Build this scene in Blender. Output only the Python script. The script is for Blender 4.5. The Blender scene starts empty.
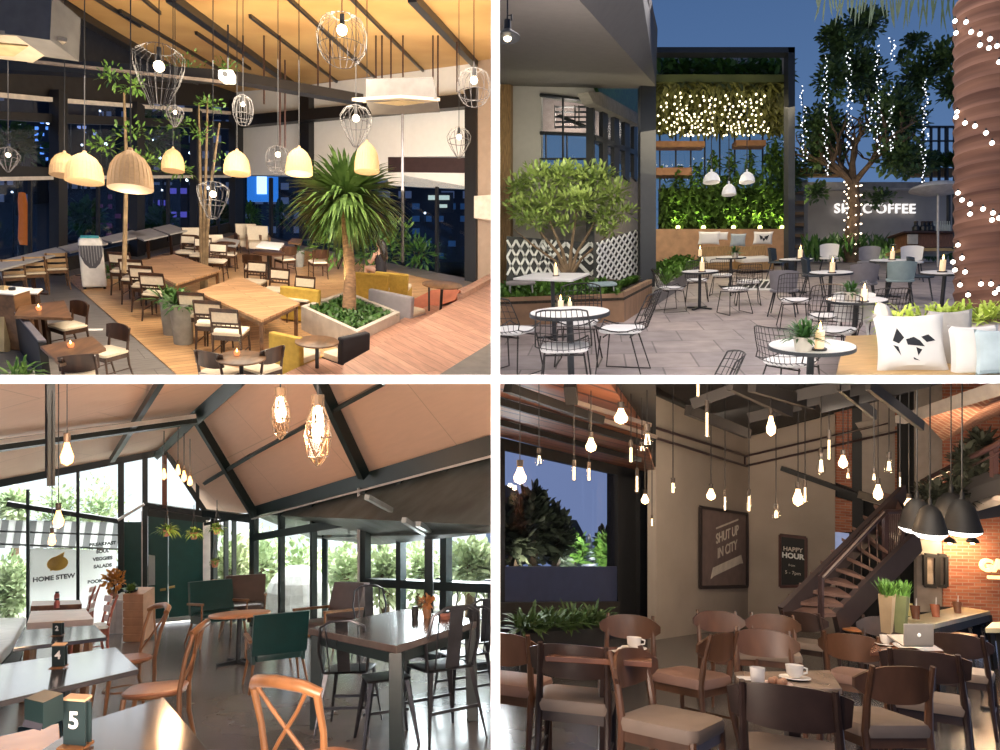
import bpy, bmesh, math, random
from mathutils import Vector, Matrix
R = math.radians
V = Vector
sc = bpy.context.scene
C = sc.collection
# ---------------------------------------------------------------- camera, world, exposure
F = 680.0
cam_d = bpy.data.cameras.new('camera'); cam = bpy.data.objects.new('camera', cam_d); C.objects.link(cam)
cam.rotation_euler = (R(90), 0, 0); cam.location = (0, 0, 0)
cam_d.sensor_width = 36.0; cam_d.lens = F / 1000 * 36.0; cam_d.clip_end = 400; cam_d.clip_start = 0.05
sc.camera = cam
sc.view_settings.view_transform = 'Standard'; sc.view_settings.look = 'None'
sc.view_settings.gamma = 1.0; sc.view_settings.use_curve_mapping = False
sc.view_settings.exposure = 0.0
w = bpy.data.worlds.new('world'); sc.world = w; w.use_nodes = True
nt = w.node_tree; nt.nodes.clear()
tc = nt.nodes.new('ShaderNodeTexCoord'); sep = nt.nodes.new('ShaderNodeSeparateXYZ')
nt.links.new(tc.outputs['Generated'], sep.inputs[0])
def wmath(op, a, b=None):
    n = nt.nodes.new('ShaderNodeMath'); n.operation = op; n.use_clamp = False
    for i, v in enumerate((a, b)):
        if v is None: continue
        if isinstance(v, (int, float)): n.inputs[i].default_value = v
        else: nt.links.new(v, n.inputs[i])
    return n.outputs[0]
# dusk blue to the north east above, overcast daylight to the south west below the platform
ramp = nt.nodes.new('ShaderNodeValToRGB')
nt.links.new(sep.outputs['Z'], ramp.inputs[0])
cr = ramp.color_ramp
cr.elements[0].position = 0.0; cr.elements[0].color = (0.20, 0.26, 0.42, 1)
cr.elements[1].position = 0.62; cr.elements[1].color = (0.045, 0.10, 0.24, 1)
e = cr.elements.new(0.25); e.color = (0.10, 0.19, 0.38, 1)
day = nt.nodes.new('ShaderNodeRGB'); day.outputs[0].default_value = (1.25, 1.3, 1.35, 1)
isday = wmath('MULTIPLY', wmath('LESS_THAN', sep.outputs['X'], -0.02), wmath('LESS_THAN', sep.outputs['Z'], -0.02))
isday = wmath('MULTIPLY', isday, wmath('GREATER_THAN', sep.outputs['Y'], 0.05))
mix = nt.nodes.new('ShaderNodeMix'); mix.data_type = 'RGBA'
nt.links.new(isday, mix.inputs['Factor']); nt.links.new(ramp.outputs[0], mix.inputs['A']); nt.links.new(day.outputs[0], mix.inputs['B'])
low = wmath('MULTIPLY', wmath('LESS_THAN', sep.outputs['Z'], 0.0), wmath('LESS_THAN', sep.outputs['Y'], 0.3))
mix2 = nt.nodes.new('ShaderNodeMix'); mix2.data_type = 'RGBA'; mix2.inputs['B'].default_value = (.012, .013, .016, 1)
nt.links.new(low, mix2.inputs['Factor']); nt.links.new(mix.outputs['Result'], mix2.inputs['A']); mix = mix2
bg = nt.nodes.new('ShaderNodeBackground'); out = nt.nodes.new('ShaderNodeOutputWorld')
nt.links.new(mix.outputs['Result'], bg.inputs[0]); bg.inputs[1].default_value = 1.0
nt.links.new(bg.outputs[0], out.inputs[0])

def area(name, loc, target, power, size, color=(1, 1, 1), size_y=None, spread=180):
    d = bpy.data.lights.new(name, 'AREA'); d.energy = power; d.color = color; d.size = size
    if size_y: d.shape = 'RECTANGLE'; d.size_y = size_y
    d.spread = R(spread)
    o = bpy.data.objects.new(name, d); C.objects.link(o); o.location = loc
    o.rotation_euler = (V(target) - V(loc)).to_track_quat('-Z', 'Y').to_euler()
    return o
def point(name, loc, power, color=(1, .75, .45), r=0.05):
    d = bpy.data.lights.new(name, 'POINT'); d.energy = power; d.color = color; d.shadow_soft_size = r
    o = bpy.data.objects.new(name, d); C.objects.link(o); o.location = loc; return o
def spot(name, loc, target, power, angle, color=(1, .8, .55), r=0.05, blend=.5):
    d = bpy.data.lights.new(name, 'SPOT'); d.energy = power; d.color = color; d.shadow_soft_size = r
    d.spot_size = R(angle); d.spot_blend = blend
    o = bpy.data.objects.new(name, d); C.objects.link(o); o.location = loc
    o.rotation_euler = (V(target) - V(loc)).to_track_quat('-Z', 'Y').to_euler(); return o

# ---------------------------------------------------------------- geometry of the four rooms
def ray(px, py): return V(((px - 500) / F, 1.0, (375 - py) / F))
def D(px, py, y): return ray(px, py) * y
class Plane:
    def __init__(s, p, n): s.p = V(p); s.n = V(n).normalized()
    def at(s, px, py, off=0.0):
        r = ray(px, py); p = s.p + s.n * off
        return r * (p.dot(s.n) / r.dot(s.n))
def plane3(a, b, c):
    n = (b - a).cross(c - a).normalized()
    if n.dot(a) > 0: n = -n          # facing the viewer
    return Plane(a, n)
class Room:
    """one floor plane, seen to vanish on the line y = h + s (x - cx); H = eye height above it"""
    def __init__(s, h, slope, cx, H):
        a, b = ray(cx, h), ray(cx + 100, h + slope * 100)
        n = a.cross(b).normalized()
        if n.z < 0: n = -n
        s.n = n; s.H = H
        s.ex = (V((1, 0, 0)) - n * n.x).normalized(); s.ey = n.cross(s.ex)
        s.rot = Matrix((s.ex, s.ey, s.n)).transposed()
    def P(s, px, py, h=0.0):
        r = ray(px, py); return r * ((-s.H + h) / s.n.dot(r))
    def M(s, loc, ang=0.0, scale=1.0):
        return Matrix.Translation(loc) @ (s.rot @ Matrix.Rotation(R(ang), 3, 'Z')).to_4x4() @ Matrix.Scale(scale, 4)
    def at(s, px, py, h=0.0, ang=0.0, scale=1.0):
        """frame standing on the floor such that the point at height h above the floor is seen at (px, py)"""
        return s.M(s.P(px, py, h) - s.n * h, ang, scale)
    def frame(s, px, py): return s.M(s.P(px, py))
    def wall(s, x0, y0, x1, y1):
        a, b = s.P(x0, y0), s.P(x1, y1)
        n = (b - a).cross(V((0, 0, 1))).normalized()
        if n.dot(a) > 0: n = -n
        return Plane(a, n)
def plumb(loc, ang=0.0, scale=1.0):
    return Matrix.Translation(loc) @ Matrix.Rotation(R(ang), 4, 'Z') @ Matrix.Scale(scale, 4)

# ---------------------------------------------------------------- mesh building
class MB:
    def __init__(s): s.v = []; s.f = []; s.T = Matrix.Identity(4)
    def add(s, vs, fs):
        b = len(s.v)
        T = s.T
        s.v.extend([T @ V(p) for p in vs]); s.f.extend([tuple(i + b for i in f) for f in fs]); return s
    def box(s, x0, y0, z0, x1, y1, z1):
        return s.add([(x0,y0,z0),(x1,y0,z0),(x1,y1,z0),(x0,y1,z0),(x0,y0,z1),(x1,y0,z1),(x1,y1,z1),(x0,y1,z1)],
            [(0,3,2,1),(4,5,6,7),(0,1,5,4),(1,2,6,5),(2,3,7,6),(3,0,4,7)])
    def cb(s, c, d):
        return s.box(c[0]-d[0]/2, c[1]-d[1]/2, c[2]-d[2]/2, c[0]+d[0]/2, c[1]+d[1]/2, c[2]+d[2]/2)
    def bar(s, a, b, w, h, up=(0, 0, 1)):
        a, b = V(a), V(b); d = (b - a).normalized(); u = V(up)
        x = d.cross(u)
        if x.length < 1e-4: x = d.cross(V((0, 1, 0)))
        x.normalize(); u = x.cross(d)
        x = x * w / 2; u = u * h / 2
        return s.add([a-x-u, a+x-u, a+x+u, a-x+u, b-x-u, b+x-u, b+x+u, b-x+u],
            [(0,1,2,3),(7,6,5,4),(0,4,5,1),(1,5,6,2),(2,6,7,3),(3,7,4,0)])
    def tube(s, pts, r, seg=6, closed=False):
        pts = [V(p) for p in pts]; n = len(pts)
        rad = r if isinstance(r, (list, tuple)) else [r] * n
        vs = []; prev = None
        for i, p in enumerate(pts):
            if closed: d = pts[(i+1) % n] - pts[i-1]
            else: d = pts[min(i+1, n-1)] - pts[max(i-1, 0)]
            if d.length < 1e-9: d = V((0, 0, 1))
            d.normalize()
            if prev is None:
                x = d.cross(V((0, 0, 1)))
                if x.length < 1e-3: x = d.cross(V((0, 1, 0)))
            else: x = prev - d * prev.dot(d)
            if x.length < 1e-6: x = d.orthogonal()
            x.normalize(); prev = x; y = d.cross(x)
            for k in range(seg):
                a = 2 * math.pi * k / seg
                vs.append(p + (x * math.cos(a) + y * math.sin(a)) * rad[i])
        fs = []
        for i in range(n if closed else n - 1):
            j = (i + 1) % n
            for k in range(seg):
                l = (k + 1) % seg
                fs.append((i*seg+k, i*seg+l, j*seg+l, j*seg+k))
        if not closed:
            fs.append(tuple(range(seg))[::-1]); fs.append(tuple(range((n-1)*seg, n*seg)))
        return s.add(vs, fs)
    def lathe(s, prof, seg=20, o=(0, 0, 0), sx=1, sy=1):
        vs = []; fs = []; m = len(prof)
        for k in range(seg):
            a = 2 * math.pi * k / seg
            for r, z in prof: vs.append((o[0] + r * math.cos(a) * sx, o[1] + r * math.sin(a) * sy, o[2] + z))
        for k in range(seg):
            l = (k + 1) % seg
            for i in range(m - 1): fs.append((k*m+i, l*m+i, l*m+i+1, k*m+i+1))
        if prof[0][0] > 1e-5: fs.append(tuple(k*m for k in range(seg))[::-1])
        if prof[-1][0] > 1e-5: fs.append(tuple(k*m+m-1 for k in range(seg)))
        return s.add(vs, fs)
    def cyl(s, c, r, z0, z1, seg=20, r1=None):
        return s.lathe([(r, z0), (r if r1 is None else r1, z1)], seg, c)
    def prism(s, poly, z0, z1):
        n = len(poly)
        vs = [(x, y, z0) for x, y in poly] + [(x, y, z1) for x, y in poly]
        return s.add(vs, [tuple(range(n))[::-1], tuple(range(n, 2*n))] + [(i, (i+1) % n, (i+1) % n + n, i + n) for i in range(n)])
    def slab(s, pts, t):
        """flat polygon of 3-D points given the thickness vector t"""
        pts = [V(p) for p in pts]; t = V(t); n = len(pts)
        return s.add(pts + [p + t for p in pts], [tuple(range(n)), tuple(range(n, 2*n))[::-1]] + [(i, i + n, (i+1) % n + n, (i+1) % n) for i in range(n)])
    def poly(s, pts): return s.add(pts, [tuple(range(len(pts)))])
    def ball(s, c, rx, ry=None, rz=None, seg=12, rings=8):
        ry = rx if ry is None else ry; rz = rx if rz is None else rz
        prof = [(max(1e-6, math.sin(math.pi*i/rings)), -math.cos(math.pi*i/rings)) for i in range(rings+1)]
        vs = []; m = rings + 1; fs = []
        for k in range(seg):
            a = 2*math.pi*k/seg
            for r, z in prof: vs.append((c[0]+r*math.cos(a)*rx, c[1]+r*math.sin(a)*ry, c[2]+z*rz))
        for k in range(seg):
            l = (k+1) % seg
            for i in range(rings): fs.append((k*m+i, l*m+i, l*m+i+1, k*m+i+1))
        return s.add(vs, fs)
    def leaf(s, p, d, L, w, droop=.3, up=(0, 0, 1)):
        """a pointed blade of three folded sections that bends down"""
        p = V(p); d = V(d).normalized(); u = V(up); x = d.cross(u)
        if x.length < .05: x = d.cross(V((1, 0, 0)))
        x.normalize()
        q1 = p + d * L * .4 - u * droop * L * .08; q2 = p + d * L * .75 - u * droop * L * .3; q3 = p + d * L - u * droop * L * .62
        return s.add([p - x*w*.15, p + x*w*.15, q1 - x*w*.5, q1 + x*w*.5, q2 - x*w*.35, q2 + x*w*.35, q3],
            [(0,1,3,2),(2,3,5,4),(4,5,6)])
    def build(s, name, mat, parent=None, smooth=False, frame=None, bevel=0, fix=True, solid=0, subsurf=0):
        me = bpy.data.meshes.new(name)
        vs = s.v
        if frame is not None:
            inv = frame.inverted(); vs = [inv @ p for p in vs]
        me.from_pydata([tuple(p) for p in vs], [], s.f); me.materials.append(mat)
        if fix:
            bm = bmesh.new(); bm.from_mesh(me); bmesh.ops.recalc_face_normals(bm, faces=bm.faces); bm.to_mesh(me); bm.free()
        if smooth:
            me.polygons.foreach_set('use_smooth', [True] * len(me.polygons))
            try: me.set_sharp_from_angle(angle=R(40))
            except Exception: pass
        me.update()
        o = bpy.data.objects.new(name, me); C.objects.link(o)
        if frame is not None: o.matrix_world = frame
        if parent is not None: o.parent = parent
        if solid:
            m = o.modifiers.new('s', 'SOLIDIFY'); m.thickness = solid
        if bevel:
            m = o.modifiers.new('b', 'BEVEL'); m.width = bevel; m.segments = 2; m.limit_method = 'ANGLE'; m.angle_limit = R(50)
        if subsurf:
            m = o.modifiers.new('u', 'SUBSURF'); m.levels = subsurf; m.render_levels = subsurf
        return o

def tag(o, label, cat, group=None, kind=None):
    o['label'] = label; o['category'] = cat
    if group: o['group'] = group
    if kind: o['kind'] = kind
    return o
def thing(name, label, cat, M=None, group=None):
    o = bpy.data.objects.new(name, None); C.objects.link(o); o.empty_display_size = .1
    if M is not None: o.matrix_world = M
    return tag(o, label, cat, group)
def struct(mb, name, mat, **k):
    o = mb.build(name, mat, **k); o['kind'] = 'structure'; return o
kids = {}
def dup(root, M, label, group=None):
    def rec(o, par):
        c = o.copy(); C.objects.link(c)
        if par is not None: c.parent = par
        for ch in [x for x in o.children]: rec(ch, c)
        return c
    r = rec(root, None); r.matrix_world = M; r['label'] = label
    if group: r['group'] = group
    return r
class Proto:
    """builds a kind once, then copies it"""
    def __init__(s, make): s.make = make; s.o = None
    def __call__(s, M, label, group=None):
        if s.o is None:
            s.o = s.make(M, label, group); return s.o
        return dup(s.o, M, label, group)

# ---------------------------------------------------------------- materials
MATS = {}
def _base(name):
    m = bpy.data.materials.new(name); m.use_nodes = True; t = m.node_tree
    return m, t, t.nodes['Principled BSDF']
def pm(name, col, rough=.5, metal=0.0, var=.12, scale=6.0, bump=0.0, emit=None, es=0.0, coat=0.0, stretch=(1, 1, 1), col2=None, alpha=1.0, sheen=0, spec=.5, detail=4):
    """principled material whose colour wanders between two tones on object-space noise"""
    if name in MATS: return MATS[name]
    m, t, b = _base(name)
    c = V(col[:3])
    c2 = V(col2) if col2 else c * (1 - var * 2)
    tc = t.nodes.new('ShaderNodeTexCoord'); mp = t.nodes.new('ShaderNodeMapping'); mp.inputs['Scale'].default_value = stretch
    nz = t.nodes.new('ShaderNodeTexNoise'); nz.inputs['Scale'].default_value = scale; nz.inputs['Detail'].default_value = detail
    t.links.new(tc.outputs['Object'], mp.inputs[0]); t.links.new(mp.outputs[0], nz.inputs['Vector'])
    rp = t.nodes.new('ShaderNodeValToRGB'); rp.color_ramp.elements[0].position = .3; rp.color_ramp.elements[1].position = .7
    rp.color_ramp.elements[0].color = (*c2, 1); rp.color_ramp.elements[1].color = (*c, 1)
    t.links.new(nz.outputs['Fac'], rp.inputs[0]); t.links.new(rp.outputs[0], b.inputs['Base Color'])
    b.inputs['Roughness'].default_value = rough; b.inputs['Metallic'].default_value = metal
    b.inputs['Specular IOR Level'].default_value = spec
    if coat: b.inputs['Coat Weight'].default_value = coat; b.inputs['Coat Roughness'].default_value = .1
    if bump:
        bp = t.nodes.new('ShaderNodeBump'); bp.inputs['Strength'].default_value = bump; bp.inputs['Distance'].default_value = .02
        t.links.new(nz.outputs['Fac'], bp.inputs['Height']); t.links.new(bp.outputs[0], b.inputs['Normal'])
    if emit: b.inputs['Emission Color'].default_value = (*emit, 1); b.inputs['Emission Strength'].default_value = es
    MATS[name] = m; return m
def planks(name, c1, c2, gap, length=1.6, width=.13, rough=.45, rot=0.0, mortar=.006, bump=.3, offset=.37, grain=.55):
    """boards or tiles laid in the object's own x,y plane"""
    if name in MATS: return MATS[name]
    m, t, b = _base(name)
    tc = t.nodes.new('ShaderNodeTexCoord'); mp = t.nodes.new('ShaderNodeMapping'); mp.inputs['Rotation'].default_value = (0, 0, R(rot))
    t.links.new(tc.outputs['Object'], mp.inputs[0])
    br = t.nodes.new('ShaderNodeTexBrick'); br.inputs['Scale'].default_value = 1.0; br.offset = offset
    br.inputs['Brick Width'].default_value = length; br.inputs['Row Height'].default_value = width; br.inputs['Mortar Size'].default_value = mortar
    br.inputs['Color1'].default_value = (*c1, 1); br.inputs['Color2'].default_value = (*c2, 1); br.inputs['Mortar'].default_value = (*gap, 1)
    br.inputs['Bias'].default_value = 0; br.inputs['Mortar Smooth'].default_value = .1
    t.links.new(mp.outputs[0], br.inputs['Vector'])
    nz = t.nodes.new('ShaderNodeTexNoise'); nz.inputs['Scale'].default_value = 3; nz.inputs['Detail'].default_value = 6
    mp2 = t.nodes.new('ShaderNodeMapping'); mp2.inputs['Scale'].default_value = (1, 1 if length == width else 7, 1)
    t.links.new(mp.outputs[0], mp2.inputs[0]); t.links.new(mp2.outputs[0], nz.inputs['Vector'])
    mx = t.nodes.new('ShaderNodeMix'); mx.data_type = 'RGBA'; mx.blend_type = 'MULTIPLY'; mx.inputs['Factor'].default_value = grain
    rp = t.nodes.new('ShaderNodeValToRGB'); rp.color_ramp.elements[0].position = .3; rp.color_ramp.elements[0].color = (.45, .45, .45, 1); rp.color_ramp.elements[1].position = .7
    rp.color_ramp.elements[1].color = (1.15, 1.15, 1.15, 1)
    t.links.new(nz.outputs['Fac'], rp.inputs[0]); t.links.new(br.outputs['Color'], mx.inputs['A']); t.links.new(rp.outputs[0], mx.inputs['B'])
    t.links.new(mx.outputs['Result'], b.inputs['Base Color']); b.inputs['Roughness'].default_value = rough
    if bump:
        bp = t.nodes.new('ShaderNodeBump'); bp.inputs['Strength'].default_value = bump; bp.inputs['Distance'].default_value = .005; bp.invert = True
        t.links.new(br.outputs['Fac'], bp.inputs['Height']); t.links.new(bp.outputs[0], b.inputs['Normal'])
    MATS[name] = m; return m
def glass(name, tint=(.8, .9, .95), refl=.12, rough=.02):
    if name in MATS: return MATS[name]
    m = bpy.data.materials.new(name); m.use_nodes = True; t = m.node_tree; t.nodes.clear()
    o = t.nodes.new('ShaderNodeOutputMaterial'); mx = t.nodes.new('ShaderNodeMixShader')
    tr = t.nodes.new('ShaderNodeBsdfTransparent'); tr.inputs[0].default_value = (*tint, 1)
    gl = t.nodes.new('ShaderNodeBsdfGlossy'); gl.inputs['Roughness'].default_value = rough
    fr = t.nodes.new('ShaderNodeLayerWeight'); fr.inputs[0].default_value = .5
    pw = t.nodes.new('ShaderNodeMath'); pw.operation = 'POWER'; pw.inputs[1].default_value = 4; t.links.new(fr.outputs['Facing'], pw.inputs[0])
    ad = t.nodes.new('ShaderNodeMath'); ad.operation = 'MULTIPLY_ADD'; ad.inputs[1].default_value = .6; ad.inputs[2].default_value = refl * .5; ad.use_clamp = True
    t.links.new(pw.outputs[0], ad.inputs[0]); t.links.new(ad.outputs[0], mx.inputs[0])
    t.links.new(tr.outputs[0], mx.inputs[1]); t.links.new(gl.outputs[0], mx.inputs[2]); t.links.new(mx.outputs[0], o.inputs[0])
    MATS[name] = m; return m
def glow(name, col, s):
    if name in MATS: return MATS[name]
    m, t, b = _base(name)
    b.inputs['Base Color'].default_value = (*[min(1, c) for c in col], 1)
    b.inputs['Emission Color'].default_value = (*col, 1); b.inputs['Emission Strength'].default_value = s
    MATS[name] = m; return m
def cloth_thin(name, col, tr=.6):
    if name in MATS: return MATS[name]
    m = bpy.data.materials.new(name); m.use_nodes = True; t = m.node_tree; b = t.nodes['Principled BSDF']; o = t.nodes['Material Output']
    nz = t.nodes.new('ShaderNodeTexNoise'); nz.inputs['Scale'].default_value = 8; mx0 = t.nodes.new('ShaderNodeMix'); mx0.data_type = 'RGBA'
    mx0.inputs['A'].default_value = (*col, 1); mx0.inputs['B'].default_value = (*[c*.92 for c in col], 1); t.links.new(nz.outputs['Fac'], mx0.inputs['Factor'])
    tl = t.nodes.new('ShaderNodeBsdfTranslucent'); mx = t.nodes.new('ShaderNodeMixShader'); mx.inputs[0].default_value = tr
    t.links.new(mx0.outputs['Result'], tl.inputs[0]); t.links.new(mx0.outputs['Result'], b.inputs['Base Color']); b.inputs['Roughness'].default_value = .7
    t.links.new(b.outputs[0], mx.inputs[1]); t.links.new(tl.outputs[0], mx.inputs[2]); t.links.new(mx.outputs[0], o.inputs[0])
    MATS[name] = m; return m
def text_mesh(txt, size, M, mat, parent=None, name='lettering', extrude=.004, align='CENTER', bold=0.0, spacing=1.0):
    cu = bpy.data.curves.new('tmp_text', 'FONT'); cu.body = txt; cu.size = size; cu.align_x = align; cu.align_y = 'CENTER'
    cu.extrude = extrude; cu.offset = bold; cu.space_character = spacing
    to = bpy.data.objects.new('tmp_text', cu); C.objects.link(to)
    dg = bpy.context.evaluated_depsgraph_get(); me = bpy.data.meshes.new_from_object(to.evaluated_get(dg))
    bpy.data.objects.remove(to); bpy.data.curves.remove(cu)
    me.name = name; me.materials.clear(); me.materials.append(mat)
    o = bpy.data.objects.new(name, me); C.objects.link(o)
    if parent is not None: o.parent = parent; o.matrix_local = M
    else: o.matrix_world = M
    return o
def wall_frame(pl, px, py, off=0.0):
    """x along the wall, y up, z out of the wall"""
    z = pl.n; y = V((0, 0, 1)); x = y.cross(z).normalized(); y = z.cross(x)
    return Matrix.Translation(pl.at(px, py, off)) @ Matrix((x, y, z)).transposed().to_4x4()
def wpoly(mb, pl, pts, off=0.0, t=.05):
    """a plate on a plane through the given picture corners, t thick backwards"""
    return mb.slab([pl.at(x, y, off) for x, y in pts], -pl.n * t)
def wbar(mb, pl, a, b, w, d=.08, off=0.0):
    """straight member on a plane from a to b (pixels), w metres wide in the plane"""
    A, B = pl.at(*a, off), pl.at(*b, off)
    return mb.bar(A, B, d, w, up=(B - A).normalized().cross(pl.n))
def pxw(pl, px, py, n): return (pl.at(px + n, py) - pl.at(px, py)).length if n else 0

# common finishes
BLACK = pm('black_steel', (.012, .012, .014), .4, .0, var=.1)
WHITE = pm('white_plaster', (.82, .80, .77), .8, var=.02)
BULB = glow('bulb_glass_lit', (1, .82, .55), 10)
CREAM = pm('cream_fabric', (.72, .62, .47), .9, var=.06, scale=30)
LEAF = pm('green_leaf', (.07, .17, .03), .45, var=.3, scale=9, col2=(.02, .07, .015))
LEAF2 = pm('light_green_leaf', (.16, .30, .05), .5, var=.3, scale=9, col2=(.05, .13, .02))
SOIL = pm('soil', (.05, .035, .02), .95, var=.3, scale=20)
CANDLE = glow('candle_flame', (1, .55, .18), 14)
WAX = pm('candle_wax', (.9, .82, .68), .5, emit=(1, .6, .25), es=.7)
CLEAR = glass('clear_glass', (.95, .95, .93), .05)

room_of = {}

# ================================================================ furniture kinds shared by the rooms
def face(room, px, py, tx, ty, h=.45, scale=1.0):
    """frame whose -y side looks from (px,py) towards (tx,ty), both at height h"""
    a, b = room.P(px, py, h), room.P(tx, ty, h); d = b - a
    ang = math.degrees(math.atan2(d.dot(room.ey), d.dot(room.ex))) + 90
    return room.M(a - room.n * h, ang, scale)
def arc(x0, x1, y0, ybulge, z, n=9):
    return [(x0 + (x1-x0)*i/(n-1), y0 + ybulge*(1 - (2*i/(n-1)-1)**2), z) for i in range(n)]
def cushion(mb, w, d, z0, z1, r=.06, n=5, cy=0):
    """rounded seat pad"""
    pts = []
    for sx, sy, a0 in ((1, 1, 0), (-1, 1, 90), (-1, -1, 180), (1, -1, 270)):
        for k in range(n):
            a = R(a0 + 90*k/(n-1)); pts.append((sx*(w/2-r) + r*math.cos(a), cy + sy*(d/2-r) + r*math.sin(a)))
    N = len(pts); zm = (z0+z1)/2
    vs = []; fs = []
    for z, s in ((z0, .97), (zm, 1.0), (z1 - (z1-z0)*.15, .97), (z1, .82)):
        vs += [(x*s, cy + (y-cy)*s, z) for x, y in pts]
    for k in range(3):
        for i in range(N): fs.append((k*N+i, k*N+(i+1) % N, (k+1)*N+(i+1) % N, (k+1)*N+i))
    fs.append(tuple(range(N))[::-1]); fs.append(tuple(range(3*N, 4*N)))
    return mb.add(vs, fs)
def curved_panel(mb, w, h, z0, y, bulge, t, taper=1.0, n=10, m=5, lean=.12, round_=0.0):
    """a bent plywood back; round_ > 0 rounds its ends"""
    vs = []; fs = []
    for s in (0, 1):
        for j in range(m):
            v = j/(m-1)
            for i in range(n):
                u = 2*i/(n-1)-1
                hh = h * (1 - round_*abs(u)**3.0)
                z = z0 + h/2 + (v-.5)*hh
                x = u*w/2*(taper + (1-taper)*v)
                vs.append((x, y - bulge*u*u + (z-z0)*lean + s*t, z))
    N = n*m
    for j in range(m-1):
        for i in range(n-1):
            a = j*n+i; fs.append((a, a+1, a+n+1, a+n)); fs.append((N+a, N+a+n, N+a+n+1, N+a+1))
    for i in range(n-1):
        fs.append((i, N+i, N+i+1, i+1)); a = (m-1)*n+i; fs.append((a, a+1, N+a+1, N+a))
    for j in range(m-1):
        a = j*n; fs.append((a, a+n, N+a+n, N+a)); a = j*n+n-1; fs.append((a, N+a, N+a+n, a+n))
    return mb.add(vs, fs)
def make_chair(kind, wood, pad, back='slats', backpad=None, w=.44, d=.43, sh=.45, bh=.83, cat='chair', legr=.017, shoe=None):
    def mk(M, label, group):
        t = thing(kind, label, cat, M, group)
        if back in ('round', 'band'): cushion(MB(), w, d, sh-.03, sh+.045).build('seat', pad, t, smooth=True)
        else: cushion(MB(), w, d, sh-.01, sh+.035, .05).build('seat', pad, t, smooth=True)
        f = MB()
        for sy in (-1, 1): f.box(-w/2+.03, sy*(d/2-.035)-.012, sh-.085, w/2-.03, sy*(d/2-.035)+.012, sh-.02)
        for sx in (-1, 1): f.box(sx*(w/2-.035)-.012, -d/2+.04, sh-.085, sx*(w/2-.035)+.012, d/2-.04, sh-.02)
        f.build('seat_frame', wood, t)
        x, yb = w/2-.03, d/2-.03
        for s in (-1, 1):
            MB().tube([(s*(x+.015), -yb-.01, 0), (s*x, -yb, sh-.02)], [legr*.7, legr*1.15], 8).build('leg', wood, t, smooth=True)
            top = bh if back not in ('panel',) else bh-.03
            MB().tube([(s*(x+.01), yb+.07, 0), (s*x, yb+.01, sh*.55), (s*x, yb, sh), (s*x*.98, yb+.03, (sh+top)/2), (s*x*.96, yb+.085, top)],
                      [legr*.75, legr, legr*1.25, legr*1.05, legr*.8], 8).build('leg', wood, t, smooth=True)
        if back == 'slats':
            MB().bar((-x, yb+.075, bh-.02), (x, yb+.075, bh-.02), .02, .05).build('top_rail', wood, t)
            for k in range(5):
                u = -x + (k+1)*2*x/6
                MB().tube([(u, yb+.01, sh+.12), (u, yb+.045, bh-.2)], .007, 6).build('spindle', wood, t)
            MB().bar((-x, yb+.045, bh-.21), (x, yb+.045, bh-.21), .018, .03).build('cross_rail', wood, t)
            MB().bar((-x, yb+.005, sh+.11), (x, yb+.005, sh+.11), .018, .03).build('cross_rail', wood, t)
            curved_panel(MB(), 2*x-.04, .15, bh-.19, yb+.03, 0, .03, lean=.1).build('backrest', backpad or pad, t, smooth=True)
        elif back == 'panel':
            curved_panel(MB(), w+.02, .25, bh-.25, yb+.05, .05, .018, lean=.12, round_=.25).build('backrest', wood, t, smooth=True)
        elif back == 'round':      # oval bent back
            curved_panel(MB(), w+.06, .2, bh-.2, yb+.06, .07, .02, n=14, lean=.1, round_=.75).build('backrest', backpad or wood, t, smooth=True)
        elif back == 'band':
            curved_panel(MB(), w+.07, .19, bh-.19, yb+.055, .06, .022, n=12, lean=.12, round_=.42, taper=.94).build('backrest', backpad or wood, t, smooth=True)
        elif back == 'lath':
            for z in (bh-.09, bh-.21, bh-.33): curved_panel(MB(), w-.02, .075, z, yb+.03, .03, .015, lean=.1).build('back_slat', backpad or wood, t, smooth=True)
        for s in (-1, 1):
            MB().tube([(s*(x+.005), -yb, sh*.42), (s*(x+.005), yb+.03, sh*.42)], .009, 6).build('stretcher', wood, t)
        return t
    return Proto(mk)
def make_round_table(kind, topm, basem, r=.35, h=.74, t=.035, edge=None, base='cross', cat='table'):
    def mk(M, label, group):
        o = thing(kind, label, cat, M, group)
        if edge:
            MB().cyl((0, 0, 0), r*.975, h-t*.6, h, 40).build('tabletop', topm, o, smooth=True)
            MB().lathe([(r*.7, h-t), (r, h-t), (r, h-.004), (r*.972, h-.004), (r*.972, h-t*.6)], 40).build('table_rim', edge, o, smooth=True)
        else: MB().lathe([(r*.9, h-t), (r, h-t*.7), (r, h-.004), (r-.006, h)], 40).build('tabletop', topm, o, smooth=True)
        MB().cyl((0, 0, 0), .03, .03, h-t, 14).build('pedestal', basem, o, smooth=True)
        b = MB()
        if base == 'cross':
            for k in range(4):
                a = R(45+90*k); b.bar((0, 0, .03), (.26*math.cos(a), .26*math.sin(a), .018), .045, .03)
        else: b.lathe([(.23, 0), (.23, .012), (.05, .035), (.03, .06)], 24)
        b.build('table_base', basem, o)
        return o
    return Proto(mk)
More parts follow.
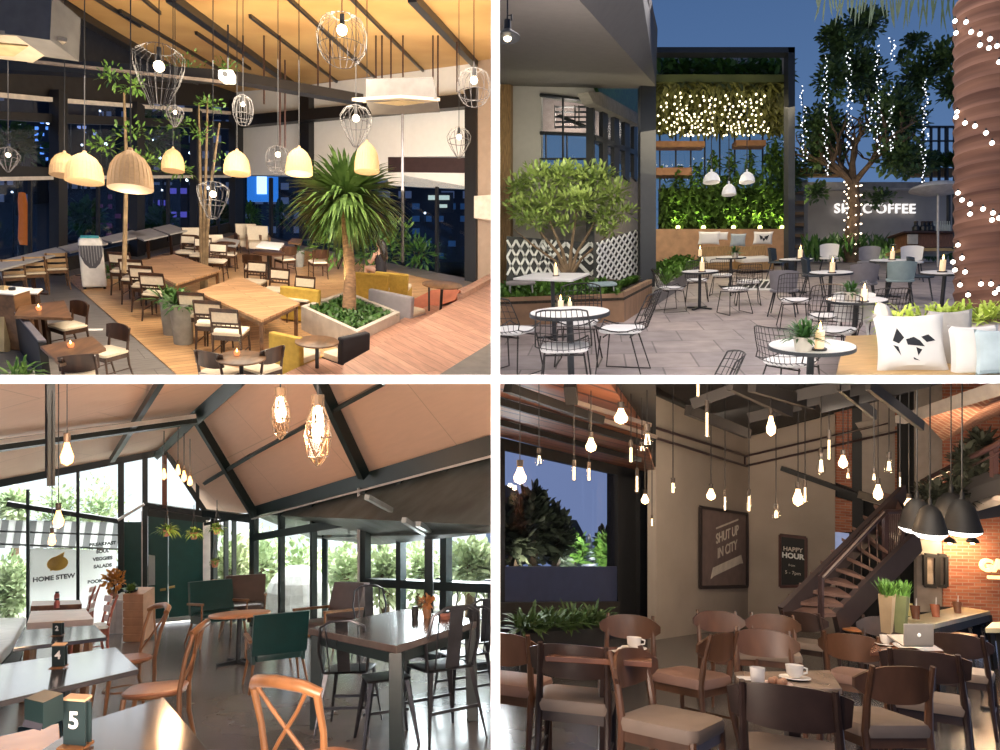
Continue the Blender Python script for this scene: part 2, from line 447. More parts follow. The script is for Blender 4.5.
def corner_table(name, room, px, h, topm, legm, label, t=.045, legw=.06, group=None, apron=True, inset=.06, cat='table', legs='corner'):
    """table whose top is seen with its corners at the four given picture points"""
    W = [room.P(x, y, h) for x, y in px]; c = sum(W, V((0, 0, 0)))/4
    M = room.M(c - room.n*h); inv = M.inverted(); L = [inv @ p for p in W]
    o = thing(name, label, cat, M, group)
    b = MB().prism([(p.x, p.y) for p in L], h-t, h); b.build('tabletop', topm, o, bevel=.004)
    cc = V((0, 0))
    ins = []
    for p in L:
        q = V((p.x, p.y)); ins.append(q - q.normalized()*inset*1.4)
    if legs == 'corner':
        for q in ins: MB().box(q.x-legw/2, q.y-legw/2, 0, q.x+legw/2, q.y+legw/2, h-t).build('leg', legm, o, bevel=.003)
        if apron:
            a = MB()
            for i in range(4):
                p, q = ins[i], ins[(i+1) % 4]; a.bar((p.x, p.y, h-t-.04), (q.x, q.y, h-t-.04), .025, .08)
            a.build('apron', legm, o)
    else:
        MB().box(-legw/2, -legw/2, .02, legw/2, legw/2, h-t).build('pedestal', legm, o)
        b = MB(); b.bar((-.27, 0, .015), (.27, 0, .015), .05, .03); b.bar((0, -.27, .015), (0, .27, .015), .05, .03); b.build('table_base', legm, o)
    return o
def cage_lamp(name, top, rmax, h, shape, label, wire, bulb=BULB, n=14, cord=3.0, group=None, seg=4, wr=.006):
    """wire cage pendant hanging plumb from its cord; top is the highest point of the cage"""
    o = thing(name, label, 'lamp', Matrix.Translation(top), group)
    if shape == 'drop': prof = [(.25, 0), (.75, -.1), (1, -.28), (.93, -.45), (.6, -.72), (.2, -.97), (.12, -1)]
    elif shape == 'drum': prof = [(.35, 0), (.8, -.12), (1, -.4), (.95, -.7), (.7, -.92), (.5, -1)]
    elif shape == 'flare': prof = [(.6, 0), (1, -.12), (.98, -.3), (.8, -.55), (.5, -.82), (.33, -1)]
    else: prof = [(.2, 0), (.8, -.2), (1, -.5), (.8, -.8), (.2, -1)]
    c = MB()
    for k in range(n):
        a = 2*math.pi*k/n
        c.tube([(r*rmax*math.cos(a), r*rmax*math.sin(a), z*h) for r, z in prof], wr, seg)
    for r, z in (prof[0], prof[-1], prof[len(prof)//2]):
        c.tube([(r*rmax*math.cos(2*math.pi*k/20), r*rmax*math.sin(2*math.pi*k/20), z*h) for k in range(20)], wr*1.2, seg, closed=True)
    c.build('wire_cage', wire, o)
    MB().cyl((0, 0, 0), .03, -.22*h, .02, 10).build('lamp_holder', BLACK, o)
    MB().ball((0, 0, -.3*h), min(.07, rmax*.22), seg=10).build('bulb', bulb, o, smooth=True)
    MB().tube([(0, 0, 0), (0, 0, cord)], .007, 5).build('cord', BLACK, o)
    return o
def foliage(mb, c, rx, ry, rz, n, L, w, seed=1, up=.3, shell=.5, droop=.3):
    rnd = random.Random(seed)
    for _ in range(n):
        d = V((rnd.gauss(0, 1), rnd.gauss(0, 1), rnd.gauss(0, 1))).normalized()
        q = rnd.uniform(shell, 1.0)
        p = V((c[0]+d.x*rx*q, c[1]+d.y*ry*q, c[2]+d.z*rz*q))
        dd = (d + V((rnd.uniform(-.8, .8), rnd.uniform(-.8, .8), rnd.uniform(-.5, .8)+up))).normalized()
        mb.leaf(p, dd, L*rnd.uniform(.6, 1.25), w*rnd.uniform(.7, 1.2), droop, up=V((rnd.uniform(-.6, .6), rnd.uniform(-.6, .6), 1)).normalized())
    return mb
def blades(mb, c, n, L, w, seed=1, spread=.6, droop=.7, r=.05, lo=.2):
    """a tuft of long blades out of one spot"""
    rnd = random.Random(seed)
    for _ in range(n):
        a = rnd.uniform(0, 2*math.pi); e = rnd.uniform(lo, 1.0)
        d = V((math.cos(a)*spread*(1.2-e), math.sin(a)*spread*(1.2-e), e)).normalized()
        mb.leaf((c[0]+rnd.uniform(-r, r), c[1]+rnd.uniform(-r, r), c[2]), d, L*rnd.uniform(.6, 1.1), w*rnd.uniform(.7, 1.2), droop)
    return mb
def branch_tree(trunk_pts, radii, seed, levels, blen, nleaf, L, w, crown=None):
    """trunk and forked branches in one mesh, leaves at the twig ends in another"""
    rnd = random.Random(seed); tr = MB(); lv = MB()
    tr.tube(trunk_pts, radii, 10)
    ends = []
    def grow(p, d, r, l, k):
        q = p + d*l*.5 + V((rnd.uniform(-.1, .1), rnd.uniform(-.1, .1), .08))*l; e = q + (d + V((rnd.uniform(-.35, .35), rnd.uniform(-.35, .35), rnd.uniform(-.05, .35)))).normalized()*l*.55
        tr.tube([p, q, e], [r, r*.8, r*.6], 6 if r > .02 else 4)
        if k == 0: ends.append(e); return
        for _ in range(3 if k > 1 else 3):
            nd = (d + V((rnd.uniform(-.9, .9), rnd.uniform(-.9, .9), rnd.uniform(-.25, .8)))).normalized()
            grow(e if _ else q, nd, r*.6, l*.72, k-1)
    top = V(trunk_pts[-1]); n0 = 5
    for k in range(n0):
        a = 2*math.pi*k/n0 + rnd.uniform(-.3, .3)
        grow(top - V((0, 0, rnd.uniform(0, .25)*blen)), V((math.cos(a)*.8, math.sin(a)*.8, rnd.uniform(.35, .9))).normalized(), radii[-1]*.62, blen, levels)
    grow(top, V((0, 0, 1)), radii[-1]*.7, blen, levels)
    for e in ends:
        foliage(lv, e, blen*.3, blen*.3, blen*.22, nleaf, L, w, seed=rnd.randint(0, 99999), shell=.05)
    return tr, lv, ends
def clear_pillar_candle(kind='glass_candle'):
    def mk(M, label, group):
        o = thing(kind, label, 'candle', M, group)
        MB().lathe([(.045, 0), (.045, .012), (.02, .012)], 16).build('holder', BLACK, o, smooth=True)
        MB().cyl((0, 0, 0), .027, .012, .12, 14).build('wax', WAX, o, smooth=True)
        MB().lathe([(.001, .12), (.01, .135), (.006, .155), (.001, .175)], 8).build('flame', CANDLE, o, smooth=True)
        g = MB(); g.lathe([(.036, .012), (.038, .2)], 16)
        g.build('glass_chimney', CLEAR, o, smooth=True)
        return o
    return Proto(mk)
candle = clear_pillar_candle()

for _o in bpy.data.objects: room_of[_o.name] = 0

# ================================================================ upper left: café under a plywood roof at night
R1 = Room(125, .09, 245, 3.8)
WOODF = planks('cafe_deck_boards', (.66, .40, .19), (.52, .29, .13), (.16, .09, .04), 1.5, .16, .35, rot=-38)
GREYT = planks('grey_floor_tiles', (.17, .155, .145), (.21, .19, .175), (.08, .07, .065), 1.2, .6, .45, rot=-38)
TEAK = planks('table_boards', (.60, .36, .19), (.46, .26, .13), (.18, .1, .05), 2.5, .14, .35, rot=-40)
DARKW = pm('dark_walnut', (.07, .03, .015), .35, var=.3, stretch=(1, 1, .15), scale=12)
MIDW = pm('brown_wood', (.22, .11, .05), .4, var=.3, stretch=(1, .2, 1), scale=10)
PLY = pm('plywood', (.62, .38, .14), .6, var=.22, scale=.5, col2=(.45, .24, .08))
GREYTOP = pm('grey_tabletop', (.42, .40, .38), .5, var=.08)
PINKPL = planks('reddish_platform_boards', (.56, .31, .22), (.44, .23, .16), (.2, .1, .07), 2.6, .21, .4, rot=52)
YELLOW = pm('mustard_fabric', (.55, .36, .06), .85, var=.12, scale=12)
DGLASS = glass('night_window_glass', (.75, .82, .9), .05)
DARKP = pm('dark_panel', (.022, .018, .016), .6, var=.2)
WIRE = pm('wire_metal', (.10, .095, .10), .4, .2, var=.05)
# floor
p1 = lambda pts: [R1.P(x, y) for x, y in pts]
fr1 = R1.frame(245, 300)
struct(MB().slab(p1([(-4, 287), (239, 229), (300, 245), (500, 285), (500, 380), (-4, 380)]), -R1.n*.1), 'floor', GREYT, frame=fr1)
b = MB().slab([p + R1.n*.02 for p in p1([(66, 278), (150, 258), (239, 234), (300, 250), (480, 292), (420, 378), (180, 378)])], -R1.n*.018)
o = struct(b, 'floor_deck', WOODF, frame=fr1)
# window walls
WL = R1.wall(0, 286, 238, 230)
WR = R1.wall(238, 230, 475, 280)
def beam1(name, pl, a, b_, wpx, d=.15, off=0.0, mat=BLACK):
    wm = pxw(pl, a[0], a[1], wpx); m = MB(); wbar(m, pl, a, b_, wm, d, off); return struct(m, name, mat)
# dark gable above the left window
struct(wpoly(MB(), WL, [(-4, 28), (62, -6), (239, 62), (239, 108), (130, 103), (60, 98), (-4, 93)], -.05, .1), 'wall_gable', DARKP)
struct(wpoly(MB(), WL, [(-4, 111), (60, 114), (238, 122), (238, 129), (60, 123), (-4, 119)], .1, .2), 'trim_1', BLACK)
struct(wpoly(MB(), WL, [(-4, 92), (60, 98), (238, 112), (238, 115), (60, 102.5), (-4, 97)], .12, .1), 'trim_2', pm('light_strip', (.7, .62, .52), .6))
struct(wpoly(MB(), WL, [(-4, 165), (60, 168), (150, 170), (238, 171), (238, 175), (150, 175), (60, 176), (-4, 177)], .1, .2), 'trim_3', BLACK)
struct(wpoly(MB(), WL, [(-4, 177), (60, 176), (238, 175), (238, 177.5), (60, 179.5), (-4, 181)], .14, .1), 'trim_4', pm('pale_sill', (.6, .55, .5), .6))
struct(wpoly(MB(), WL, [(-4, 272), (238, 221), (238, 232), (-4, 287)], .05, .15), 'baseboard_left', DARKP)
n = 0
for x, wx, y0, y1 in ((58.5, 8, 92, 276), (137, 7, 104, 260), (196, 5, 110, 248), (237, 9, 104, 236)):
    beam1('column', WL, (x, y0), (x, y1), wx, .25, .15)
for x in (30, 98, 168, 218): beam1('window_mullion', WL, (x, 180), (x, 262 - .12*x), 1.6, .08, .05)
for i, (a, b_) in enumerate((((-4), 58), (58, 137), (137, 196), (196, 238))):
    m = wpoly(MB(), WL, [(a, 97 + a*.08), (b_, 97 + b_*.08), (b_, 268 - b_*.21), (a, 268 - a*.21)], 0, .01)
    struct(m, 'window_%d' % (i+1), DGLASS)
# right wall: plaster above, glass below
struct(wpoly(MB(), WR, [(237, 92), (300, 86), (370, 77), (500, 60), (500, 156), (388, 157), (388, 178), (237, 175)], 0, .15), 'wall_right', WHITE)
struct(wpoly(MB(), WR, [(388, 157), (469, 158), (469, 173), (388, 172)], .02, .1), 'trim_5', pm('dark_plum_band', (.05, .028, .03), .5))
struct(wpoly(MB(), WR, [(388, 172), (469, 173), (469, 189), (420, 187), (388, 185)], 0, .12), 'trim_6', WHITE)
beam1('beam', WR, (240, 122), (472, 101), 6.5, .25, .3)
beam1('column', WR, (306.5, 92), (306.5, 240), 9.5, .25, .15)
beam1('column', WR, (473, 90), (473, 290), 11, .3, .2)
for x in (271, 349, 403, 437): beam1('window_mullion', WR, (x, 178 if x < 390 else 187), (x, 238 + (x-238)*.2), 2.2, .1, .05)
for i, (a, b_) in enumerate(((238, 306), (306, 403), (403, 470))):
    struct(wpoly(MB(), WR, [(a, 175), (b_, 175 if b_ < 390 else 187), (b_, 229+(b_-238)*.21), (a, 229+(a-238)*.21)], 0, .01), 'window_%d' % (i+5), DGLASS)
struct(wpoly(MB(), WR, [(477, 60), (500, 56), (500, 300), (477, 290)], .25, .2), 'wall_end', pm('beige_wall', (.40, .29, .21), .8, var=.05))
m = wpoly(MB(), WR, [(474, 196), (500, 194), (500, 221), (474, 218)], .8, .5)
tag(m.build('duct_box', pm('pale_box', (.75, .62, .5), .7)), 'pale box duct fixed high on the beige end wall', 'box')
# roof: one plywood plane falling to the right wall
RF = plane3(WR.at(238, 93, .0), WR.at(500, 60, .0), D(250, -8, 13.5))
struct(MB().slab([RF.at(x, y) for x, y in [(58, -6), (237, 112), (237, 92), (305, 86), (370, 77), (500, 60), (500, -6)]], V((0, 0, .1))), 'ceiling', PLY)
def rafter(a, b_, wpx, d, name='rafter', off=.02, lab=None):
    A, B = RF.at(*a, off), RF.at(*b_, off); wm = wpx/F*((A.y + B.y)/2)
    m = MB(); m.bar(A, B, wm*.8, d, up=RF.n)
    return struct(m, name, BLACK)
for a, b_, wpx, d in (((412, -6), (481, 68), 9, .3), ((170, -6), (305, 92), 9, .3), ((46, -6), (238, 106), 10, .3),
        ((250, 15), (338, 82), 3, .12), ((286, -5), (376, 78), 3, .12), ((349, -5), (423, 70), 3, .12), ((92, -5), (140, 25), 3, .12), ((140, -5), (160, 12), 3, .12),
        ((120, 10), (222, 70), 3, .12), ((196, 32), (250, 68), 3, .12)):
    rafter(a, b_, wpx, d)
# tie beam of the truss, nearer than the walls
m = MB(); m.bar(D(-6, 64, 13.5), D(235, 78, 15.5), .22, .26); m.bar(D(235, 78, 15.5), D(362, 100, 17), .24, .22)
struct(m, 'beam_truss', BLACK)
m = MB(); m.bar(D(27, 61, 13.4), D(234, 83, 15.3), .06, .05); struct(m, 'beam_tube', pm('worn_steel', (.30, .24, .2), .5))
# hanging rods of the lighting rig
rods = [(243, 62, 0), (264, 104, 12), (280, 150, 3), (285, 148, 60), (318, 86, 0), (330, 88, 0), (376, 78, 22), (382, 78, 20), (391, 78, 8), (403, 77, 5), (433, 100, 28), (438, 100, 8), (457, 92, 42)]
for i, (x, y1, y0) in enumerate(rods):
    yy = 17.0
    tag(MB().tube([D(x, y1, yy), D(x, max(y0, -4), yy)], .022, 5).build('hanging_rod', pm('rust_rod', (.05, .02, .016), .5)),
        'thin dark steel hanger rod dropping from the plywood roof', 'rod', 'thin dark hanger rods under the plywood roof')
# cassette air conditioners
zc = lambda pts, z: [(x, y, z*680/(375-y)) for x, y in pts]
def cassette(name, body, flange, y, label, inner):
    o = thing(name, label, 'air conditioner', Matrix.Translation(D(*body[0], y)))
    inv = o.matrix_world.inverted() if False else Matrix.Translation(-D(*body[0], y))
    m = MB(); m.T = inv; m.slab([D(*q, y) for q in body], V((0, .55, 0))); m.build('housing', pm('grey_housing', (.15, .14, .13), .6), o)
    m = MB(); m.T = inv; m.slab([D(q[0], q[1], q[2]) for q in flange], V((0, 0, .05))); m.build('grille_panel', pm('white_grille', (.50, .42, .31), .5), o)
    m = MB(); m.T = inv; m.slab([D(q[0], q[1], q[2]) for q in inner], V((0, 0, -.02))); m.build('intake', pm('intake_grille', (.5, .38, .2), .6), o)
    return o
cassette('air_conditioner', [(366, 79), (433, 77), (437, 99), (366, 102)], zc([(352, 101), (400, 98), (440, 101), (397, 106.5)], 4.4), 10.9, 'grey ceiling cassette air conditioner hanging near the white wall right of the yucca', zc([(372, 101.5), (400, 100), (424, 102), (398, 104.5)], 4.4))
cassette('air_conditioner', [(-6, -6), (52, -6), (50, 40), (-6, 32)], zc([(-6, 34), (48, 39), (67, 42), (33, 62.5), (-6, 58.5)], 4.0), 8.0, 'big cream ceiling cassette air conditioner in the top corner by the dark gable', zc([(-6, 42), (28, 45), (14, 55), (-6, 54)], 4.0))
# ---- wire lamps
def lamp1(px, ytop, ybot, wpx, y, shape, label, n=16, cord=4):
    h = (ybot-ytop)/F*y; return cage_lamp('wire_lamp', D(px, ytop, y), wpx/2/F*y, h, shape, label, WIRE, n=n, cord=cord, wr=.0042/10*y)
lamp1(159, 49, 107, 48, 9, 'flare', 'large flared wire cage lamp left of the small projector', 20)
lamp1(342, 16, 63, 50, 9, 'drum', 'large round wire cage lamp high under the plywood roof', 20)
lamp1(356, 106, 147, 32, 11, 'drop', 'pointed wire cage lamp just over the yucca crown', 14)
lamp1(459, 128, 158, 24, 13, 'drop', 'small pointed wire lamp before the white wall by the end column', 10)
lamp1(474, 70, 104, 34, 10, 'drum', 'wire cage lamp at the right end under the thick rafter', 14)
lamp1(243, 96, 124, 20, 12, 'drum', 'small wire cage lamp in front of the corner column', 12)
lamp1(175, 106, 127, 17, 12, 'drop', 'smallest pointed wire lamp below the large flared one', 10)
lamp1(300, 0, 0, 1, 9, 'drum', 'x') if False else None
lamp1(213, 184, 218, 30, 10, 'flare', 'wire cage lamp hanging low beside the slender indoor tree', 14, 6)
lamp1(8, 148, 172, 20, 10, 'drop', 'glowing pointed lamp at the far left before the dark window', 10, 6)
lamp1(278, 147, 172, 24, 12, 'drum', 'amber lit wire basket lamp between the rattan shades by the corner', 12, 4)
# ---- rattan dome shades
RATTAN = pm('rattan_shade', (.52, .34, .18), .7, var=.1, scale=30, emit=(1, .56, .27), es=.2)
SHB = glow('shade_bulb', (1, .68, .38), 1.6)
def rattan(px, ytop, ybot, wpx, y, label):
    s = y/F; h = (ybot-ytop)*s; r = wpx/2*s
    o = thing('rattan_lamp', label, 'lamp', Matrix.Translation(D(px, ybot, y)))
    MB().lathe([(r, 0), (r*1.0, h*.12), (r*.97, h*.3), (r*.86, h*.55), (r*.62, h*.75), (r*.3, h*.88), (r*.12, h*.94), (r*.1, h)], 28).build('lamp_shade', RATTAN, o, smooth=True, solid=.01)
    rb = MB()
    for k in range(28):
        a = 2*math.pi*k/28
        rb.tube([(q*r*1.01*math.cos(a), q*r*1.01*math.sin(a), z*h) for q, z in ((1, 0), (.97, .3), (.86, .55), (.62, .75), (.3, .88))], .004, 4)
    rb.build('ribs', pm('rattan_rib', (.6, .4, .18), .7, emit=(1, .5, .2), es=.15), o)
    MB().ball((0, 0, h*.45), .05).build('bulb', SHB, o, smooth=True)
    MB().tube([(0, 0, h), (0, 0, h+5)], .008, 5).build('cord', BLACK, o)
rattan(130.5, 148, 189, 41, 9, 'largest rattan dome lamp in the row before the dark window')
rattan(84.5, 151, 182, 34, 10, 'rattan dome lamp overlapping the leftmost one')
rattan(64.5, 151, 176, 26, 11.5, 'leftmost rattan dome lamp by the first dark column')
rattan(173, 147, 171, 21, 13, 'small rattan dome lamp over the window counter beside the indoor tree')
rattan(237, 149, 174, 25, 12.5, 'rattan dome lamp in front of the corner column')
rattan(299, 146, 174, 26, 12, 'rattan dome lamp just left of the yucca crown')
rattan(367, 140, 172, 24, 12.5, 'rattan dome lamp half hidden behind the yucca crown')
o = thing('projector', 'small white projector hung under the truss beam', 'projector', Matrix.Translation(D(228, 76, 12)))
MB().prism([(-.13, -.12), (.13, -.12), (.1, .12), (-.1, .12)], -.1, .06).build('casing', pm('white_plastic', (.8, .8, .76), .4), o, bevel=.02)
MB().tube([(0, 0, .06), (0, 0, .9)], .015, 6).build('mount', BLACK, o); m = MB(); m.lathe([(.045, 0), (.045, .03), (.03, .03)], 14); m.T = Matrix.Identity(4)
q = m.build('lens', BLACK, o); q.matrix_local = Matrix.Translation((0, -.12, -.02)) @ Matrix.Rotation(R(90), 4, 'X')

# ---- furniture
ch_cream = make_chair('dining_chair', DARKW, CREAM, 'slats', CREAM)
ch_panel = make_chair('panel_back_chair', DARKW, CREAM, 'panel')
ch_wood = make_chair('wooden_chair', MIDW, CREAM, 'lath', pm('tan_wood', (.5, .33, .17), .5))
corner_table('long_table', R1, [(134, 262), (174, 254), (221, 270), (176, 284)], .76, TEAK, MIDW, 'long wooden dining table nearer the air cooler and window')
corner_table('long_table', R1, [(196, 291), (240, 276), (300, 303), (262, 320)], .76, TEAK, MIDW, 'long wooden dining table beside the planter box of the yucca')
for i, (x, y, tx, ty, lab) in enumerate([
    (126, 274, 150, 262, 'front row of the far long table, nearest the air cooler'), (137, 282, 160, 268, 'front row of the far long table, second one'), (148, 289, 172, 276, 'front row of the far long table, third one'), (159, 297, 182, 284, 'far long table, beside the tall grey planters'),
    (198, 318, 222, 300, 'near long table, beside the tall grey planters'), (214, 327, 236, 309, 'near long table, middle of its front row'), (231, 336, 252, 318, 'near long table, last before the round table')]):
    ch_cream(face(R1, x, y, tx, ty, .45, 1.18), 'dark chair with cream pad, ' + lab)
for x, y, tx, ty, lab in [(187, 254, 165, 266, 'opposite the far long table, leftmost of that back row'), (201, 257, 180, 270, 'opposite the far long table, middle of that back row'), (216, 263, 196, 276, 'opposite the far long table, at its right end'),
    (254, 284, 232, 298, 'behind the near long table, leftmost of that back row'), (276, 292, 254, 305, 'behind the near long table, middle of that back row'), (301, 301, 280, 314, 'behind the near long table, beside the mustard cube')]:
    ch_cream(face(R1, x, y, tx, ty, .45, 1.1), 'dark chair with cream back pad ' + lab)
# chairs before the window counter
for x, y, lab in ((13, 275, 'leftmost'), (34, 272, 'middle one'), (56, 268, 'the one nearest the air cooler')):
    ch_wood(face(R1, x, y, x-12, y-14), 'tan slatted chair at the window counter, ' + lab + ' of three')
ct = [((-6, 271), (-6, 262), (56, 247), (66, 252)), ((70, 252), (58, 247), (96, 238), (108, 243)), ((112, 242), (98, 238), (132, 230), (148, 235)), ((144, 240), (126, 233), (150, 228), (168, 235)), ((170, 234), (152, 228), (170, 224), (188, 230))]
for c_, lab in zip(ct, ('leftmost, behind the tan chairs', 'behind the white air cooler', 'between the air cooler and the second column', 'just right of the second column', 'at the end toward the indoor tree')):
    corner_table('window_table', R1, [c_[0], c_[1], c_[2], c_[3]], .78, GREYTOP, DARKW, 'pale grey table along the window, ' + lab, legs='pedestal', t=.04)
# far group of tables
corner_table('side_table', R1, [(215, 243), (222, 237), (240, 240), (236, 246)], .74, GREYTOP, DARKW, 'pale square table near the foot of the corner column', legs='pedestal')
corner_table('side_table', R1, [(256, 246), (262, 241), (284, 243), (279, 249)], .74, WHITE, DARKW, 'white table before the right window under the plants', legs='pedestal')
corner_table('side_table', R1, [(288, 242), (292, 238), (303, 239), (301, 244)], .74, MIDW, DARKW, 'small brown table by the thin column left of the yucca', legs='pedestal')
rt_w = make_round_table('round_table', DARKW, BLACK, .42, .74)
rt_w(R1.at(268, 252, .74), 'dark round table in the far corner by the right window')
for x, y, tx, ty, lab in ((228, 254, 236, 243, 'by the corner column with its back to the long table'), (194, 247, 206, 240, 'behind the slender tree'), (254, 268, 268, 254, 'in front of the dark round table'),
        (285, 259, 268, 254, 'right of the dark round table'), (318, 262, 300, 252, 'just left of the yucca trunk')):
    ch_panel(face(R1, x, y, tx, ty), 'brown chair with cream seat ' + lab)
def armchair_mk(M, label, group):
    o = thing('armchair', label, 'armchair', M, group)
    cushion(MB(), .6, .6, .22, .42).build('seat', CREAM, o, smooth=True)
    curved_panel(MB(), .62, .42, .42, .22, .02, .1, lean=.2).build('backrest', CREAM, o, smooth=True)
    for s in (-1, 1):
        MB().box(s*.33-.03, -.28, .2, s*.33+.03, .3, .58).build('armrest', MIDW, o, bevel=.01)
        for t in (-1, 1): MB().tube([(s*.28, t*.26, 0), (s*.28, t*.26, .25)], [.015, .022], 6).build('leg', DARKW, o)
    return o
armch = Proto(armchair_mk)
for x, y, tx, ty, lab in ((197, 243, 215, 252, 'left of the slender tree by the window'), (248, 238, 262, 248, 'under the corner window, tallest back'), (258, 240, 262, 252, 'beside the white table'), (207, 247, 190, 240, 'with its side to the far long table')):
    armch(face(R1, x, y, tx, ty), 'cream cushioned armchair ' + lab)
# big palm-like yucca in its concrete box
box_px = [(301, 306), (347, 291), (400, 312), (357, 332)]
W4 = [R1.P(x, y, .5) for x, y in box_px]; c = sum(W4, V((0,0,0)))/4; Mx = R1.M(c - R1.n*.5); inv = Mx.inverted(); L4 = [inv @ p for p in W4]
o = thing('planter_box', 'square pale concrete planter box filled with green ground cover', 'planter', Mx)
m = MB(); k = .88
for i in range(4):
    a, b_ = L4[i], L4[(i+1) % 4]
    m.add([(a.x, a.y, 0), (b_.x, b_.y, 0), (b_.x, b_.y, .5), (a.x, a.y, .5), (a.x*k, a.y*k, 0), (b_.x*k, b_.y*k, 0), (b_.x*k, b_.y*k, .5), (a.x*k, a.y*k, .5)], [(0,1,2,3), (7,6,5,4), (3,2,6,7), (0,4,5,1)])
m.build('box_walls', pm('pale_concrete', (.55, .50, .44), .7, var=.1), o)
MB().prism([(p.x*.9, p.y*.9) for p in L4], .1, .42).build('soil', SOIL, o)
g = MB(); rnd = random.Random(3)
for _ in range(900):
    u, v = rnd.random(), rnd.random(); a = (L4[0]*(1-u)+L4[1]*u)*(1-v) + (L4[3]*(1-u)+L4[2]*u)*v
    g.leaf((a.x*.86, a.y*.86, .42), (rnd.uniform(-1, 1), rnd.uniform(-1, 1), rnd.uniform(.3, 1.2)), rnd.uniform(.1, .22), .06, .5)
q = g.build('ground_cover', LEAF, o); q['kind'] = 'stuff'
base = R1.P(349, 311, .42); topp = V((base.x - .06, base.y + .05, 0)); topp.z = D(347, 205, base.y).z
o = thing('yucca', 'tall yucca palm with a thick trunk and spiky green crown', 'plant', Matrix.Translation(base))
T = topp - base
MB().tube([(0, 0, -.1), (.02, 0, T.z*.3), (-.03, 0, T.z*.7), (T.x, T.y, T.z)], [.15, .12, .105, .12], 12).build('trunk', pm('yucca_bark', (.34, .2, .11), .9, var=.3, scale=8, bump=.8, stretch=(1, 1, 3)), o, smooth=True)
g = MB(); rnd = random.Random(5)
for i in range(620):
    a = rnd.uniform(0, 2*math.pi); e = rnd.uniform(-.75, 1.0); ce = math.sqrt(max(0, 1-e*e))
    d = V((math.cos(a)*ce, math.sin(a)*ce, e)); L = rnd.uniform(1.0, 1.35)*(1.0 if e > -.2 else .75)
    g.leaf(T + V((0, 0, .15)) + V(d)*.1, d, L, .085, .45 if e > .3 else .75)
g.build('crown', pm('yucca_leaf', (.12, .20, .05), .4, var=.35, scale=3, col2=(.03, .08, .015)), o)
spot('lamp_light', base + V((-.35, -.3, .1)), base + V((0, 0, 2.5)), 160, 50, (1, .85, .4))
# slender indoor tree
b0 = R1.P(204, 292, 0); s_ = b0.y/F
o = thing('indoor_tree', 'slender multi-stem indoor tree between the two long tables', 'tree', Matrix.Translation(b0))
m = MB()
for dx, top, xx in ((0, 95, 0), (3, 120, 12), (-3, 100, -9)):
    m.tube([(dx*s_*.5, 0, 0), (dx*s_, 0, 60*s_), (dx*s_ + xx*.3*s_, .1, 120*s_), (xx*s_, .2, (292-top)*s_)], [.055, .045, .035, .02], 8)
m.build('trunk', pm('pale_bark', (.28, .19, .10), .9, var=.25, scale=9), o, smooth=True)
g = MB()
for cx_, cy_, rr in ((195, 72, 22), (222, 62, 14), (178, 128, 22), (210, 140, 20), (232, 165, 18), (160, 160, 18), (190, 175, 16), (215, 110, 14)):
    foliage(g, ((cx_-204)*s_, random.uniform(-.5, .5), (292-cy_)*s_), rr*s_, rr*s_, rr*.6*s_, 70, .12, .045, seed=cx_, shell=.05)
g.build('leaves', LEAF2, o)
b0 = V(D(124, 268, 13)); s_ = 13/F
o = thing('indoor_tree', 'small indoor tree against the dark gable by the second column', 'tree', Matrix.Translation(b0))
MB().tube([(0, 0, -.1), (.05, 0, 100*s_), (0, 0, 175*s_)], [.045, .035, .02], 7).build('trunk', MATS['pale_bark'], o, smooth=True)
g = MB()
for cx_, cy_, rr in ((118, 82, 18), (138, 88, 14), (128, 130, 22), (112, 150, 18), (140, 160, 16)):
    foliage(g, ((cx_-124)*s_, random.uniform(-.3, .3), (268-cy_)*s_), rr*s_, rr*s_, rr*.6*s_, 60, .13, .05, seed=cx_, shell=.05)
g.build('leaves', LEAF2, o)
# grey planters with plants
POT = pm('grey_concrete_pot', (.36, .35, .31), .8, var=.15)
def tub(M, label, r, h, seed, n=60, L=.5, lw=.07, mat=LEAF, pot=POT, square=False):
    o = thing('potted_plant', label, 'plant', M)
    if square: MB().prism([(-r, -r), (r, -r), (r, r), (-r, r)], 0, h).build('pot', pot, o, bevel=.01)
    else: MB().lathe([(r*.8, 0), (r, h), (r*.88, h), (r*.86, h-.05), (.001, h-.05)], 20).build('pot', pot, o, smooth=True)
    blades(MB(), (0, 0, h-.05), n, L, lw, seed, .9, .6, r*.5, .1).build('leaves', mat, o)
    return o
tub(R1.at(169, 298, .7), 'tall grey planter at the far table end, the left one', .17, .7, 1)
tub(R1.at(181, 303, .75), 'tall grey planter at the far table end, the right one', .2, .75, 2)
tub(R1.at(299, 250, .5), 'tall pale pot beside the small brown table', .16, .5, 9, 20, .3)
tub(R1.at(20, 366, .4), 'spiky green plant in the lower corner beside the low partition', .16, .3, 4, 50, .42, .045, LEAF2)
tub(R1.at(114, 272, .15), 'low leafy plant at the foot of the far table by the air cooler', .25, .15, 6, 70, .4, .08)
def shrub(name, M, label, r, h, n, L, lw, seed, mat=LEAF, cat='plant'):
    o = thing(name, label, cat, M)
    st = MB(); rr = random.Random(seed)
    for k in range(5): st.tube([(0, 0, 0), (rr.uniform(-.4, .4)*r, rr.uniform(-.4, .4)*r, h*.6)], .012, 4)
    st.build('stems', SOIL, o); foliage(MB(), (0, 0, h*.55), r, r, h*.5, n, L, lw, seed, shell=.2).build('leaves', mat, o); return o
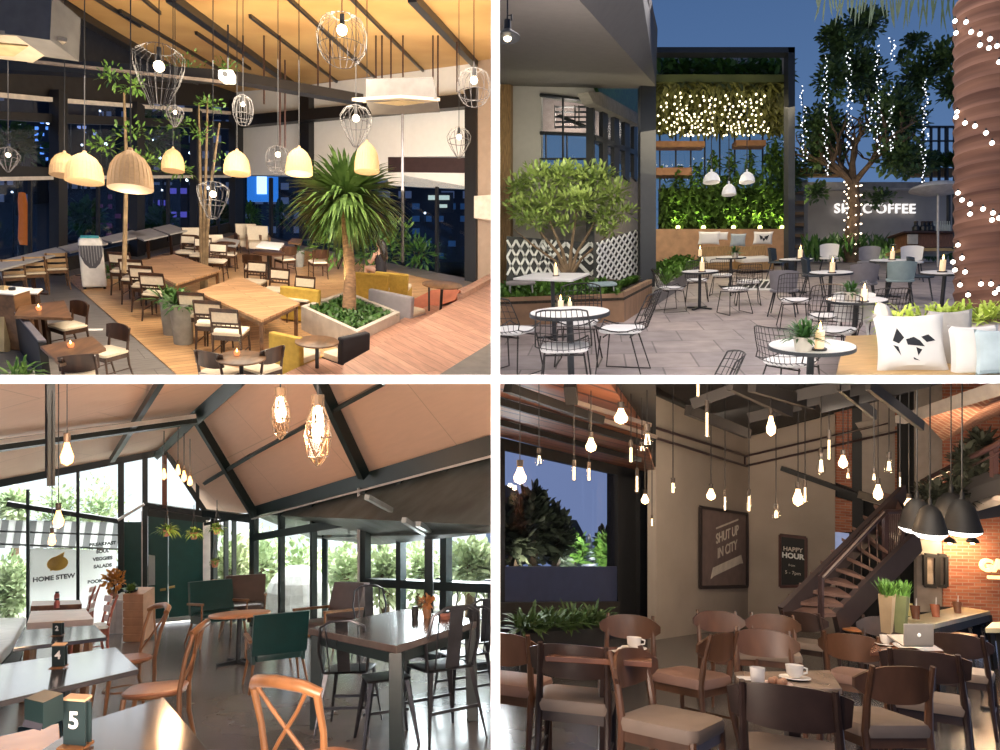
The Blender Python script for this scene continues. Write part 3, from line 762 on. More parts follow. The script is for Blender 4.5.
for i, (x, y, r, h, lab) in enumerate(((338, 270, .9, 1.5, 'left of the yucca trunk'), (372, 275, .8, 1.4, 'right of the yucca trunk'), (395, 262, .8, 1.3, 'behind the seated person'), (418, 268, .7, .9, 'left of the thin pole by the window'),
        (250, 228, .4, .9, 'under the corner window'), (282, 226, .5, .9, 'behind the white table'), (325, 240, .7, .8, 'along the right window beside the thin column'), (360, 250, .6, 1.0, 'behind the yucca trunk'))):
    shrub('leafy_plant', R1.at(x, y, 0), 'leafy green plant ' + lab, r, h, 260, .3, .07, 20+i, LEAF if i % 2 else LEAF2)
# air cooler
o = thing('air_cooler', 'white portable air cooler with a dark curved grille', 'air cooler', face(R1, 95, 288, 97, 330, 0, 1.0))
wp = pm('cooler_white', (.85, .82, .78), .35)
sx = 26/F*R1.P(95, 288).y
MB().lathe([(sx*.56, .06), (sx*.58, .1), (sx*.56, 1.05), (sx*.5, 1.13), (sx*.3, 1.16)], 4).build('body', wp, o, bevel=.05).rotation_euler = (0, 0, R(45))
MB().prism([(-sx*.36, 0), (sx*.36, 0), (sx*.38, .01), (-sx*.38, .01)], 0, .01)
g = MB(); pts = [(-.4, 1.0), (.4, 1.0), (.36, .78), (.25, .6), (.1, .5), (-.1, .5), (-.25, .6), (-.36, .78)]
g.add([(x*sx, -sx*.42, z) for x, z in pts] + [(x*sx, -sx*.38, z) for x, z in pts], [tuple(range(8)), tuple(range(8, 16))] + [(i, (i+1) % 8, (i+1) % 8+8, i+8) for i in range(8)])
g.build('grille', pm('cooler_grille', (.1, .1, .12), .5), o)
g = MB()
for k in range(9): x = (-.36 + k*.09)*sx; g.bar((x, -sx*.43, 1.0), (x, -sx*.43, .55 + .25*abs(k-4)/4), .01, .01)
g.build('grille_bars', pm('cooler_bar', (.4, .4, .42), .4), o)
MB().box(-sx*.3, -sx*.3, 1.155, sx*.3, sx*.1, 1.18).build('control_panel', pm('teal_panel', (.05, .45, .5), .3), o, bevel=.01)
for s in (-1, 1):
    for t in (-1, 1): MB().cyl((s*sx*.33, t*sx*.33, 0), .03, 0, .07, 10).build('caster', BLACK, o)
# square tables, low partition, lounge pieces in the near left corner
corner_table('square_table', R1, [(14, 316), (19, 306), (64, 300), (72, 318)], .74, MIDW, DARKW, 'square brown table behind the nearest one along the low partition', legs='pedestal')
corner_table('square_table', R1, [(60, 364), (40, 346), (92, 336), (106, 348)], .74, MIDW, DARKW, 'nearest square brown table along the low partition', legs='pedestal')
ch_panel(face(R1, 68, 326, 46, 330), 'walnut chair with cream seat pulled out from the farther square table')
ch_panel(face(R1, 107, 352, 84, 358), 'walnut chair with cream seat pulled out from the nearest square table')
ch_panel(face(R1, 80, 376, 74, 350), 'dark walnut chair seen from behind at the lower edge by the nearest square table')
o = thing('low_partition', 'dark low partition running beside the square tables', 'partition', R1.frame(30, 350))
inv = R1.frame(30, 350).inverted(); A, B = R1.P(5, 322, .0), R1.P(52, 384, .0)
m = MB(); m.T = inv; up = R1.n*.62; th = V((-.12, 0, 0)); m.slab([A, B, B+up, A+up], th); m.build('panel', DARKP, o)
m = MB(); m.T = inv; m.slab([A+up*1.02, B+up*1.02, B+up*1.02+th, A+up*1.02+th], R1.n*.03); m.build('cap_rail', pm('grey_cap', (.2, .18, .19), .5), o)
tag(MB().bar(D(3, 352, 11), D(3, 286, 11), .14, .14).build('post', pm('beige_post', (.5, .38, .2), .7)), 'beige square post at the left edge beside the low partition', 'post')
o = thing('service_stand', 'brown service stand with a white tray on top at the left edge', 'stand', R1.at(6, 290, .95))
MB().box(-.3, -.2, 0, .25, .2, .93).build('body', MIDW, o, bevel=.01); MB().box(-.34, -.24, .93, .28, .24, .96).build('tray', WHITE, o, bevel=.01)
MB().cyl((.1, 0, 0), .05, .96, 1.0, 12).build('black_cap', BLACK, o)
tag(MB().box(-.25, -.18, 0, .25, .18, .025).build('menu', WHITE, bevel=.004), 'open white menu on a dark stand above the farther square table', 'menu').matrix_world = R1.M(R1.P(23, 292, .8), 20)
o = thing('menu_stand', 'dark stand under the open white menu', 'stand', R1.M(R1.P(23, 292, .8) - R1.n*.8, 20)); MB().box(-.2, -.15, .0, .2, .15, .77).build('body', DARKW, o); MB().box(-.24, -.17, .77, .24, .17, .8).build('top', MIDW, o)
REDC = pm('red_candle_glass', (.8, .25, .12), .2, emit=(1, .3, .1), es=1.2)
def jar(room, px, py, h, label, r=.04, hh=.09):
    o = thing('candle_jar', label, 'candle', room.M(room.P(px, py, h)))
    MB().lathe([(r*.8, 0), (r, .02), (r, hh*.6), (r*.9, hh*.6), (r*.7, .02)], 14).build('jar', REDC, o, smooth=True)
    MB().lathe([(.001, hh*.4), (.012, hh*.7), (.001, hh*1.1)], 8).build('flame', CANDLE, o)
jar(R1, 39, 310, .74, 'red glass candle jar on the farther square table'); jar(R1, 71, 347, .74, 'red glass candle jar on the nearest square table')
o = thing('water_glass', 'clear glass beside the candle on the farther square table', 'glass', R1.M(R1.P(38, 306, .74))); MB().lathe([(.03, 0), (.04, .16)], 14).build('glass_wall', CLEAR, o); MB().cyl((0,0,0), .028, .005, .01, 12).build('foot', CLEAR, o)
tag(MB().box(-.14, -.06, 0, .14, .06, .01).build('napkin', WHITE), 'folded white paper lying on the grey tiles between the two square tables', 'paper').matrix_world = R1.M(R1.P(94, 330, 0.005), 20)
# round tables and chairs in front
rt_m = make_round_table('round_table', MIDW, BLACK, .33, .74)
rt_m(R1.at(241, 357, .74), 'round brown table with a candle at the lower edge of the café')
rt_m(R1.at(317, 341, .74), 'round brown table next to the concrete planter box')
jar(R1, 237, 355, .74, 'red candle jar on the round brown table at the lower edge')
tag(MB().cyl((0,0,0), .02, 0, .2, 10).build('bud_vase', CLEAR), 'tiny clear bud vase on the round table at the lower edge', 'vase').matrix_world = R1.M(R1.P(240, 353, .74))
ch_panel(face(R1, 220, 372, 244, 362), 'walnut chair with cream seat left of the round table at the lower edge')
ch_panel(face(R1, 262, 368, 242, 362), 'walnut chair with cream seat right of the round table at the lower edge')
def cube_seat(M, label, mat, w=.62, d=.62, h=.42, back=True):
    o = thing('lounge_chair', label, 'armchair', M)
    MB().box(-w/2, -d/2, .05, w/2, d/2, h*.75).build('base', mat, o, bevel=.02)
    cushion(MB(), w, d*.9, h*.75, h).build('seat_cushion', CREAM if back else mat, o, smooth=True)
    if back: MB().box(-w/2, d/2-.1, .05, w/2, d/2+.03, h+.33).build('backrest', mat, o, bevel=.03)
    return o
cube_seat(face(R1, 308, 300, 340, 285, .42), 'mustard fabric lounge chair between the near long table and the planter box', YELLOW, .85, .8)
cube_seat(face(R1, 297, 352, 316, 345, .4), 'mustard and cream lounge chair left of the round table by the planter', YELLOW, .6, .6)
cube_seat(face(R1, 372, 284, 385, 268, .42), 'mustard lounge chair in front of the seated person', YELLOW, .9, .8)
cube_seat(face(R1, 394, 284, 410, 268, .42), 'tan lounge chair close to the raised steps behind the yucca', YELLOW, .8, .7)
cube_seat(face(R1, 398, 306, 420, 300, .42), 'grey lounge chair at the corner of the planter box', pm('grey_fabric', (.33, .31, .33), .9, var=.08), 1.1, .6)
cube_seat(face(R1, 345, 352, 325, 345, .4), 'black lounge chair in the shade of the planter box', pm('black_fabric', (.02, .02, .025), .8), .6, .5)
# raised platform at the lower right, in two steps
def platform(px, h, mat, name, label):
    W = [R1.P(x, y, h) for x, y in px]; c = sum(W, V((0,0,0)))/len(W); M = R1.M(c - R1.n*h); inv = M.inverted()
    m = MB(); m.T = inv; m.slab(W, -R1.n*(h-.02)); o = m.build(name, mat); o.matrix_world = M; o['kind'] = 'structure'; return o
platform([(262, 384), (404, 318), (470, 284), (500, 268), (500, 384)], .3, PINKPL, 'platform_lower', '')
platform([(338, 384), (344, 364), (440, 310), (500, 277), (500, 342), (424, 384)], .75, PINKPL, 'platform_upper', '')
struct(MB().slab([R1.P(x, y, 1.0) for x, y in ((424, 384), (500, 337), (500, 384))], -R1.n*.24), 'trim_7', pm('grey_kerb', (.2, .18, .16), .7))
m = MB(); m.bar(R1.P(460, 297, .78), R1.P(500, 275, .78), .12, .12); struct(m, 'trim_8', pm('pale_pink_kerb', (.6, .38, .28), .6))
tag(wpoly(MB(), Plane(R1.P(428, 305, .3), V((0, -1, 0))), [(396, 308), (432, 290), (446, 288), (460, 290), (455, 300), (400, 318)], 0, .3).build('floor_cushion', pm('coral_fabric', (.72, .26, .16), .9, var=.1)), 'long coral red cushion lying on the raised step', 'cushion')
for x, y0, y1, lab in ((429, 286, 311, 'nearest to the grey lounge chair'), (441.5, 286, 303, 'middle one of the three'), (457.5, 284, 295, 'by the end column')):
    tag(MB().tube([R1.P(x, y1, .3), R1.P(x, y1, .3) + V((0, 0, (y1-y0)/F*R1.P(x, y1, .3).y))], .022, 6).build('railing_post', BLACK), 'thin black post on the edge of the raised platform, ' + lab, 'post')
tag(MB().tube([D(402.5, 262, 15), D(402.5, 80, 15)], .03, 6).build('pole', pm('grey_pole', (.10, .09, .09), .5, .0)), 'tall thin grey pole before the right window', 'pole')
rt_m2 = make_round_table('bar_table', MIDW, BLACK, .42, 1.0)
rt_m2(R1.at(443, 270, 1.3, 0), 'high round table on the raised steps before the right window')
# seated person
def seated_person(M, label):
    o = thing('person', label, 'person', M)
    skin = pm('skin', (.46, .27, .19), .5, var=.05)
    sk = MB(); sk.tube([(0, .02, .42), (0, .03, .6), (0, .01, .8), (0, .0, .94), (0, -.01, 1.0), (0, -.02, 1.05)], [.15, .12, .15, .14, .055, .05], 12)
    sk.ball((0, -.03, 1.16), .085, .1, .115, 14, 10)
    sk.tube([(0, -.12, 1.15), (0, -.145, 1.13), (0, -.13, 1.115)], [.012, .016, .012], 6)
    for s in (-1, 1):
        sk.tube([(s*.17, 0, .92), (s*.22, -.04, .76), (s*.21, -.12, .66), (s*.14, -.3, .66), (s*.08, -.38, .68)], [.048, .042, .038, .03, .024], 8)
        for k in range(4): sk.tube([(s*.08 + (k-1.5)*.013, -.38, .68), (s*.07 + (k-1.5)*.013, -.43, .67), (s*.065 + (k-1.5)*.012, -.45, .65)], [.009, .008, .006], 5)
        sk.tube([(s*.1, -.36, .68), (s*.05, -.39, .7)], [.01, .007], 5)
        sk.tube([(s*.09, 0, .46), (s*.11, -.25, .48), (s*.1, -.45, .47), (s*.1, -.47, .25), (s*.1, -.45, .05), (s*.1, -.56, .03)], [.085, .08, .06, .05, .035, .03], 8)
    sk.build('body', skin, o, smooth=True)
    MB().tube([(0, .02, .44), (0, .03, .6), (0, .01, .8), (0, .0, .95)], [.165, .135, .165, .13], 14).build('top', pm('black_cloth', (.012, .01, .014), .8), o, smooth=True)
    h = MB(); h.ball((0, .0, 1.18), .1, .11, .12, 14, 10); h.tube([(0, .06, 1.2), (0, .12, 1.05), (0, .14, .85), (0, .13, .72)], [.09, .1, .09, .04], 10)
    h.build('hair', pm('dark_hair', (.012, .008, .006), .5), o, smooth=True)
seated_person(face(R1, 380, 271, 352, 263, .45, 1.0), 'person with long dark hair in a black sleeveless top, sitting and looking down')
# ---- outside at night
ext = pm('night_tower', (.03, .035, .05), .6)
def tower(name, x0, y0, x1, y1, dist, label, col, es, seed, nx, nz):
    A = D(x0, y1, dist); B = D(x1, y0, dist); o = thing(name, label, 'building', Matrix.Translation(A))
    w_, h_ = B.x-A.x, B.z-A.z
    MB().box(0, 0, 0, w_, 8, h_).build('wall', ext, o)
    rr = random.Random(seed); mt = glow(name+'_lit%d' % seed, col, es)
    for i in range(nx):
        for k in range(nz):
            if rr.random() < .5: MB().box(w_*(i+.2)/nx, -.1, h_*(k+.25)/nz, w_*(i+.8)/nx, 0, h_*(k+.7)/nz).build('window', mt, o)
tower('tower_block', 34, 119, 62, 162, 60, 'tall block with blue lit windows beyond the left glass wall', (.12, .28, .75), 2.2, 1, 5, 7)
tower('tower_block', 66, 118, 98, 168, 70, 'grey blue block with pale windows between the first two columns', (.3, .35, .6), 1.3, 2, 6, 8)
tower('low_building', 145, 185, 190, 232, 50, 'low violet lit building beyond the second column', (.10, .08, .4), 1.2, 3, 4, 4)
tower('low_building', 60, 192, 132, 240, 45, 'dark low building lit dim purple behind the air cooler', (.09, .03, .08), .5, 5, 8, 5)
tower('low_building', 410, 200, 470, 262, 50, 'dark building beyond the right window with dim blue windows', (.02, .06, .14), .7, 6, 5, 5)
sg = thing('lit_sign', 'bright blue lit sign column beyond the corner window', 'sign', Matrix.Translation(D(262, 190, 50)))
MB().box(-1.1, 0, -.8, 1.1, .3, 2).build('board', glow('sign_blue', (.03, .2, .6), 1.2), sg); MB().box(-.35, -.1, -.3, .35, 0, 1.8).build('light_bar', glow('sign_white', (.6, .8, 1), 2.5), sg)
for x, y, r, col in ((48, 122, 3.2, 0), (88, 121.5, 2.8, 0), (106, 144, 2, 0), (82, 145, 1.4, 0), (152, 141, 2.6, 0), (147, 149, 2, 1), (160, 158, 1.6, 0), (100, 111, 1.2, 0), (20, 125, 1.8, 0), (190, 153, 1.8, 0), (204, 175, 1.7, 0), (187, 180, 1.9, 0), (12, 192, 1.3, 0), (21, 195, 1.4, 0),
        (162, 190, 1.2, 0), (208, 188, 2.2, 0), (218, 191, 2, 0), (30, 139, 1.2, 0), (70, 119, 1.5, 1), (425, 213, 1.4, 0), (130, 124, 1.2, 0), (66, 203, 1.2, 0)):
    o = thing('street_light', 'distant round street light glowing in the night outside', 'light', Matrix.Translation(D(x, y, 40)), 'distant street lights outside the night windows')
    MB().ball((0, 0, 0), r*.72/F*40, seg=10, rings=6).build('globe', glow('street_glow_%d' % col, ((.9, .95, 1), (.5, .6, 1))[col], 7), o)
    MB().tube([(0, .1, -.1), (0, .1, -4)], .05, 5).build('pole', BLACK, o)
o = thing('lit_sign', 'pale two-line lit shop sign beyond the right window', 'sign', Matrix.Translation(D(438, 198, 45)))
MB().box(-.65, 0, -.1, .75, .1, .18).build('letter_band', glow('sign_warm', (.75, .8, .6), 1), o); MB().box(.1, 0, -.62, .6, .1, -.42).build('letter_band', glow('sign_warm', (.75, .8, .6), 1), o); MB().box(-.9, .11, -.9, 1, .2, .4).build('board', ext, o)
o = thing('banner_tube', 'tall orange inflatable tube standing outside the left window', 'inflatable', Matrix.Translation(D(25, 246, 22)))
s_ = 22/F; MB().tube([(0, 0, 0), (-.05, 0, 8*s_), (-1*s_, 0, 30*s_), (-2.5*s_, 0, 45*s_), (-3*s_, 0, 53*s_)], [4*s_, 4.6*s_, 4.4*s_, 4*s_, 3*s_], 12).build('tube', pm('orange_nylon', (.9, .2, .02), .5, emit=(1, .2, .02), es=.35), o, smooth=True); MB().cyl((0, 0, 0), .2, -4.3, 0, 12).build('blower', BLACK, o)
for i, (x, y0, y1) in enumerate(((18, 125, 170), (150, 112, 170), (85, 205, 235), (160, 215, 240), (215, 205, 240))):
    o = thing('street_tree', 'dim tree standing outside in the dark street', 'tree', Matrix.Translation(D(x, y1, 30)), 'dim street trees outside the left window'); s_ = 30/F; hh = (y1-y0)*s_
    MB().tube([(0, 0, -2), (0, 0, hh*.6)], .1, 6).build('trunk', SOIL, o); foliage(MB(), (0, 0, hh*.6), hh*.5, hh*.5, hh*.45, 260, .5, .25, 50+i, shell=.2).build('leaves', LEAF, o)
struct(MB().slab([R1.P(x, y, -6.5) for x, y in ((-200, 330), (239, 238), (620, 320), (560, 165), (-60, 135))], -R1.n*.2), 'ground_street', pm('asphalt', (.03, .03, .035), .7))
for i, (x0, y0_, x1, y1_, dd) in enumerate(((-30, 88, 33, 200, 75), (98, 90, 150, 200, 78), (150, 100, 236, 200, 72), (33, 98, 98, 200, 80), (240, 150, 330, 240, 70), (330, 140, 480, 240, 74))):
    tower('dark_building', x0, y0_, x1, y1_ + 40, dd, 'dark building with few lit windows, ' + ('leftmost beyond the glass', 'behind the slim gable tree', 'behind the indoor tree', 'behind the blue lit tower', 'beyond the blue sign', 'beyond the thin pole')[i], (.25, .3, .45), .22, 60+i, 7, 9)
# light of the café: points at its lamps, then added soft areas
lw = (1, .80, .56)
point('cassette_fill', D(28, 108, 8.4), 45, (1, .82, .6), .3)  # added point below the cassette, brightens its cream underside
for x, y, e in ((130, 192, 60), (84, 186, 50), (173, 174, 50), (237, 178, 60), (299, 178, 60), (367, 178, 60)):
    point('lamp_light', D(x, y+16, 9.5 if x < 160 else 12), e*.8, lw, .15)
for x, y, d_, e in ((159, 66, 9, 120), (342, 30, 9, 200), (356, 118, 11, 90), (459, 136, 13, 70), (474, 80, 10, 60), (213, 192, 10, 60), (243, 104, 12, 60)):
    point('lamp_light', D(x, y-6, d_), e*.25, (1, .84, .6), .12)
area('overhead_fill', D(260, 60, 11), D(290, 330, 13), 340, 3.5, (1, .86, .68), 2.5)  # added unseen soft areas; no such fittings hang under this roof
area('overhead_fill', D(420, 60, 10), D(420, 350, 11), 110, 2.0, (1, .82, .66), 2)
area('overhead_fill', D(60, 80, 9.5), D(60, 330, 11.5), 90, 2, (1, .84, .68), 2)
area('uplight', D(330, 130, 13), D(330, 10, 13), 330, 5, (1, .84, .58), 3)  # added areas aimed up to brighten the plywood, no fitting there
area('uplight', D(130, 90, 10.5), D(150, 0, 12), 70, 3, (1, .84, .58), 3)
area('wall_fill', D(420, 190, 15), D(425, 130, 20), 260, 2.5, (1, .92, .82))  # added areas that brighten the white wall; no washer fitting exists
area('wall_fill', D(290, 190, 16), D(290, 130, 22), 200, 2.5, (1, .92, .82))

for _o in bpy.data.objects:
    if _o.name not in room_of: room_of[_o.name] = 1

# ================================================================ upper right: courtyard café at dusk
R2 = Room(205, -.05, 750, 1.94)
TILE2 = planks('courtyard_tiles', (.42, .34, .31), (.32, .27, .26), (.18, .15, .14), .9, .9, .55, rot=8, mortar=.012, offset=.5)
CONC = pm('warm_grey_render', (.36, .33, .31), .85, var=.08, scale=2)
SOFF = pm('soffit_grey', (.18, .16, .145), .85, var=.05)
FASC = pm('fascia_grey', (.085, .082, .085), .7, var=.08)
FRAME = pm('dark_frame', (.022, .024, .028), .45, var=.1)
PLANK2 = planks('planter_boards', (.38, .22, .12), (.30, .17, .09), (.12, .07, .04), 1.8, .2, .5)
OAKV = pm('oak_cladding', (.42, .25, .11), .5, var=.3, scale=12, stretch=(6, 6, .4))
BLUEG = glass('blue_window_glass', (.92, .95, .92), .14)
MARB = pm('marble_top', (.78, .75, .71), .35, var=.06, scale=4)
SEATW = pm('white_seat_pad', (.74, .71, .68), .7, var=.03)
WIRE2 = pm('dark_chair_wire', (.03, .024, .022), .4, .3)
p2 = lambda pts: [R2.P(x, y) for x, y in pts]
fr2 = R2.frame(750, 320)
struct(MB().slab(p2([(498, 283), (640, 262), (1010, 262), (1010, 385), (498, 385)]), -R2.n*.1), 'floor_courtyard', TILE2, frame=fr2)
# left building
WB = R2.wall(470, 288, 594, 285); yB = WB.at(560, 200).y
WC = R2.wall(594, 285, 640, 268)
struct(wpoly(MB(), WB, [(498, 60), (541, 60), (541, 290), (498, 290)], .0, .3), 'wall_left', pm('pale_render', (.50, .47, .44), .85, var=.03))
struct(wpoly(MB(), WB, [(541, 171), (594, 171), (594, 290), (541, 290)], .0, .3), 'wall_under_window', pm('mid_grey_render', (.30, .27, .25), .85))
struct(wpoly(MB(), WB, [(541, 60), (594, 60), (594, 102), (541, 94)], .0, .3), 'wall_header', MATS['pale_render'])
tag(wpoly(MB(), WB, [(499.5, 80), (510.5, 80), (510.5, 292), (499.5, 292)], .35, .3).build('timber_post', OAKV), 'vertical timber clad post at the left edge of the courtyard', 'post')
def member(pl, a, b_, wpx, name, mat=FRAME, d=.12, off=.06, kind=True):
    m = MB(); wbar(m, pl, a, b_, pxw(pl, a[0], a[1], wpx), d, off)
    return struct(m, name, mat) if kind else m
# window frames
struct(wpoly(MB(), WB, [(541, 94), (594, 102), (594, 180), (541, 180)], -.02, .01), 'window_8', BLUEG)
struct(wpoly(MB(), WB, [(541, 95), (594, 102), (594, 134), (541, 133)], -1.6, .1), 'wall_inside', pm('pink_interior', (.55, .45, .42), .8))
point('window_light', WB.at(567, 116, -.9), 40, (1, .84, .78), .3); point('window_light', WC.at(615, 130, -.6), 30, (1, .84, .78), .3)
struct(wpoly(MB(), WC, [(594, 104), (640, 124), (640, 178), (594, 140)], -1.1, .1), 'wall_inside', pm('pink_interior', (.5, .4, .4)))
for a, b_, w_ in (((540, 95), (594, 101), 2.2), ((540, 133), (594, 135), 2.2), ((540, 159), (594, 159), 1), ((540, 170.5), (594, 170.5), 2), ((563, 97), (563, 172), 1.6), ((546, 134), (546, 170), 1), ((567, 134), (567, 170), 1)):
    member(WB, a, b_, w_, 'window_mullion')
for y in (107, 112, 117, 122, 127): member(WB, (555, y), (586, y), .5, 'window_lattice', off=-.5)
for x in (555, 575, 579): member(WB, (x, 106), (x, 128), .8, 'window_lattice', off=-.5)
m = MB(); m.T = Matrix.Identity(4); struct(wpoly(m, WB, [(556, 116), (582, 127), (586, 127), (586, 125), (560, 114)], -.5, .05), 'stair_string', FRAME)
member(WB, (590.5, 100), (590.5, 290), 7.5, 'column', d=.3, off=.2)
struct(wpoly(MB(), WC, [(594, 103), (640, 124), (640, 262), (594, 270)], -.02, .01), 'window_9', BLUEG)
for x, w_, yt in ((603.5, 4.5, 107), (615, 4.5, 113), (625.5, 4.5, 118), (634, 3, 121)): member(WC, (x, yt), (x, 180), w_, 'window_mullion')
member(WC, (594, 103), (640, 123), 3, 'window_mullion'); member(WC, (594, 138), (640, 155), 1.6, 'window_mullion')
struct(wpoly(MB(), WC, [(594, 176), (640, 178), (640, 262), (594, 270)], .05, .2), 'wall_side', pm('mid_grey_render', (.30, .27, .25), .85))
struct(wpoly(MB(), WC, [(588, 92), (600, 92), (641, 115), (641, 126), (594, 103)], .3, .3), 'trim_9', pm('pale_fascia', (.30, .27, .24), .8))
struct(wpoly(MB(), WC, [(594, 80), (650, 80), (650, 120), (600, 94)], .1, .1), 'hanging_green_wall', LEAF)
# canopy with its deep edge and its post
CP = plane3(R2.wall(594, 285, 640, 285).at(500, 88), R2.wall(594, 285, 640, 285).at(640, 88), D(500, -60, 6.5))
struct(MB().slab([CP.at(x, y) for x, y in ((496, 88.5), (655, 88.5), (655, 85), (574, -6), (496, -6))], V((0, 0, .15))), 'ceiling_canopy', SOFF)
A, B = CP.at(656, 86), CP.at(571, -10)
m = MB(); k1 = D(657.5, 33, A.y); 
m.slab([A, B, V((B.x + .75, B.y + .1, B.z + .9)), k1], V((0, .0, .12)))
struct(m, 'canopy_fascia', FASC)
m = MB(); m.slab([k1, V((B.x + .75, B.y + .1, B.z + .9)), V((B.x + .95, B.y + .5, B.z + .95)), k1 + V((.1, .8, 0.02))], V((0, 0, .1))); struct(m, 'canopy_edge', pm('fascia_edge', (.13, .115, .12), .8))
ypost = R2.P(648, 287).y
struct(MB().slab([D(640.5, 84, ypost), D(656, 84, ypost), D(656, 290, ypost), D(640.5, 290, ypost)], V((.0, .35, 0))), 'column', FRAME)
# pavilion: frame, ceiling full of bulbs, back windows, green wall
yf = R2.P(792, 279).y; yb = 22.5
def rect2(x0, ya, x1, yb_, y, d, name, mat, kind=True):
    m = MB().slab([D(x0, ya, y), D(x1, ya, y), D(x1, yb_, y), D(x0, yb_, y)], V((0, d, 0)))
    return struct(m, name, mat) if kind else m
rect2(656, 47, 795, 52.5, yf, .3, 'beam_pavilion', FRAME); rect2(788.5, 47, 795, 277, yf, .3, 'column', FRAME)
rect2(656, 79, 790, 82, yf+.35, .2, 'beam_inner', FRAME)
rect2(656, 52, 789, 64, yf+3.5, .2, 'wall_parapet', pm('parapet', (.42, .37, .33), .8))
rect2(785, 52, 787, 72, yf+.6, .2, 'trim_10', MATS['parapet'])
g = MB(); rnd = random.Random(8)
for i in range(700): g.leaf(D(rnd.uniform(657, 787), rnd.uniform(64, 79), yf + rnd.uniform(1.2, 2.2)), (rnd.uniform(-1, 1), rnd.uniform(-.5, .5), rnd.uniform(-.3, 1)), .4, .14, .3)
tag(g.build('roof_hedge', LEAF), 'dark hedge growing on top of the pavilion roof', 'hedge', kind='stuff')
rect2(654, 66, 789, 80, yf+2.3, .3, 'trim_11', pm('hedge_box', (.035, .05, .03), .9))
PC = plane3(D(656, 82, yf+.3), D(788, 82, yf+.3), D(720, 131, yb-.5))
struct(MB().slab([PC.at(x, y) for x, y in ((654, 82), (788, 82), (788, 131), (654, 131))], V((0, 0, .2))), 'ceiling_pavilion', pm('mossy_ceiling', (.12, .13, .035), .9, var=.4, scale=1.2, col2=(.05, .06, .015)))
g = MB()
for i in range(1500):
    p = PC.at(rnd.uniform(657, 788), rnd.uniform(82, 131)); g.leaf(p, (rnd.uniform(-1, 1), rnd.uniform(-1, 1), rnd.uniform(-.8, 0)), .28, .12, .5)
tag(g.build('ceiling_greenery', pm('olive_leaf', (.20, .20, .045), .6, var=.3, scale=3)), 'green leaves covering the underside of the pavilion roof', 'greenery', kind='stuff')
FB = glow('festoon_bulb', (1, .86, .55), 3.2)
def bulbp(p, r, label, group, cord=0.12, mat=FB):
    o = thing('festoon_bulb', label, 'bulb', Matrix.Translation(p), group)
    MB().ball((0, 0, 0), r, seg=8, rings=6).build('bulb', mat, o, smooth=True)
    if cord: MB().cyl((0, 0, 0), r*.5, r*.8, r*.8+cord, 6).build('socket', BLACK, o)
    return o
FBp = None
pts = []
tries = 0
while len(pts) < 170 and tries < 9000:
    tries += 1; v = rnd.random()**.75; y = 84 + v*45; x = rnd.uniform(658, 765 if y < 120 else 772)
    if all((x-a)**2 + ((y-b_)*1.3)**2 > (4.6 - 2.2*v)**2 for a, b_ in pts): pts.append((x, y))
for x, y in pts:
    p = PC.at(x, y, .0) - V((0, 0, .22)); r = .032
    if FBp is None: FBp = bulbp(p, r, 'small warm bulb hanging from the leafy pavilion ceiling', 'bulbs under the pavilion ceiling')
    else: dup(FBp, Matrix.Translation(p), 'small warm bulb hanging from the leafy pavilion ceiling')
# back of the pavilion
rect2(654, 130, 789, 232, yb+.4, .02, 'window_10', BLUEG)
for x in (660, 676, 691, 705, 720, 735, 750, 763): rect2(x-.6, 130, x+.6, 200, yb, .06, 'window_mullion', FRAME)
rect2(654, 129, 789, 132, yb-.1, .2, 'beam_back', FRAME)
for x0, x1, y0, y1, lab in ((656, 705, 141, 146.5, 'longer wooden shelf board high in the left pavilion window'), (656, 692, 167.5, 175, 'lower wooden shelf board in the left pavilion window'), (736, 766, 140, 145.5, 'short wooden shelf board high in the right pavilion window')):
    tag(rect2(x0, y0, x1, y1, yb-.5, .4, 's', OAKV, False).build('shelf_board', pm('shelf_oak', (.42, .2, .1), .6, var=.15)), lab, 'shelf')
o = thing('green_wall', 'wall of green foliage with climbing plants at the back of the pavilion', 'green wall', Matrix.Translation(D(722, 228, yb)))
inv = Matrix.Translation(-D(722, 228, yb))
g = MB(); g.T = inv
def gleaves(g, n, x0, x1, ya, yb_, top=None, L=.27):
    for i in range(n):
        x = rnd.uniform(x0, x1); y0_ = ya if top is None else top(x); y = rnd.uniform(y0_, yb_)
        g.leaf(D(x, y, yb - rnd.uniform(.0, .5)), (rnd.uniform(-1, 1), rnd.uniform(-1, .2), rnd.uniform(-1, .6)), L, L*.36, .4)
gleaves(g, 3200, 661, 789, 150, 229, lambda x: 150 + 28*(.5+.5*math.sin(x*.35))*(1 if x < 765 else 0) + (14 if x < 700 else 0))
gleaves(g, 500, 767, 789, 138, 229)
g.build('foliage', pm('moss_green_leaf', (.12, .22, .035), .6, var=.35, scale=1.5, col2=(.04, .09, .015)), o)
m = MB(); m.T = inv; m.slab([D(659, 188, yb+.15), D(789, 188, yb+.15), D(789, 230, yb+.15), D(659, 230, yb+.15)], V((0, .1, 0))); m.build('backing', pm('moss_backing', (.06, .10, .03), .9, var=.4, scale=1.5), o)
m = MB().slab([D(655, 229, yb-.8), D(786, 229, yb-.8), D(786, 262, yb-.8), D(655, 262, yb-.8)], V((0, .6, 0)))
tag(m.build('planter_wall', pm('orange_oak', (.50, .27, .13), .55, var=.15, scale=4)), 'long low timber planter wall under the green wall', 'planter')
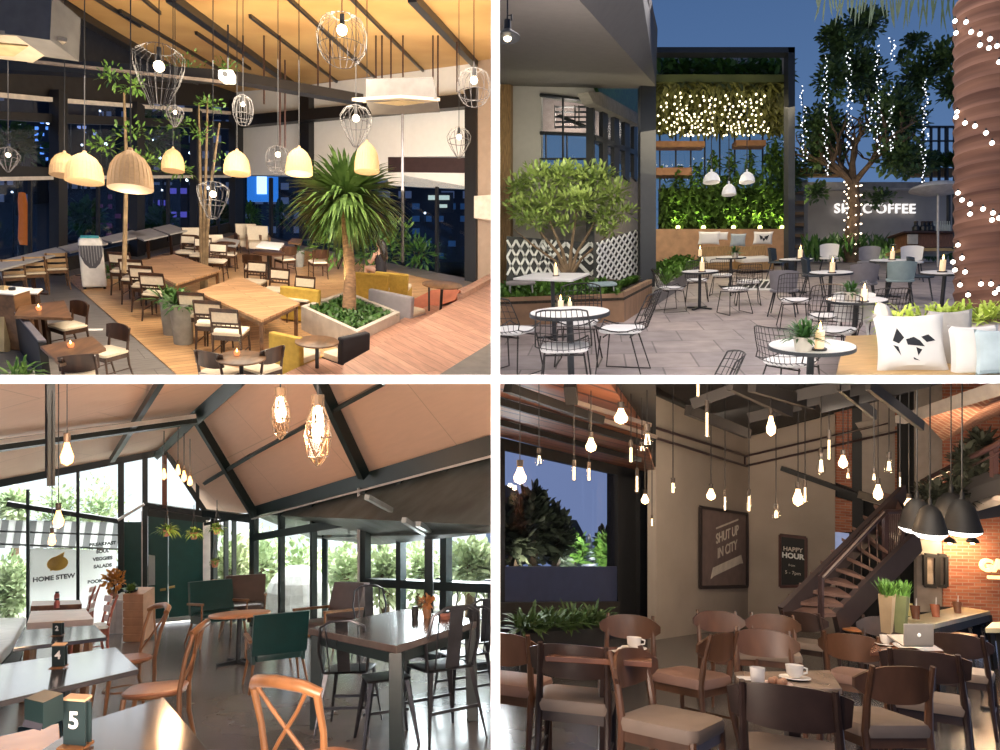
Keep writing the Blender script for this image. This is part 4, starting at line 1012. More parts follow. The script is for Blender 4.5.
for x, lab in ((678, 'leftmost'), (703.5, 'second from the pavilion post side'), (733.5, 'middle'), (760, 'fourth, behind the pillows'), (782, 'rightmost')):
    o = thing('garden_uplight', 'small yellow-green uplight under the green wall, ' + lab, 'light', Matrix.Translation(D(x, 227.5, yb-.6)))
    MB().ball((0, 0, 0), .07, seg=8, rings=6).build('lens', glow('uplight', (1, 1, .25), 9), o, smooth=True); MB().cyl((0, 0, 0), .06, -.14, -.03, 8).build('body', BLACK, o)
    spot('uplight_beam', D(x, 226, yb-.9), D(x, 190, yb), 90, 70, (.9, 1, .35))
# wall on the right with the name, terrace above
WG = Plane(D(870, 240, 23.5), V((.02, -1, 0)))
struct(wpoly(MB(), WG, [(808, 186), (965, 186), (965, 275), (808, 275)], 0, .3), 'wall_sign', CONC)
struct(wpoly(MB(), WG, [(795, 180), (808, 180), (808, 262), (795, 262)], -.8, .3), 'wall_stair', CONC)
for i in range(6): struct(wpoly(MB(), WG, [(795, 190+i*11), (808, 190+i*11), (808, 193+i*11), (795, 193+i*11)], -.3, .3), 'stair_tread', pm('warm_tread', (.35, .22, .12), .7))
SGN = glow('backlit_letter', (1, .95, .9), .95)
o = thing('sign_lettering', 'backlit white lettering on the grey wall behind the tree', 'sign', wall_frame(WG, 873, 209, .12))
text_mesh('SH', .46, Matrix.Translation((-1.06, 0, 0)), SGN, o, 'letters', .03, bold=.004, spacing=1.15); text_mesh("C'OFFEE", .46, Matrix.Translation((.56, 0, 0)), SGN, o, 'letters', .03, bold=.004, spacing=1.12)
for y, x0, x1, t in ((127, 795, 960, 1.4), (141, 915, 960, .7), (157, 915, 960, .8), (165, 795, 820, 1), (173, 800, 845, 1)): member(WG, (x0, y), (x1, y), t, 'terrace_rail', off=.8)
for x in (923, 931, 939, 946.5, 955): member(WG, (x, 127), (x, 186), .8 if x < 945 else 2, 'terrace_rail', off=.8)
struct(wpoly(MB(), WG, [(795, 168), (845, 168), (845, 176), (795, 176)], .6, .2), 'terrace_slab', OAKV)
struct(wpoly(MB(), WG, [(912, 168), (955, 168), (955, 176), (912, 176)], .6, .2), 'terrace_slab', OAKV)
struct(wpoly(MB(), WG, [(800, 182), (965, 182), (965, 188), (800, 188)], .3, .4), 'trim_12', pm('pale_coping', (.4, .4, .43), .8))
for x in (948.5, 954.5): member(WG, (x, 185), (x, 250), 1.8, 'column', off=1.0)
g = MB()
for i in range(260): g.leaf(D(rnd.uniform(912, 960), rnd.uniform(158, 168), 22.6), (rnd.uniform(-1, 1), 0, rnd.uniform(0, 1)), .4, .12)
tag(g.build('terrace_planting', LEAF), 'green planting along the upper terrace edge beside the palm trunk', 'plants', kind='stuff')
m = MB(); m.T = Matrix.Translation(D(938, 189, 19)); m.lathe([(.05, .2), (.5, .16), (.9, .05), (.98, -.02), (.6, -.12), (.05, -.16)], 28, sx=.78, sy=.6); m.tube([(0, 0, -.15), (0, 0, -2.6)], .03, 6)
tag(m.build('dish_parasol', pm('pale_canvas', (.62, .58, .55), .8), smooth=True), 'pale shallow dish shaped parasol high beside the palm trunk', 'parasol')
# planting strip and bar at the far wall
g = MB()
for i in range(700): g.leaf(D(rnd.uniform(806, 955), rnd.uniform(248, 262), 22 + rnd.uniform(-.6, .3)), (rnd.uniform(-.6, .6), rnd.uniform(-.5, .2), rnd.uniform(.5, 1.5)), rnd.uniform(.35, .8), .1, .3)
tag(g.build('wall_planting', LEAF), 'dark green planting strip at the foot of the sign wall', 'plants', kind='stuff')
o = thing('bar_counter', 'timber fronted bar counter at the far wall beside the palm', 'counter', Matrix.Translation(D(930, 262, 20.5))); inv = Matrix.Translation(-D(930, 262, 20.5))
m = MB(); m.T = inv; m.slab([D(906, 232, 20.5), D(953, 232, 20.5), D(953, 247, 20.5), D(906, 247, 20.5)], V((0, .6, 0))); m.build('front', pm('bar_timber', (.30, .13, .07), .6, var=.3, scale=20, stretch=(4, 4, .3)), o)
m = MB(); m.T = inv; m.slab([D(904, 231, 20.3), D(955, 231, 20.3), D(955, 232.5, 20.3), D(904, 232.5, 20.3)], V((0, .9, 0))); m.build('top', DARKW, o)
m = MB(); m.T = inv; m.slab([D(903, 248, 20), D(958, 248, 20), D(958, 251, 20), D(903, 251, 20)], V((0, .9, 0))); m.build('bench_top', pm('gold_oak', (.55, .36, .14), .5), o)
m = MB(); m.T = inv; m.slab([D(908, 234, 20.4), D(918, 234, 20.4), D(918, 244, 20.4), D(908, 244, 20.4)], V((0, .05, 0))); m.build('poster_panel', pm('poster_cream', (.6, .55, .48), .7), o)
for i, x in enumerate((916, 923, 927, 931)):
    o = thing('bar_jar', 'small dark jar standing on the far timber bar', 'jar', Matrix.Translation(D(x, 231, 20.6)), 'small dark jars on the far bar'); MB().lathe([(.1, 0), (.11, .12), (.06, .17), (.05, .25)], 10).build('body', BLACK, o); MB().cyl((0, 0, 0), .06, .25, .29, 8).build('lid', DARKW, o)
for i in range(8):
    o = thing('bottle', 'slim bottle in the row on the far timber bar', 'bottle', Matrix.Translation(D(934+i*2.2, 231, 20.7)), 'slim bottles on the far bar'); MB().lathe([(.035, 0), (.035, .16), (.014, .22), (.014, .3)], 8).build('body', pm('bottle_glass_pale', (.6, .6, .5), .2), o)
# feature tree with strings of white lights
b0 = R2.P(853, 262); s_ = b0.y/F; tz = (262-180)*s_
tr, lv, ends = branch_tree([(0, 0, -.1), (-.05, 0, tz*.3), (.05, 0, tz*.65), (0, 0, tz)], [.30, .22, .18, .17], 12, 3, 68*s_*.42, 2, .42, .26)
o = thing('courtyard_tree', 'tall leafy courtyard tree wound with white lights before the sign wall', 'tree', Matrix.Translation(b0))
tr.build('trunk', pm('tree_bark', (.20, .13, .08), .9, var=.3, scale=5, bump=.5), o, smooth=True)
lv = MB()
for i, (x, y, rx, ry, n) in enumerate(((868, 20, 22, 18, 260), (850, 40, 16, 16, 150), (822, 60, 16, 22, 260), (815, 50, 14, 8, 120), (850, 75, 22, 30, 420), (880, 70, 22, 26, 420), (916, 40, 11, 6, 90), (905, 55, 6, 5, 30), (925, 72, 20, 18, 340), (935, 98, 12, 14, 180),
        (905, 85, 20, 22, 380), (815, 95, 18, 22, 260), (812, 130, 20, 22, 300), (840, 120, 22, 28, 420), (872, 125, 26, 30, 520), (900, 120, 22, 26, 420), (915, 160, 26, 16, 320), (880, 165, 26, 18, 340), (830, 150, 26, 18, 340), (806, 165, 16, 18, 220), (820, 190, 12, 9, 90), (895, 190, 20, 8, 90))):
    foliage(lv, ((x-853)*s_, rnd.uniform(-1.2, 1.2), (262-y)*s_), rx*s_, rx*s_*.8, ry*s_, int(n*2.2), .19, .11, seed=300+i, shell=.1)
lv.build('leaves', pm('tree_leaf_dark', (.11, .19, .055), .5, var=.3, scale=2, col2=(.03, .065, .02)), o)
WL2 = glow('fairy_light', (.9, .93, 1), 2.5)
for x, y0, y1, dx in ((802, 85, 158, 4), (825, 55, 170, 2), (848, 50, 145, 3), (878, 45, 150, 0), (892, 38, 60, -1), (890, 88, 150, 3), (925, 80, 185, -2), (870, 100, 130, -2)):
    o = thing('light_string', 'string of tiny white lights hanging straight down in the courtyard tree', 'light string', Matrix.Translation(D(x, y0, b0.y-1.3)), 'hanging light strings in the courtyard tree')
    L = (y1-y0)*s_; m = MB(); n = int((y1-y0)/2.2)
    for k in range(n):
        z = -L*k/n; m.ball((rnd.uniform(-.09, .09) + dx*s_*k/n*.6, rnd.uniform(-.1, .1), z), rnd.uniform(.012, .026), seg=6, rings=4)
    q = m.build('lights', WL2, o); q['kind'] = 'stuff'; MB().tube([(0, 0, 0), (dx*s_*.6, 0, -L)], .008, 4).build('wire', BLACK, o)
m = MB()
for k in range(60):
    t = k/60; a = k*.9; z = tz*t; m.ball((math.cos(a)*.25, math.sin(a)*.25, z), .026, seg=6, rings=4)
tag(m.build('trunk_lights', glow('fairy_warm', (1, .82, .6), 5)), 'warm fairy lights wound around the trunk of the courtyard tree', 'light string', kind='stuff').matrix_world = Matrix.Translation(b0)
# palm trunk at the right with its wound bulbs and fronds
o = thing('palm_tree', 'thick ringed palm trunk with drooping fronds at the right edge', 'palm', Matrix.Translation(R2.P(990, 334)))
b0p = R2.P(990, 334); sp = b0p.y/F; r0 = 30*sp
prof = []
for k in range(0, 74):
    z = k*4.6*sp; prof.append((r0*(1 + .05*(k % 3 == 0) - .02*(k % 3 == 1)), z))
MB().lathe(prof, 28).build('trunk', pm('palm_bark', (.24, .12, .08), .95, scale=2.2, bump=1.0, stretch=(.12, .12, 2.4), col2=(.045, .016, .012)), o, smooth=True)
g = MB()
for i in range(44):
    x = 816 + i*3.2; L = (10 + 18*math.sin(i*.6)**2 + i*.25)*sp
    p = D(x, -6, b0p.y+.8) - b0p; g.leaf(p, (rnd.uniform(-.3, .15), 0, -1), L+.1, .032, .1, up=(0, 1, 0))
g.build('fronds', pm('palm_frond', (.045, .085, .035), .5, var=.2), o)
PB = glow('palm_bulb', (1, .93, .82), 5)
wr = MB(); PBp = None
for line in (((955, 21), (966, 22), (956, 33), (971, 32), (980, 34), (980, 45), (990, 39), (989, 48), (997, 46), (999, 62)), ((957, 112), (956, 117), (965, 123), (975, 126), (986, 133), (992, 143)),
        ((958, 193), (962, 200), (970, 204), (970, 214), (983, 209), (993, 213), (992, 220), (999, 218)), ((953, 262), (955, 270), (968, 295), (981, 284), (991, 284), (995, 293), (999, 289), (960, 285), (962, 258), (965, 272), (958, 245))):
    for x, y in line:
        q = V(((x-990)*sp, 0, (334-y)*sp)); yy = -math.sqrt(max(0.0, (r0*1.05)**2 - q.x**2)) - .04; p = D(x, y, b0p.y + yy)
        lab = 'round white bulb wound around the thick palm trunk'
        if PBp is None:
            PBp = thing('palm_bulb', lab, 'bulb', Matrix.Translation(p), 'bulbs wound around the palm trunk'); MB().ball((0, 0, 0), .03, seg=10, rings=6).build('bulb', PB, PBp, smooth=True); MB().cyl((0, 0, 0), .014, .03, .06, 6).build('socket', BLACK, PBp)
        else: dup(PBp, Matrix.Translation(p), lab)
# shrub tree, patterned wall and planter on the left
yq = R2.P(560, 290).y
struct(MB().slab([D(506.5, 236, yq), D(597, 243, yq), D(597, 296, yq), D(506.5, 296, yq)], V((0, .1, 0))), 'wall_pattern_ground', pm('pattern_black', (.02, .02, .022), .6))
WHP = pm('pattern_white', (.72, .71, .70), .6, var=.03)
PQ = Plane(D(550, 270, yq), V((0, -1, 0)))
m = MB()
def pl(a, b_, t): wbar(m, PQ, a, b_, pxw(PQ, 550, 270, t), .02, .03)
for k in range(5):
    x = 507 + k*9; pl((x, 240), (x+9, 257), 2.2); pl((x+9, 240), (x, 257), 2.2); pl((x, 257), (x+9, 275), 2.2); pl((x+9, 257), (x, 275), 2.2)
for cx_ in (566, 590):
    for r_, t in ((16, 3.4), (5, 2)):
        pl((cx_-r_, 259), (cx_, 259-r_), t); pl((cx_, 259-r_), (cx_+r_, 259), t); pl((cx_-r_, 259), (cx_, 259+r_), t); pl((cx_, 259+r_), (cx_+r_, 259), t)
pl((541, 262), (558, 240), 3); pl((541, 244), (560, 275), 3)
struct(m, 'wall_pattern_white', WHP)
WD = R2.wall(597, 296, 641, 284)
struct(wpoly(MB(), WD, [(597, 243), (641, 229), (641, 286), (597, 296)], .02, .1), 'wall_pattern_ground', MATS['pattern_black'])
m = MB(); nx = 8
for k in range(nx):
    xa, xb_ = 597 + 44*k/nx, 597 + 44*(k+1)/nx
    for j in range(3):
        ta = lambda x, v: 243 - (x-597)*.32 + v*(53 - (x-597)*.03)
        for (u0, v0, u1, v1) in ((xa, j/3, xb_, (j+.5)/3), (xb_, (j+.5)/3, xa, (j+1)/3), (xb_, j/3, xa, (j+.5)/3), (xa, (j+.5)/3, xb_, (j+1)/3)):
            wbar(m, WD, (u0, ta(u0, v0)), (u1, ta(u1, v1)), pxw(WD, 620, 260, .8), .02, .05)
struct(m, 'wall_pattern_white', WHP)
R2h = .45
o = thing('timber_planter', 'long timber planter box at the left filled with low green plants', 'planter', R2.M(R2.P(570, 322)))
inv = R2.M(R2.P(570, 322)).inverted()
A, B, Cc = R2.P(494, 326), R2.P(624, 322), R2.P(652, 304)
m = MB(); m.T = inv; hh = R2.n*.52; th = V((0, .12, 0)); m.slab([A, B, B+hh, A+hh], th); m.slab([B, Cc, Cc+hh, B+hh], V((-.1, .05, 0))); m.build('boards', PLANK2, o)
m = MB(); m.T = inv; m.slab([A+hh*.85, B+hh*.85, Cc+hh*.85, Cc+hh*.85+V((-1.6, 1.2, .35)), A+hh*.85+V((0, 2.4, .6))], V((0, 0, -.05))); m.build('soil', SOIL, o)
g = MB(); g.T = inv
for i in range(1300):
    u, v = rnd.random(), rnd.random(); p = (A*(1-u) + B*u) + hh*.85 + V((0, 2.0*v+.1, .5*v)); g.leaf(p, (rnd.uniform(-1, 1), rnd.uniform(-1, .5), rnd.uniform(.2, 1.3)), rnd.uniform(.15, .32), .09, .4)
for i in range(300):
    u = rnd.random(); p = (B*(1-u) + Cc*u) + hh*.9 + V((-.3, .3, .05)); g.leaf(p, (rnd.uniform(-1, 1), rnd.uniform(-1, .5), rnd.uniform(.2, 1.3)), .22, .08, .4)
q = g.build('low_plants', LEAF2, o)
o = thing('ornamental_tree', 'low spreading ornamental tree with pale green leaves before the patterned wall', 'tree', Matrix.Translation(R2.P(565, 288)))
b1 = R2.P(565, 288) + V((0, -1.0, 0)); o.matrix_world = Matrix.Translation(b1); s1 = b1.y/F
m = MB()
for dx, dz, r in ((0, 20, .05), (-45, 75, .03), (-25, 80, .03), (10, 85, .03), (35, 78, .03), (50, 60, .025), (-55, 55, .025)):
    m.tube([(0, 0, .1), (dx*.25*s1, 0, dz*.4*s1), (dx*.65*s1, .1, dz*.7*s1), (dx*s1, .1, dz*s1)], [.07, r*1.4, r, r*.5], 7)
m.build('trunk', MATS['tree_bark'], o, smooth=True)
g = MB()
for i, (x, y, rx, ry, n) in enumerate(((515, 190, 16, 16, 260), (535, 185, 22, 14, 360), (560, 184, 24, 14, 420), (590, 184, 22, 14, 380), (608, 200, 18, 16, 300), (520, 212, 18, 12, 240), (545, 208, 24, 14, 360), (575, 208, 24, 14, 360), (598, 222, 18, 14, 240), (530, 226, 18, 8, 140), (560, 226, 20, 8, 120), (605, 236, 10, 8, 60), (622, 215, 12, 8, 80))):
    foliage(g, ((x-565)*s1, rnd.uniform(-.4, .4), (288-y)*s1), rx*s1, rx*s1*.8, ry*s1, n, .2, .07, seed=400+i, shell=.15, up=.5)
g.build('leaves', pm('pale_leaf', (.34, .42, .12), .5, var=.3, scale=3, col2=(.10, .17, .03)), o)
area('garden_light', D(560, 150, b1.y-2.5), D(560, 215, b1.y), 95, 1.5, (1, .95, .7))
# small green bed beside the post
o = thing('raised_bed', 'raised bed with green plants right of the dark post', 'planter', R2.M(R2.P(668, 296))); inv = o.matrix_world.inverted() if False else R2.M(R2.P(668, 296)).inverted()
m = MB(); m.T = inv; bed = [R2.P(655, 306), R2.P(664, 300), R2.P(700, 275), R2.P(680, 268), R2.P(655, 280)]; m.slab(bed, R2.n*.3); m.build('kerb', pm('grey_bed', (.22, .2, .19), .8), o)
g = MB(); g.T = inv
for i in range(420):
    u, v = rnd.random(), rnd.random(); p = (bed[1]*(1-u)+bed[2]*u)*(1-v) + (bed[4]*(1-u)+bed[3]*u)*v + R2.n*.3; g.leaf(p, (rnd.uniform(-1, 1), rnd.uniform(-1, .5), rnd.uniform(.3, 1.3)), .35, .12, .4)
g.build('low_plants', LEAF2, o)
# ---- furniture
rt2 = make_round_table('round_table', MARB, FRAME, .35, .74, edge=FRAME)
rt2f = make_round_table('round_table', MARB, FRAME, .35, .74)
rt2(R2.at(569.5, 312, .91, 0, 1.24), 'round white table with candles in front of the timber planter')
rt2(R2.at(811.5, 345, .74), 'largest round white table, with a potted plant and candle')
rt2(R2.at(856.5, 299, .74), 'round white table behind the timber bench, with plant and candle')
rt2(R2.at(831, 272, .74), 'round white table with one candle in front of the tree trunk')
rt2(R2.at(700, 271, .74), 'round white table nearer the raised bed')
rt2(R2.at(731, 257, .74), 'round white table in front of the pavilion sofas')
rt2(R2.at(945, 272, .74), 'round white table beside the palm trunk with bulbs')
rt2(R2.at(889, 260, .74), 'small round table with a candle at the foot of the sign wall')
rt2(R2.at(796, 259, .74), 'round table with a glowing candle just right of the pavilion post')
corner_table('square_table', R2, [(513, 278), (536, 272.5), (590, 273), (572, 280)], 1.0, MARB, FRAME, 'square white high table between the ornamental tree and the planter', legs='pedestal', t=.03)
def wire_chair_mk(dense):
    def mk(M, label, group):
        o = thing('wire_chair', label, 'chair', M, group)
        W, Dp, sh = .5, .46, .44
        m = MB(); nx_, ny_ = (11, 9)
        def S(u, v):        # u -1..1 across, v 0..1 front edge .. top of the back
            if v < .5:
                t = v/.5; y = -Dp/2 + Dp*t; z = sh - .02 + .03*(1-t)**2 - .03*math.sin(math.pi*t); wd = W*(.40 + .08*t)
            else:
                t = (v-.5)/.5; y = Dp/2 + .02 + .14*t; z = sh + .03 + .36*t; wd = W*(.48 - .06*t*t); z -= .05*abs(u)**3*t
            return V((u*wd, y - .10*abs(u)**2*(1 if v > .5 else v), z + .10*abs(u)**2*(.6 if v < .5 else .25)))
        for i in range(nx_):
            u = -1 + 2*i/(nx_-1); m.tube([S(u, j/10) for j in range(11)], .0035 if 0 < i < nx_-1 else .007, 4)
        for j in range(ny_+2):
            v = j/(ny_+1); m.tube([S(-1 + 2*i/8, v) for i in range(9)], .0035 if 0 < j < ny_+1 else .007, 4)
        m.build('wire_shell', WIRE2, o)
        cushion(MB(), .42, .42, sh-.005, sh+.03, .12).build('seat_pad', SEATW, o, smooth=True)
        for s in (-1, 1):
            MB().tube([(s*.19, -.17, sh-.03), (s*.23, -.22, .01), (s*.23, .24, .01), (s*.17, .12, sh-.02)], .0085, 6).build('leg_frame', WIRE2, o)
        MB().tube([(-.2, -.14, sh-.04), (.2, -.14, sh-.04)], .008, 6).build('cross_bar', WIRE2, o); MB().tube([(-.18, .12, sh-.04), (.18, .12, sh-.04)], .008, 6).build('cross_bar', WIRE2, o)
        return o
    return mk
wc = Proto(wire_chair_mk(True))
for x, y, tx, ty, lab in [(565, 356, 574, 325, 'seen from behind in front of the planter table'), (512, 338, 560, 325, 'cut by the left edge of the courtyard'), (578, 330, 566, 345, 'behind the planter table'),
    (622, 337, 575, 336, 'turned sideways right of the planter table'), (692, 401, 640, 401, 'whose narrow back alone shows at the lower edge'),
    (671, 288, 700, 286, 'at the left of the raised bed table'), (735, 289, 705, 284, 'at the right of the raised bed table'), (697, 280, 700, 290, 'behind the raised bed table'), (722, 275, 735, 266, 'left of the pavilion table'), (748, 282, 733, 268, 'in front of the pavilion table'),
    (790, 361, 815, 354, 'left of the largest round table'), (826, 316, 815, 335, 'between the two marble tables on the right'), (795, 300, 815, 318, 'with a grey pad behind the largest round table'), (882, 314, 862, 306, 'by the bench end right of the middle table'), (836, 330, 815, 345, 'right behind the largest round table')]:
    wc(face(R2, x, y, tx, ty, .45, 1.22 if x < 640 else 1.0), 'black wire chair with pale seat pad ' + lab)
def shell_chair(mat, leg, kind='shell_chair'):
    def mk(M, label, group):
        o = thing(kind, label, 'chair', M, group)
        cushion(MB(), .46, .44, .43, .47, .12).build('seat', mat, o, smooth=True)
        curved_panel(MB(), .48, .36, .46, .2, .12, .02, lean=.15, round_=.2, taper=.9).build('backrest', mat, o, smooth=True)
        for s in (-1, 1):
            for t in (-1, 1): MB().tube([(s*.15, t*.13, .43), (s*.23, t*.22, 0)], [.016, .011], 6).build('leg', leg, o)
        return o
    return Proto(mk)
NAVY = pm('navy_plastic', (.035, .05, .065), .5); GREYC = pm('grey_plastic', (.22, .21, .23), .5); TEALC = pm('pale_teal_plastic', (.32, .42, .42), .5)
for mat, lg, x, y, tx, ty, lab in [(NAVY, FRAME, 814, 275, 835, 275, 'dark navy shell chair left of the table before the tree'), (NAVY, FRAME, 921, 276, 944, 276, 'dark navy shell chair left of the table by the palm'), (GREYC, FRAME, 868, 262, 850, 272, 'grey shell chair in front of the tree trunk'), (GREYC, FRAME, 863, 283, 850, 268, 'grey shell chair near the table before the tree, nearer than the others'),
    (TEALC, FRAME, 900, 280, 889, 268, 'pale teal shell chair right of the small candle table'), (NAVY, FRAME, 778, 262, 795, 262, 'dark teal shell chair at the pavilion post'), (SEATW, WHITE, 853, 318, 856, 302, 'white legged shell chair behind the middle marble table'), (SEATW, FRAME, 829, 258, 835, 272, 'white backed chair between the post table and the tree'), (SEATW, FRAME, 912, 262, 935, 272, 'white backed chair before the far bar'), (GREYC, FRAME, 784, 290, 800, 275, 'grey shell chair standing left of the post table')]:
    shell_chair(mat, lg)(face(R2, x, y, tx, ty), lab)
def stool_mk(mat):
    def mk(M, label, group):
        o = thing('stool', label, 'stool', M, group)
        cushion(MB(), .42, .38, .5, .54, .08).build('seat', mat, o, smooth=True)
        for s in (-1, 1):
            for t in (-1, 1): MB().tube([(s*.15, t*.13, .5), (s*.2, t*.18, 0)], [.014, .011], 6).build('leg', pm('pale_metal', (.4, .38, .36), .4, .5), o)
        return o
    return Proto(mk)
stool_mk(pm('taupe_seat', (.30, .26, .24), .7))(R2.at(521, 292, .52, 0, 1.35), 'taupe topped stool in front of the timber planter at the left edge')
stool_mk(TEALC)(R2.at(602, 291, .52, 0, 1.25), 'pale teal topped stool in front of the timber planter corner')
def potplant2(px, py, h, lab, sc=1.0, seed=1):
    o = thing('potted_plant', lab, 'plant', R2.M(R2.P(px, py, h), 0, sc))
    MB().lathe([(.05, 0), (.065, .1), (.055, .1), (.05, .09), (.001, .09)], 16).build('pot', pm('cream_pot', (.62, .55, .46), .7), o, smooth=True)
    blades(MB(), (0, 0, .09), 90, .2, .022, seed, 1.0, .5, .03, .05).build('leaves', LEAF, o)
potplant2(803, 351, .74, 'bushy green plant in a cream pot on the largest round table', 1.25, 1); potplant2(850, 301, .74, 'green plant in a pot on the middle marble table', 1.15, 2)
potplant2(565, 310, .74, 'leafy plant among the candles on the planter table', .9, 3); potplant2(735, 258, .74, 'small green plant on the pavilion table', 1.3, 4)
for x, y, h, s_c, lab in [(819, 350, .74, 1.35, 'tall glass candle on the largest round table'), (863.5, 302, .74, 1.3, 'glass candle on the middle marble table'), (832, 273, .74, 1.5, 'glass candle on the table before the tree'), (892, 260, .74, 1.5, 'glass candle on the small table at the sign wall'), (942, 272, .74, 1.6, 'glass candle on the table by the palm trunk'),
    (800, 259, .74, 1.7, 'glass candle on the table right of the pavilion post'), (561, 313, .74, 1.3, 'tallest glass candle on the planter table'), (570, 311, .74, 1.0, 'short glass candle right of the tall one on the planter table'), (702, 272, .74, 1.6, 'glass candle on the table by the raised bed'), (700, 257, .74, 1.6, 'glass candle near the left sofa'), (556, 276, 1.0, 1.2, 'small candle on the square high table'), (957, 249, .9, 2.0, 'glowing candle lantern on the far bench beside the palm')]:
    candle(R2.M(R2.P(x, y, h), 0, s_c), lab)
for x, y in ((819, 345), (863, 298), (832, 268), (942, 268), (802, 252), (703, 262)): point('candle_glow', R2.P(x, y, 1.05), 3.5, (1, .6, .3), .05)
# sofas in the pavilion
def sofa2(x0, x1, y, lab):
    c_ = R2.at((x0+x1)/2, y, .42); wd = (x1-x0)/F*R2.P((x0+x1)/2, y, .42).y
    o = thing('sofa', lab, 'sofa', c_); MB().box(-wd/2, -.35, .1, wd/2, .4, .32).build('base', OAKV, o); cushion(MB(), wd*.98, .7, .32, .46, .08).build('seat_cushion', SEATW, o, smooth=True); MB().box(-wd/2, .32, .3, wd/2, .42, .75).build('backrest', OAKV, o)
    return o
sofa2(702, 736, 258, 'timber sofa with white cushion, left one under the green wall'); sofa2(738, 770, 258, 'timber sofa with white cushion, right one under the green wall'); sofa2(679, 697, 254, 'short bench with white cushion beside the raised bed')
def pillow(px, py, y, wpx, hpx, mat, lab, rot=0, pattern=None, tilt=15, thick=.35):
    s_ = y/F; M = Matrix.Translation(D(px, py, y)) @ Matrix.Rotation(R(rot), 4, 'Z') @ Matrix.Rotation(R(tilt), 4, 'X')
    o = thing('pillow', lab, 'pillow', M); w_, h_ = wpx*s_/2, hpx*s_/2; n = 13; vs = []; fs = []
    for sd in (-1, 1):
        for j in range(n):
            for i in range(n):
                u, v = -1+2*i/(n-1), -1+2*j/(n-1); e = (1-u**4)*(1-v**4); k = 1 - .10*(1-abs(v)**2)*abs(u)**3; k2 = 1 - .10*(1-abs(u)**2)*abs(v)**3
                vs.append((u*w_*k, sd*h_*thick*max(0, e)**.5, v*h_*k2))
    N = n*n
    for j in range(n-1):
        for i in range(n-1):
            a = j*n+i; fs.append((a, a+1, a+n+1, a+n)); fs.append((N+a, N+a+n, N+a+n+1, N+a+1))
    MB().add(vs, fs).build('cover', mat, o, smooth=True)
    if pattern:
        m = MB()
        for poly in pattern:
            pts_ = []
            for a, b_ in poly:
                e = max(0, (1-a**4)*(1-b_**4)); pts_.append((a*w_, -h_*thick*e**.5 - .004*s_*F/8, b_*h_))
            m.poly(pts_)
        m.build('print', pm('black_print', (.015, .015, .02), .8), o)
    return o
PILW = pm('white_pillow', (.70, .66, .62), .9, var=.03)
pillow(709, 238, 18.5, 22, 13, PILW, 'pale patterned pillow on the left pavilion sofa'); pillow(738, 240, 18.5, 16, 13, pm('grey_blue_pillow', (.36, .40, .42), .9), 'grey blue pillow between the two pavilion sofas')
pillow(763, 238, 18.5, 20, 13, PILW, 'white pillow with dark figure on the right pavilion sofa', pattern=[[(-.5, .5), (-.1, .2), (-.3, -.3)], [(.0, .2), (.5, .5), (.3, -.3)], [(-.2, 0), (.2, 0), (0, -.5)]]); pillow(722, 236, 18.6, 12, 8, PILW, 'small pale pillow at the middle of the left pavilion sofa')
# three white dome pendants
def dome(px, ytop, ybot, wpx, y, lab, cordpx, mat=None, room_y=None):
    s_ = y/F; h = (ybot-ytop)*s_; r = wpx/2*s_; o = thing('pendant_lamp', lab, 'lamp', Matrix.Translation(D(px, ybot, y)))
    MB().lathe([(r, 0), (r*.97, h*.3), (r*.75, h*.7), (r*.35, h*.95), (r*.12, h), (r*.12, h*1.25)], 24).build('lamp_shade', mat or pm('white_enamel', (.75, .73, .7), .4, emit=(1, .95, .88), es=.12), o, smooth=True, solid=.01)
    MB().ball((0, 0, h*.25), r*.3, seg=10, rings=6).build('bulb', BULB, o, smooth=True); MB().tube([(0, 0, h), (0, 0, h + cordpx*s_)], .01, 5).build('cord', FRAME, o)
dome(711.5, 172, 182.5, 16.5, 15.5, 'white dome pendant, left one of the pavilion pendants', 72); dome(729, 184, 195, 14, 15.5, 'white dome pendant hanging lowest in the pavilion', 80); dome(747, 172, 182.5, 15, 15.5, 'white dome pendant, right one of the pavilion pendants', 72)
point('pendant_light', D(729, 190, 15.5), 60, (1, .85, .62), .2)
o = thing('barn_lamp', 'black bell shaped lamp hanging under the canopy at the left edge', 'lamp', Matrix.Translation(D(507.5, 38, 5)))
MB().lathe([(.095, 0), (.09, .01), (.04, .05), (.028, .06), (.025, .13)], 20).build('lamp_shade', BLACK, o, smooth=True, solid=.003); MB().ball((0, 0, .005), .03, seg=10).build('bulb', BULB, o); MB().tube([(0, 0, .12), (.0, 0, .165), (.03, 0, .17), (.03, 0, .13)], .008, 6).build('bracket', BLACK, o); MB().tube([(0, 0, .16), (0, 0, .5)], .006, 5).build('rod', BLACK, o)
m = MB(); W = [R2.P(x, y, .01) for x, y in ((735, 290), (742, 279), (790, 279), (786, 290))]; m.slab(W, -R2.n*.008)
tag(m.build('patterned_rug', pm('rug_white', (.7, .68, .66), .9)), 'white rug with black zigzags lying before the pavilion', 'rug')
m = MB()
for k in range(8): m.bar(R2.P(738+k*6, 288, .015), R2.P(743+k*6, 281, .015), .1, .004, up=R2.n)
tag(m.build('rug_zigzag', MATS['pattern_black']), 'black zigzag bands across the white pavilion rug', 'rug pattern')
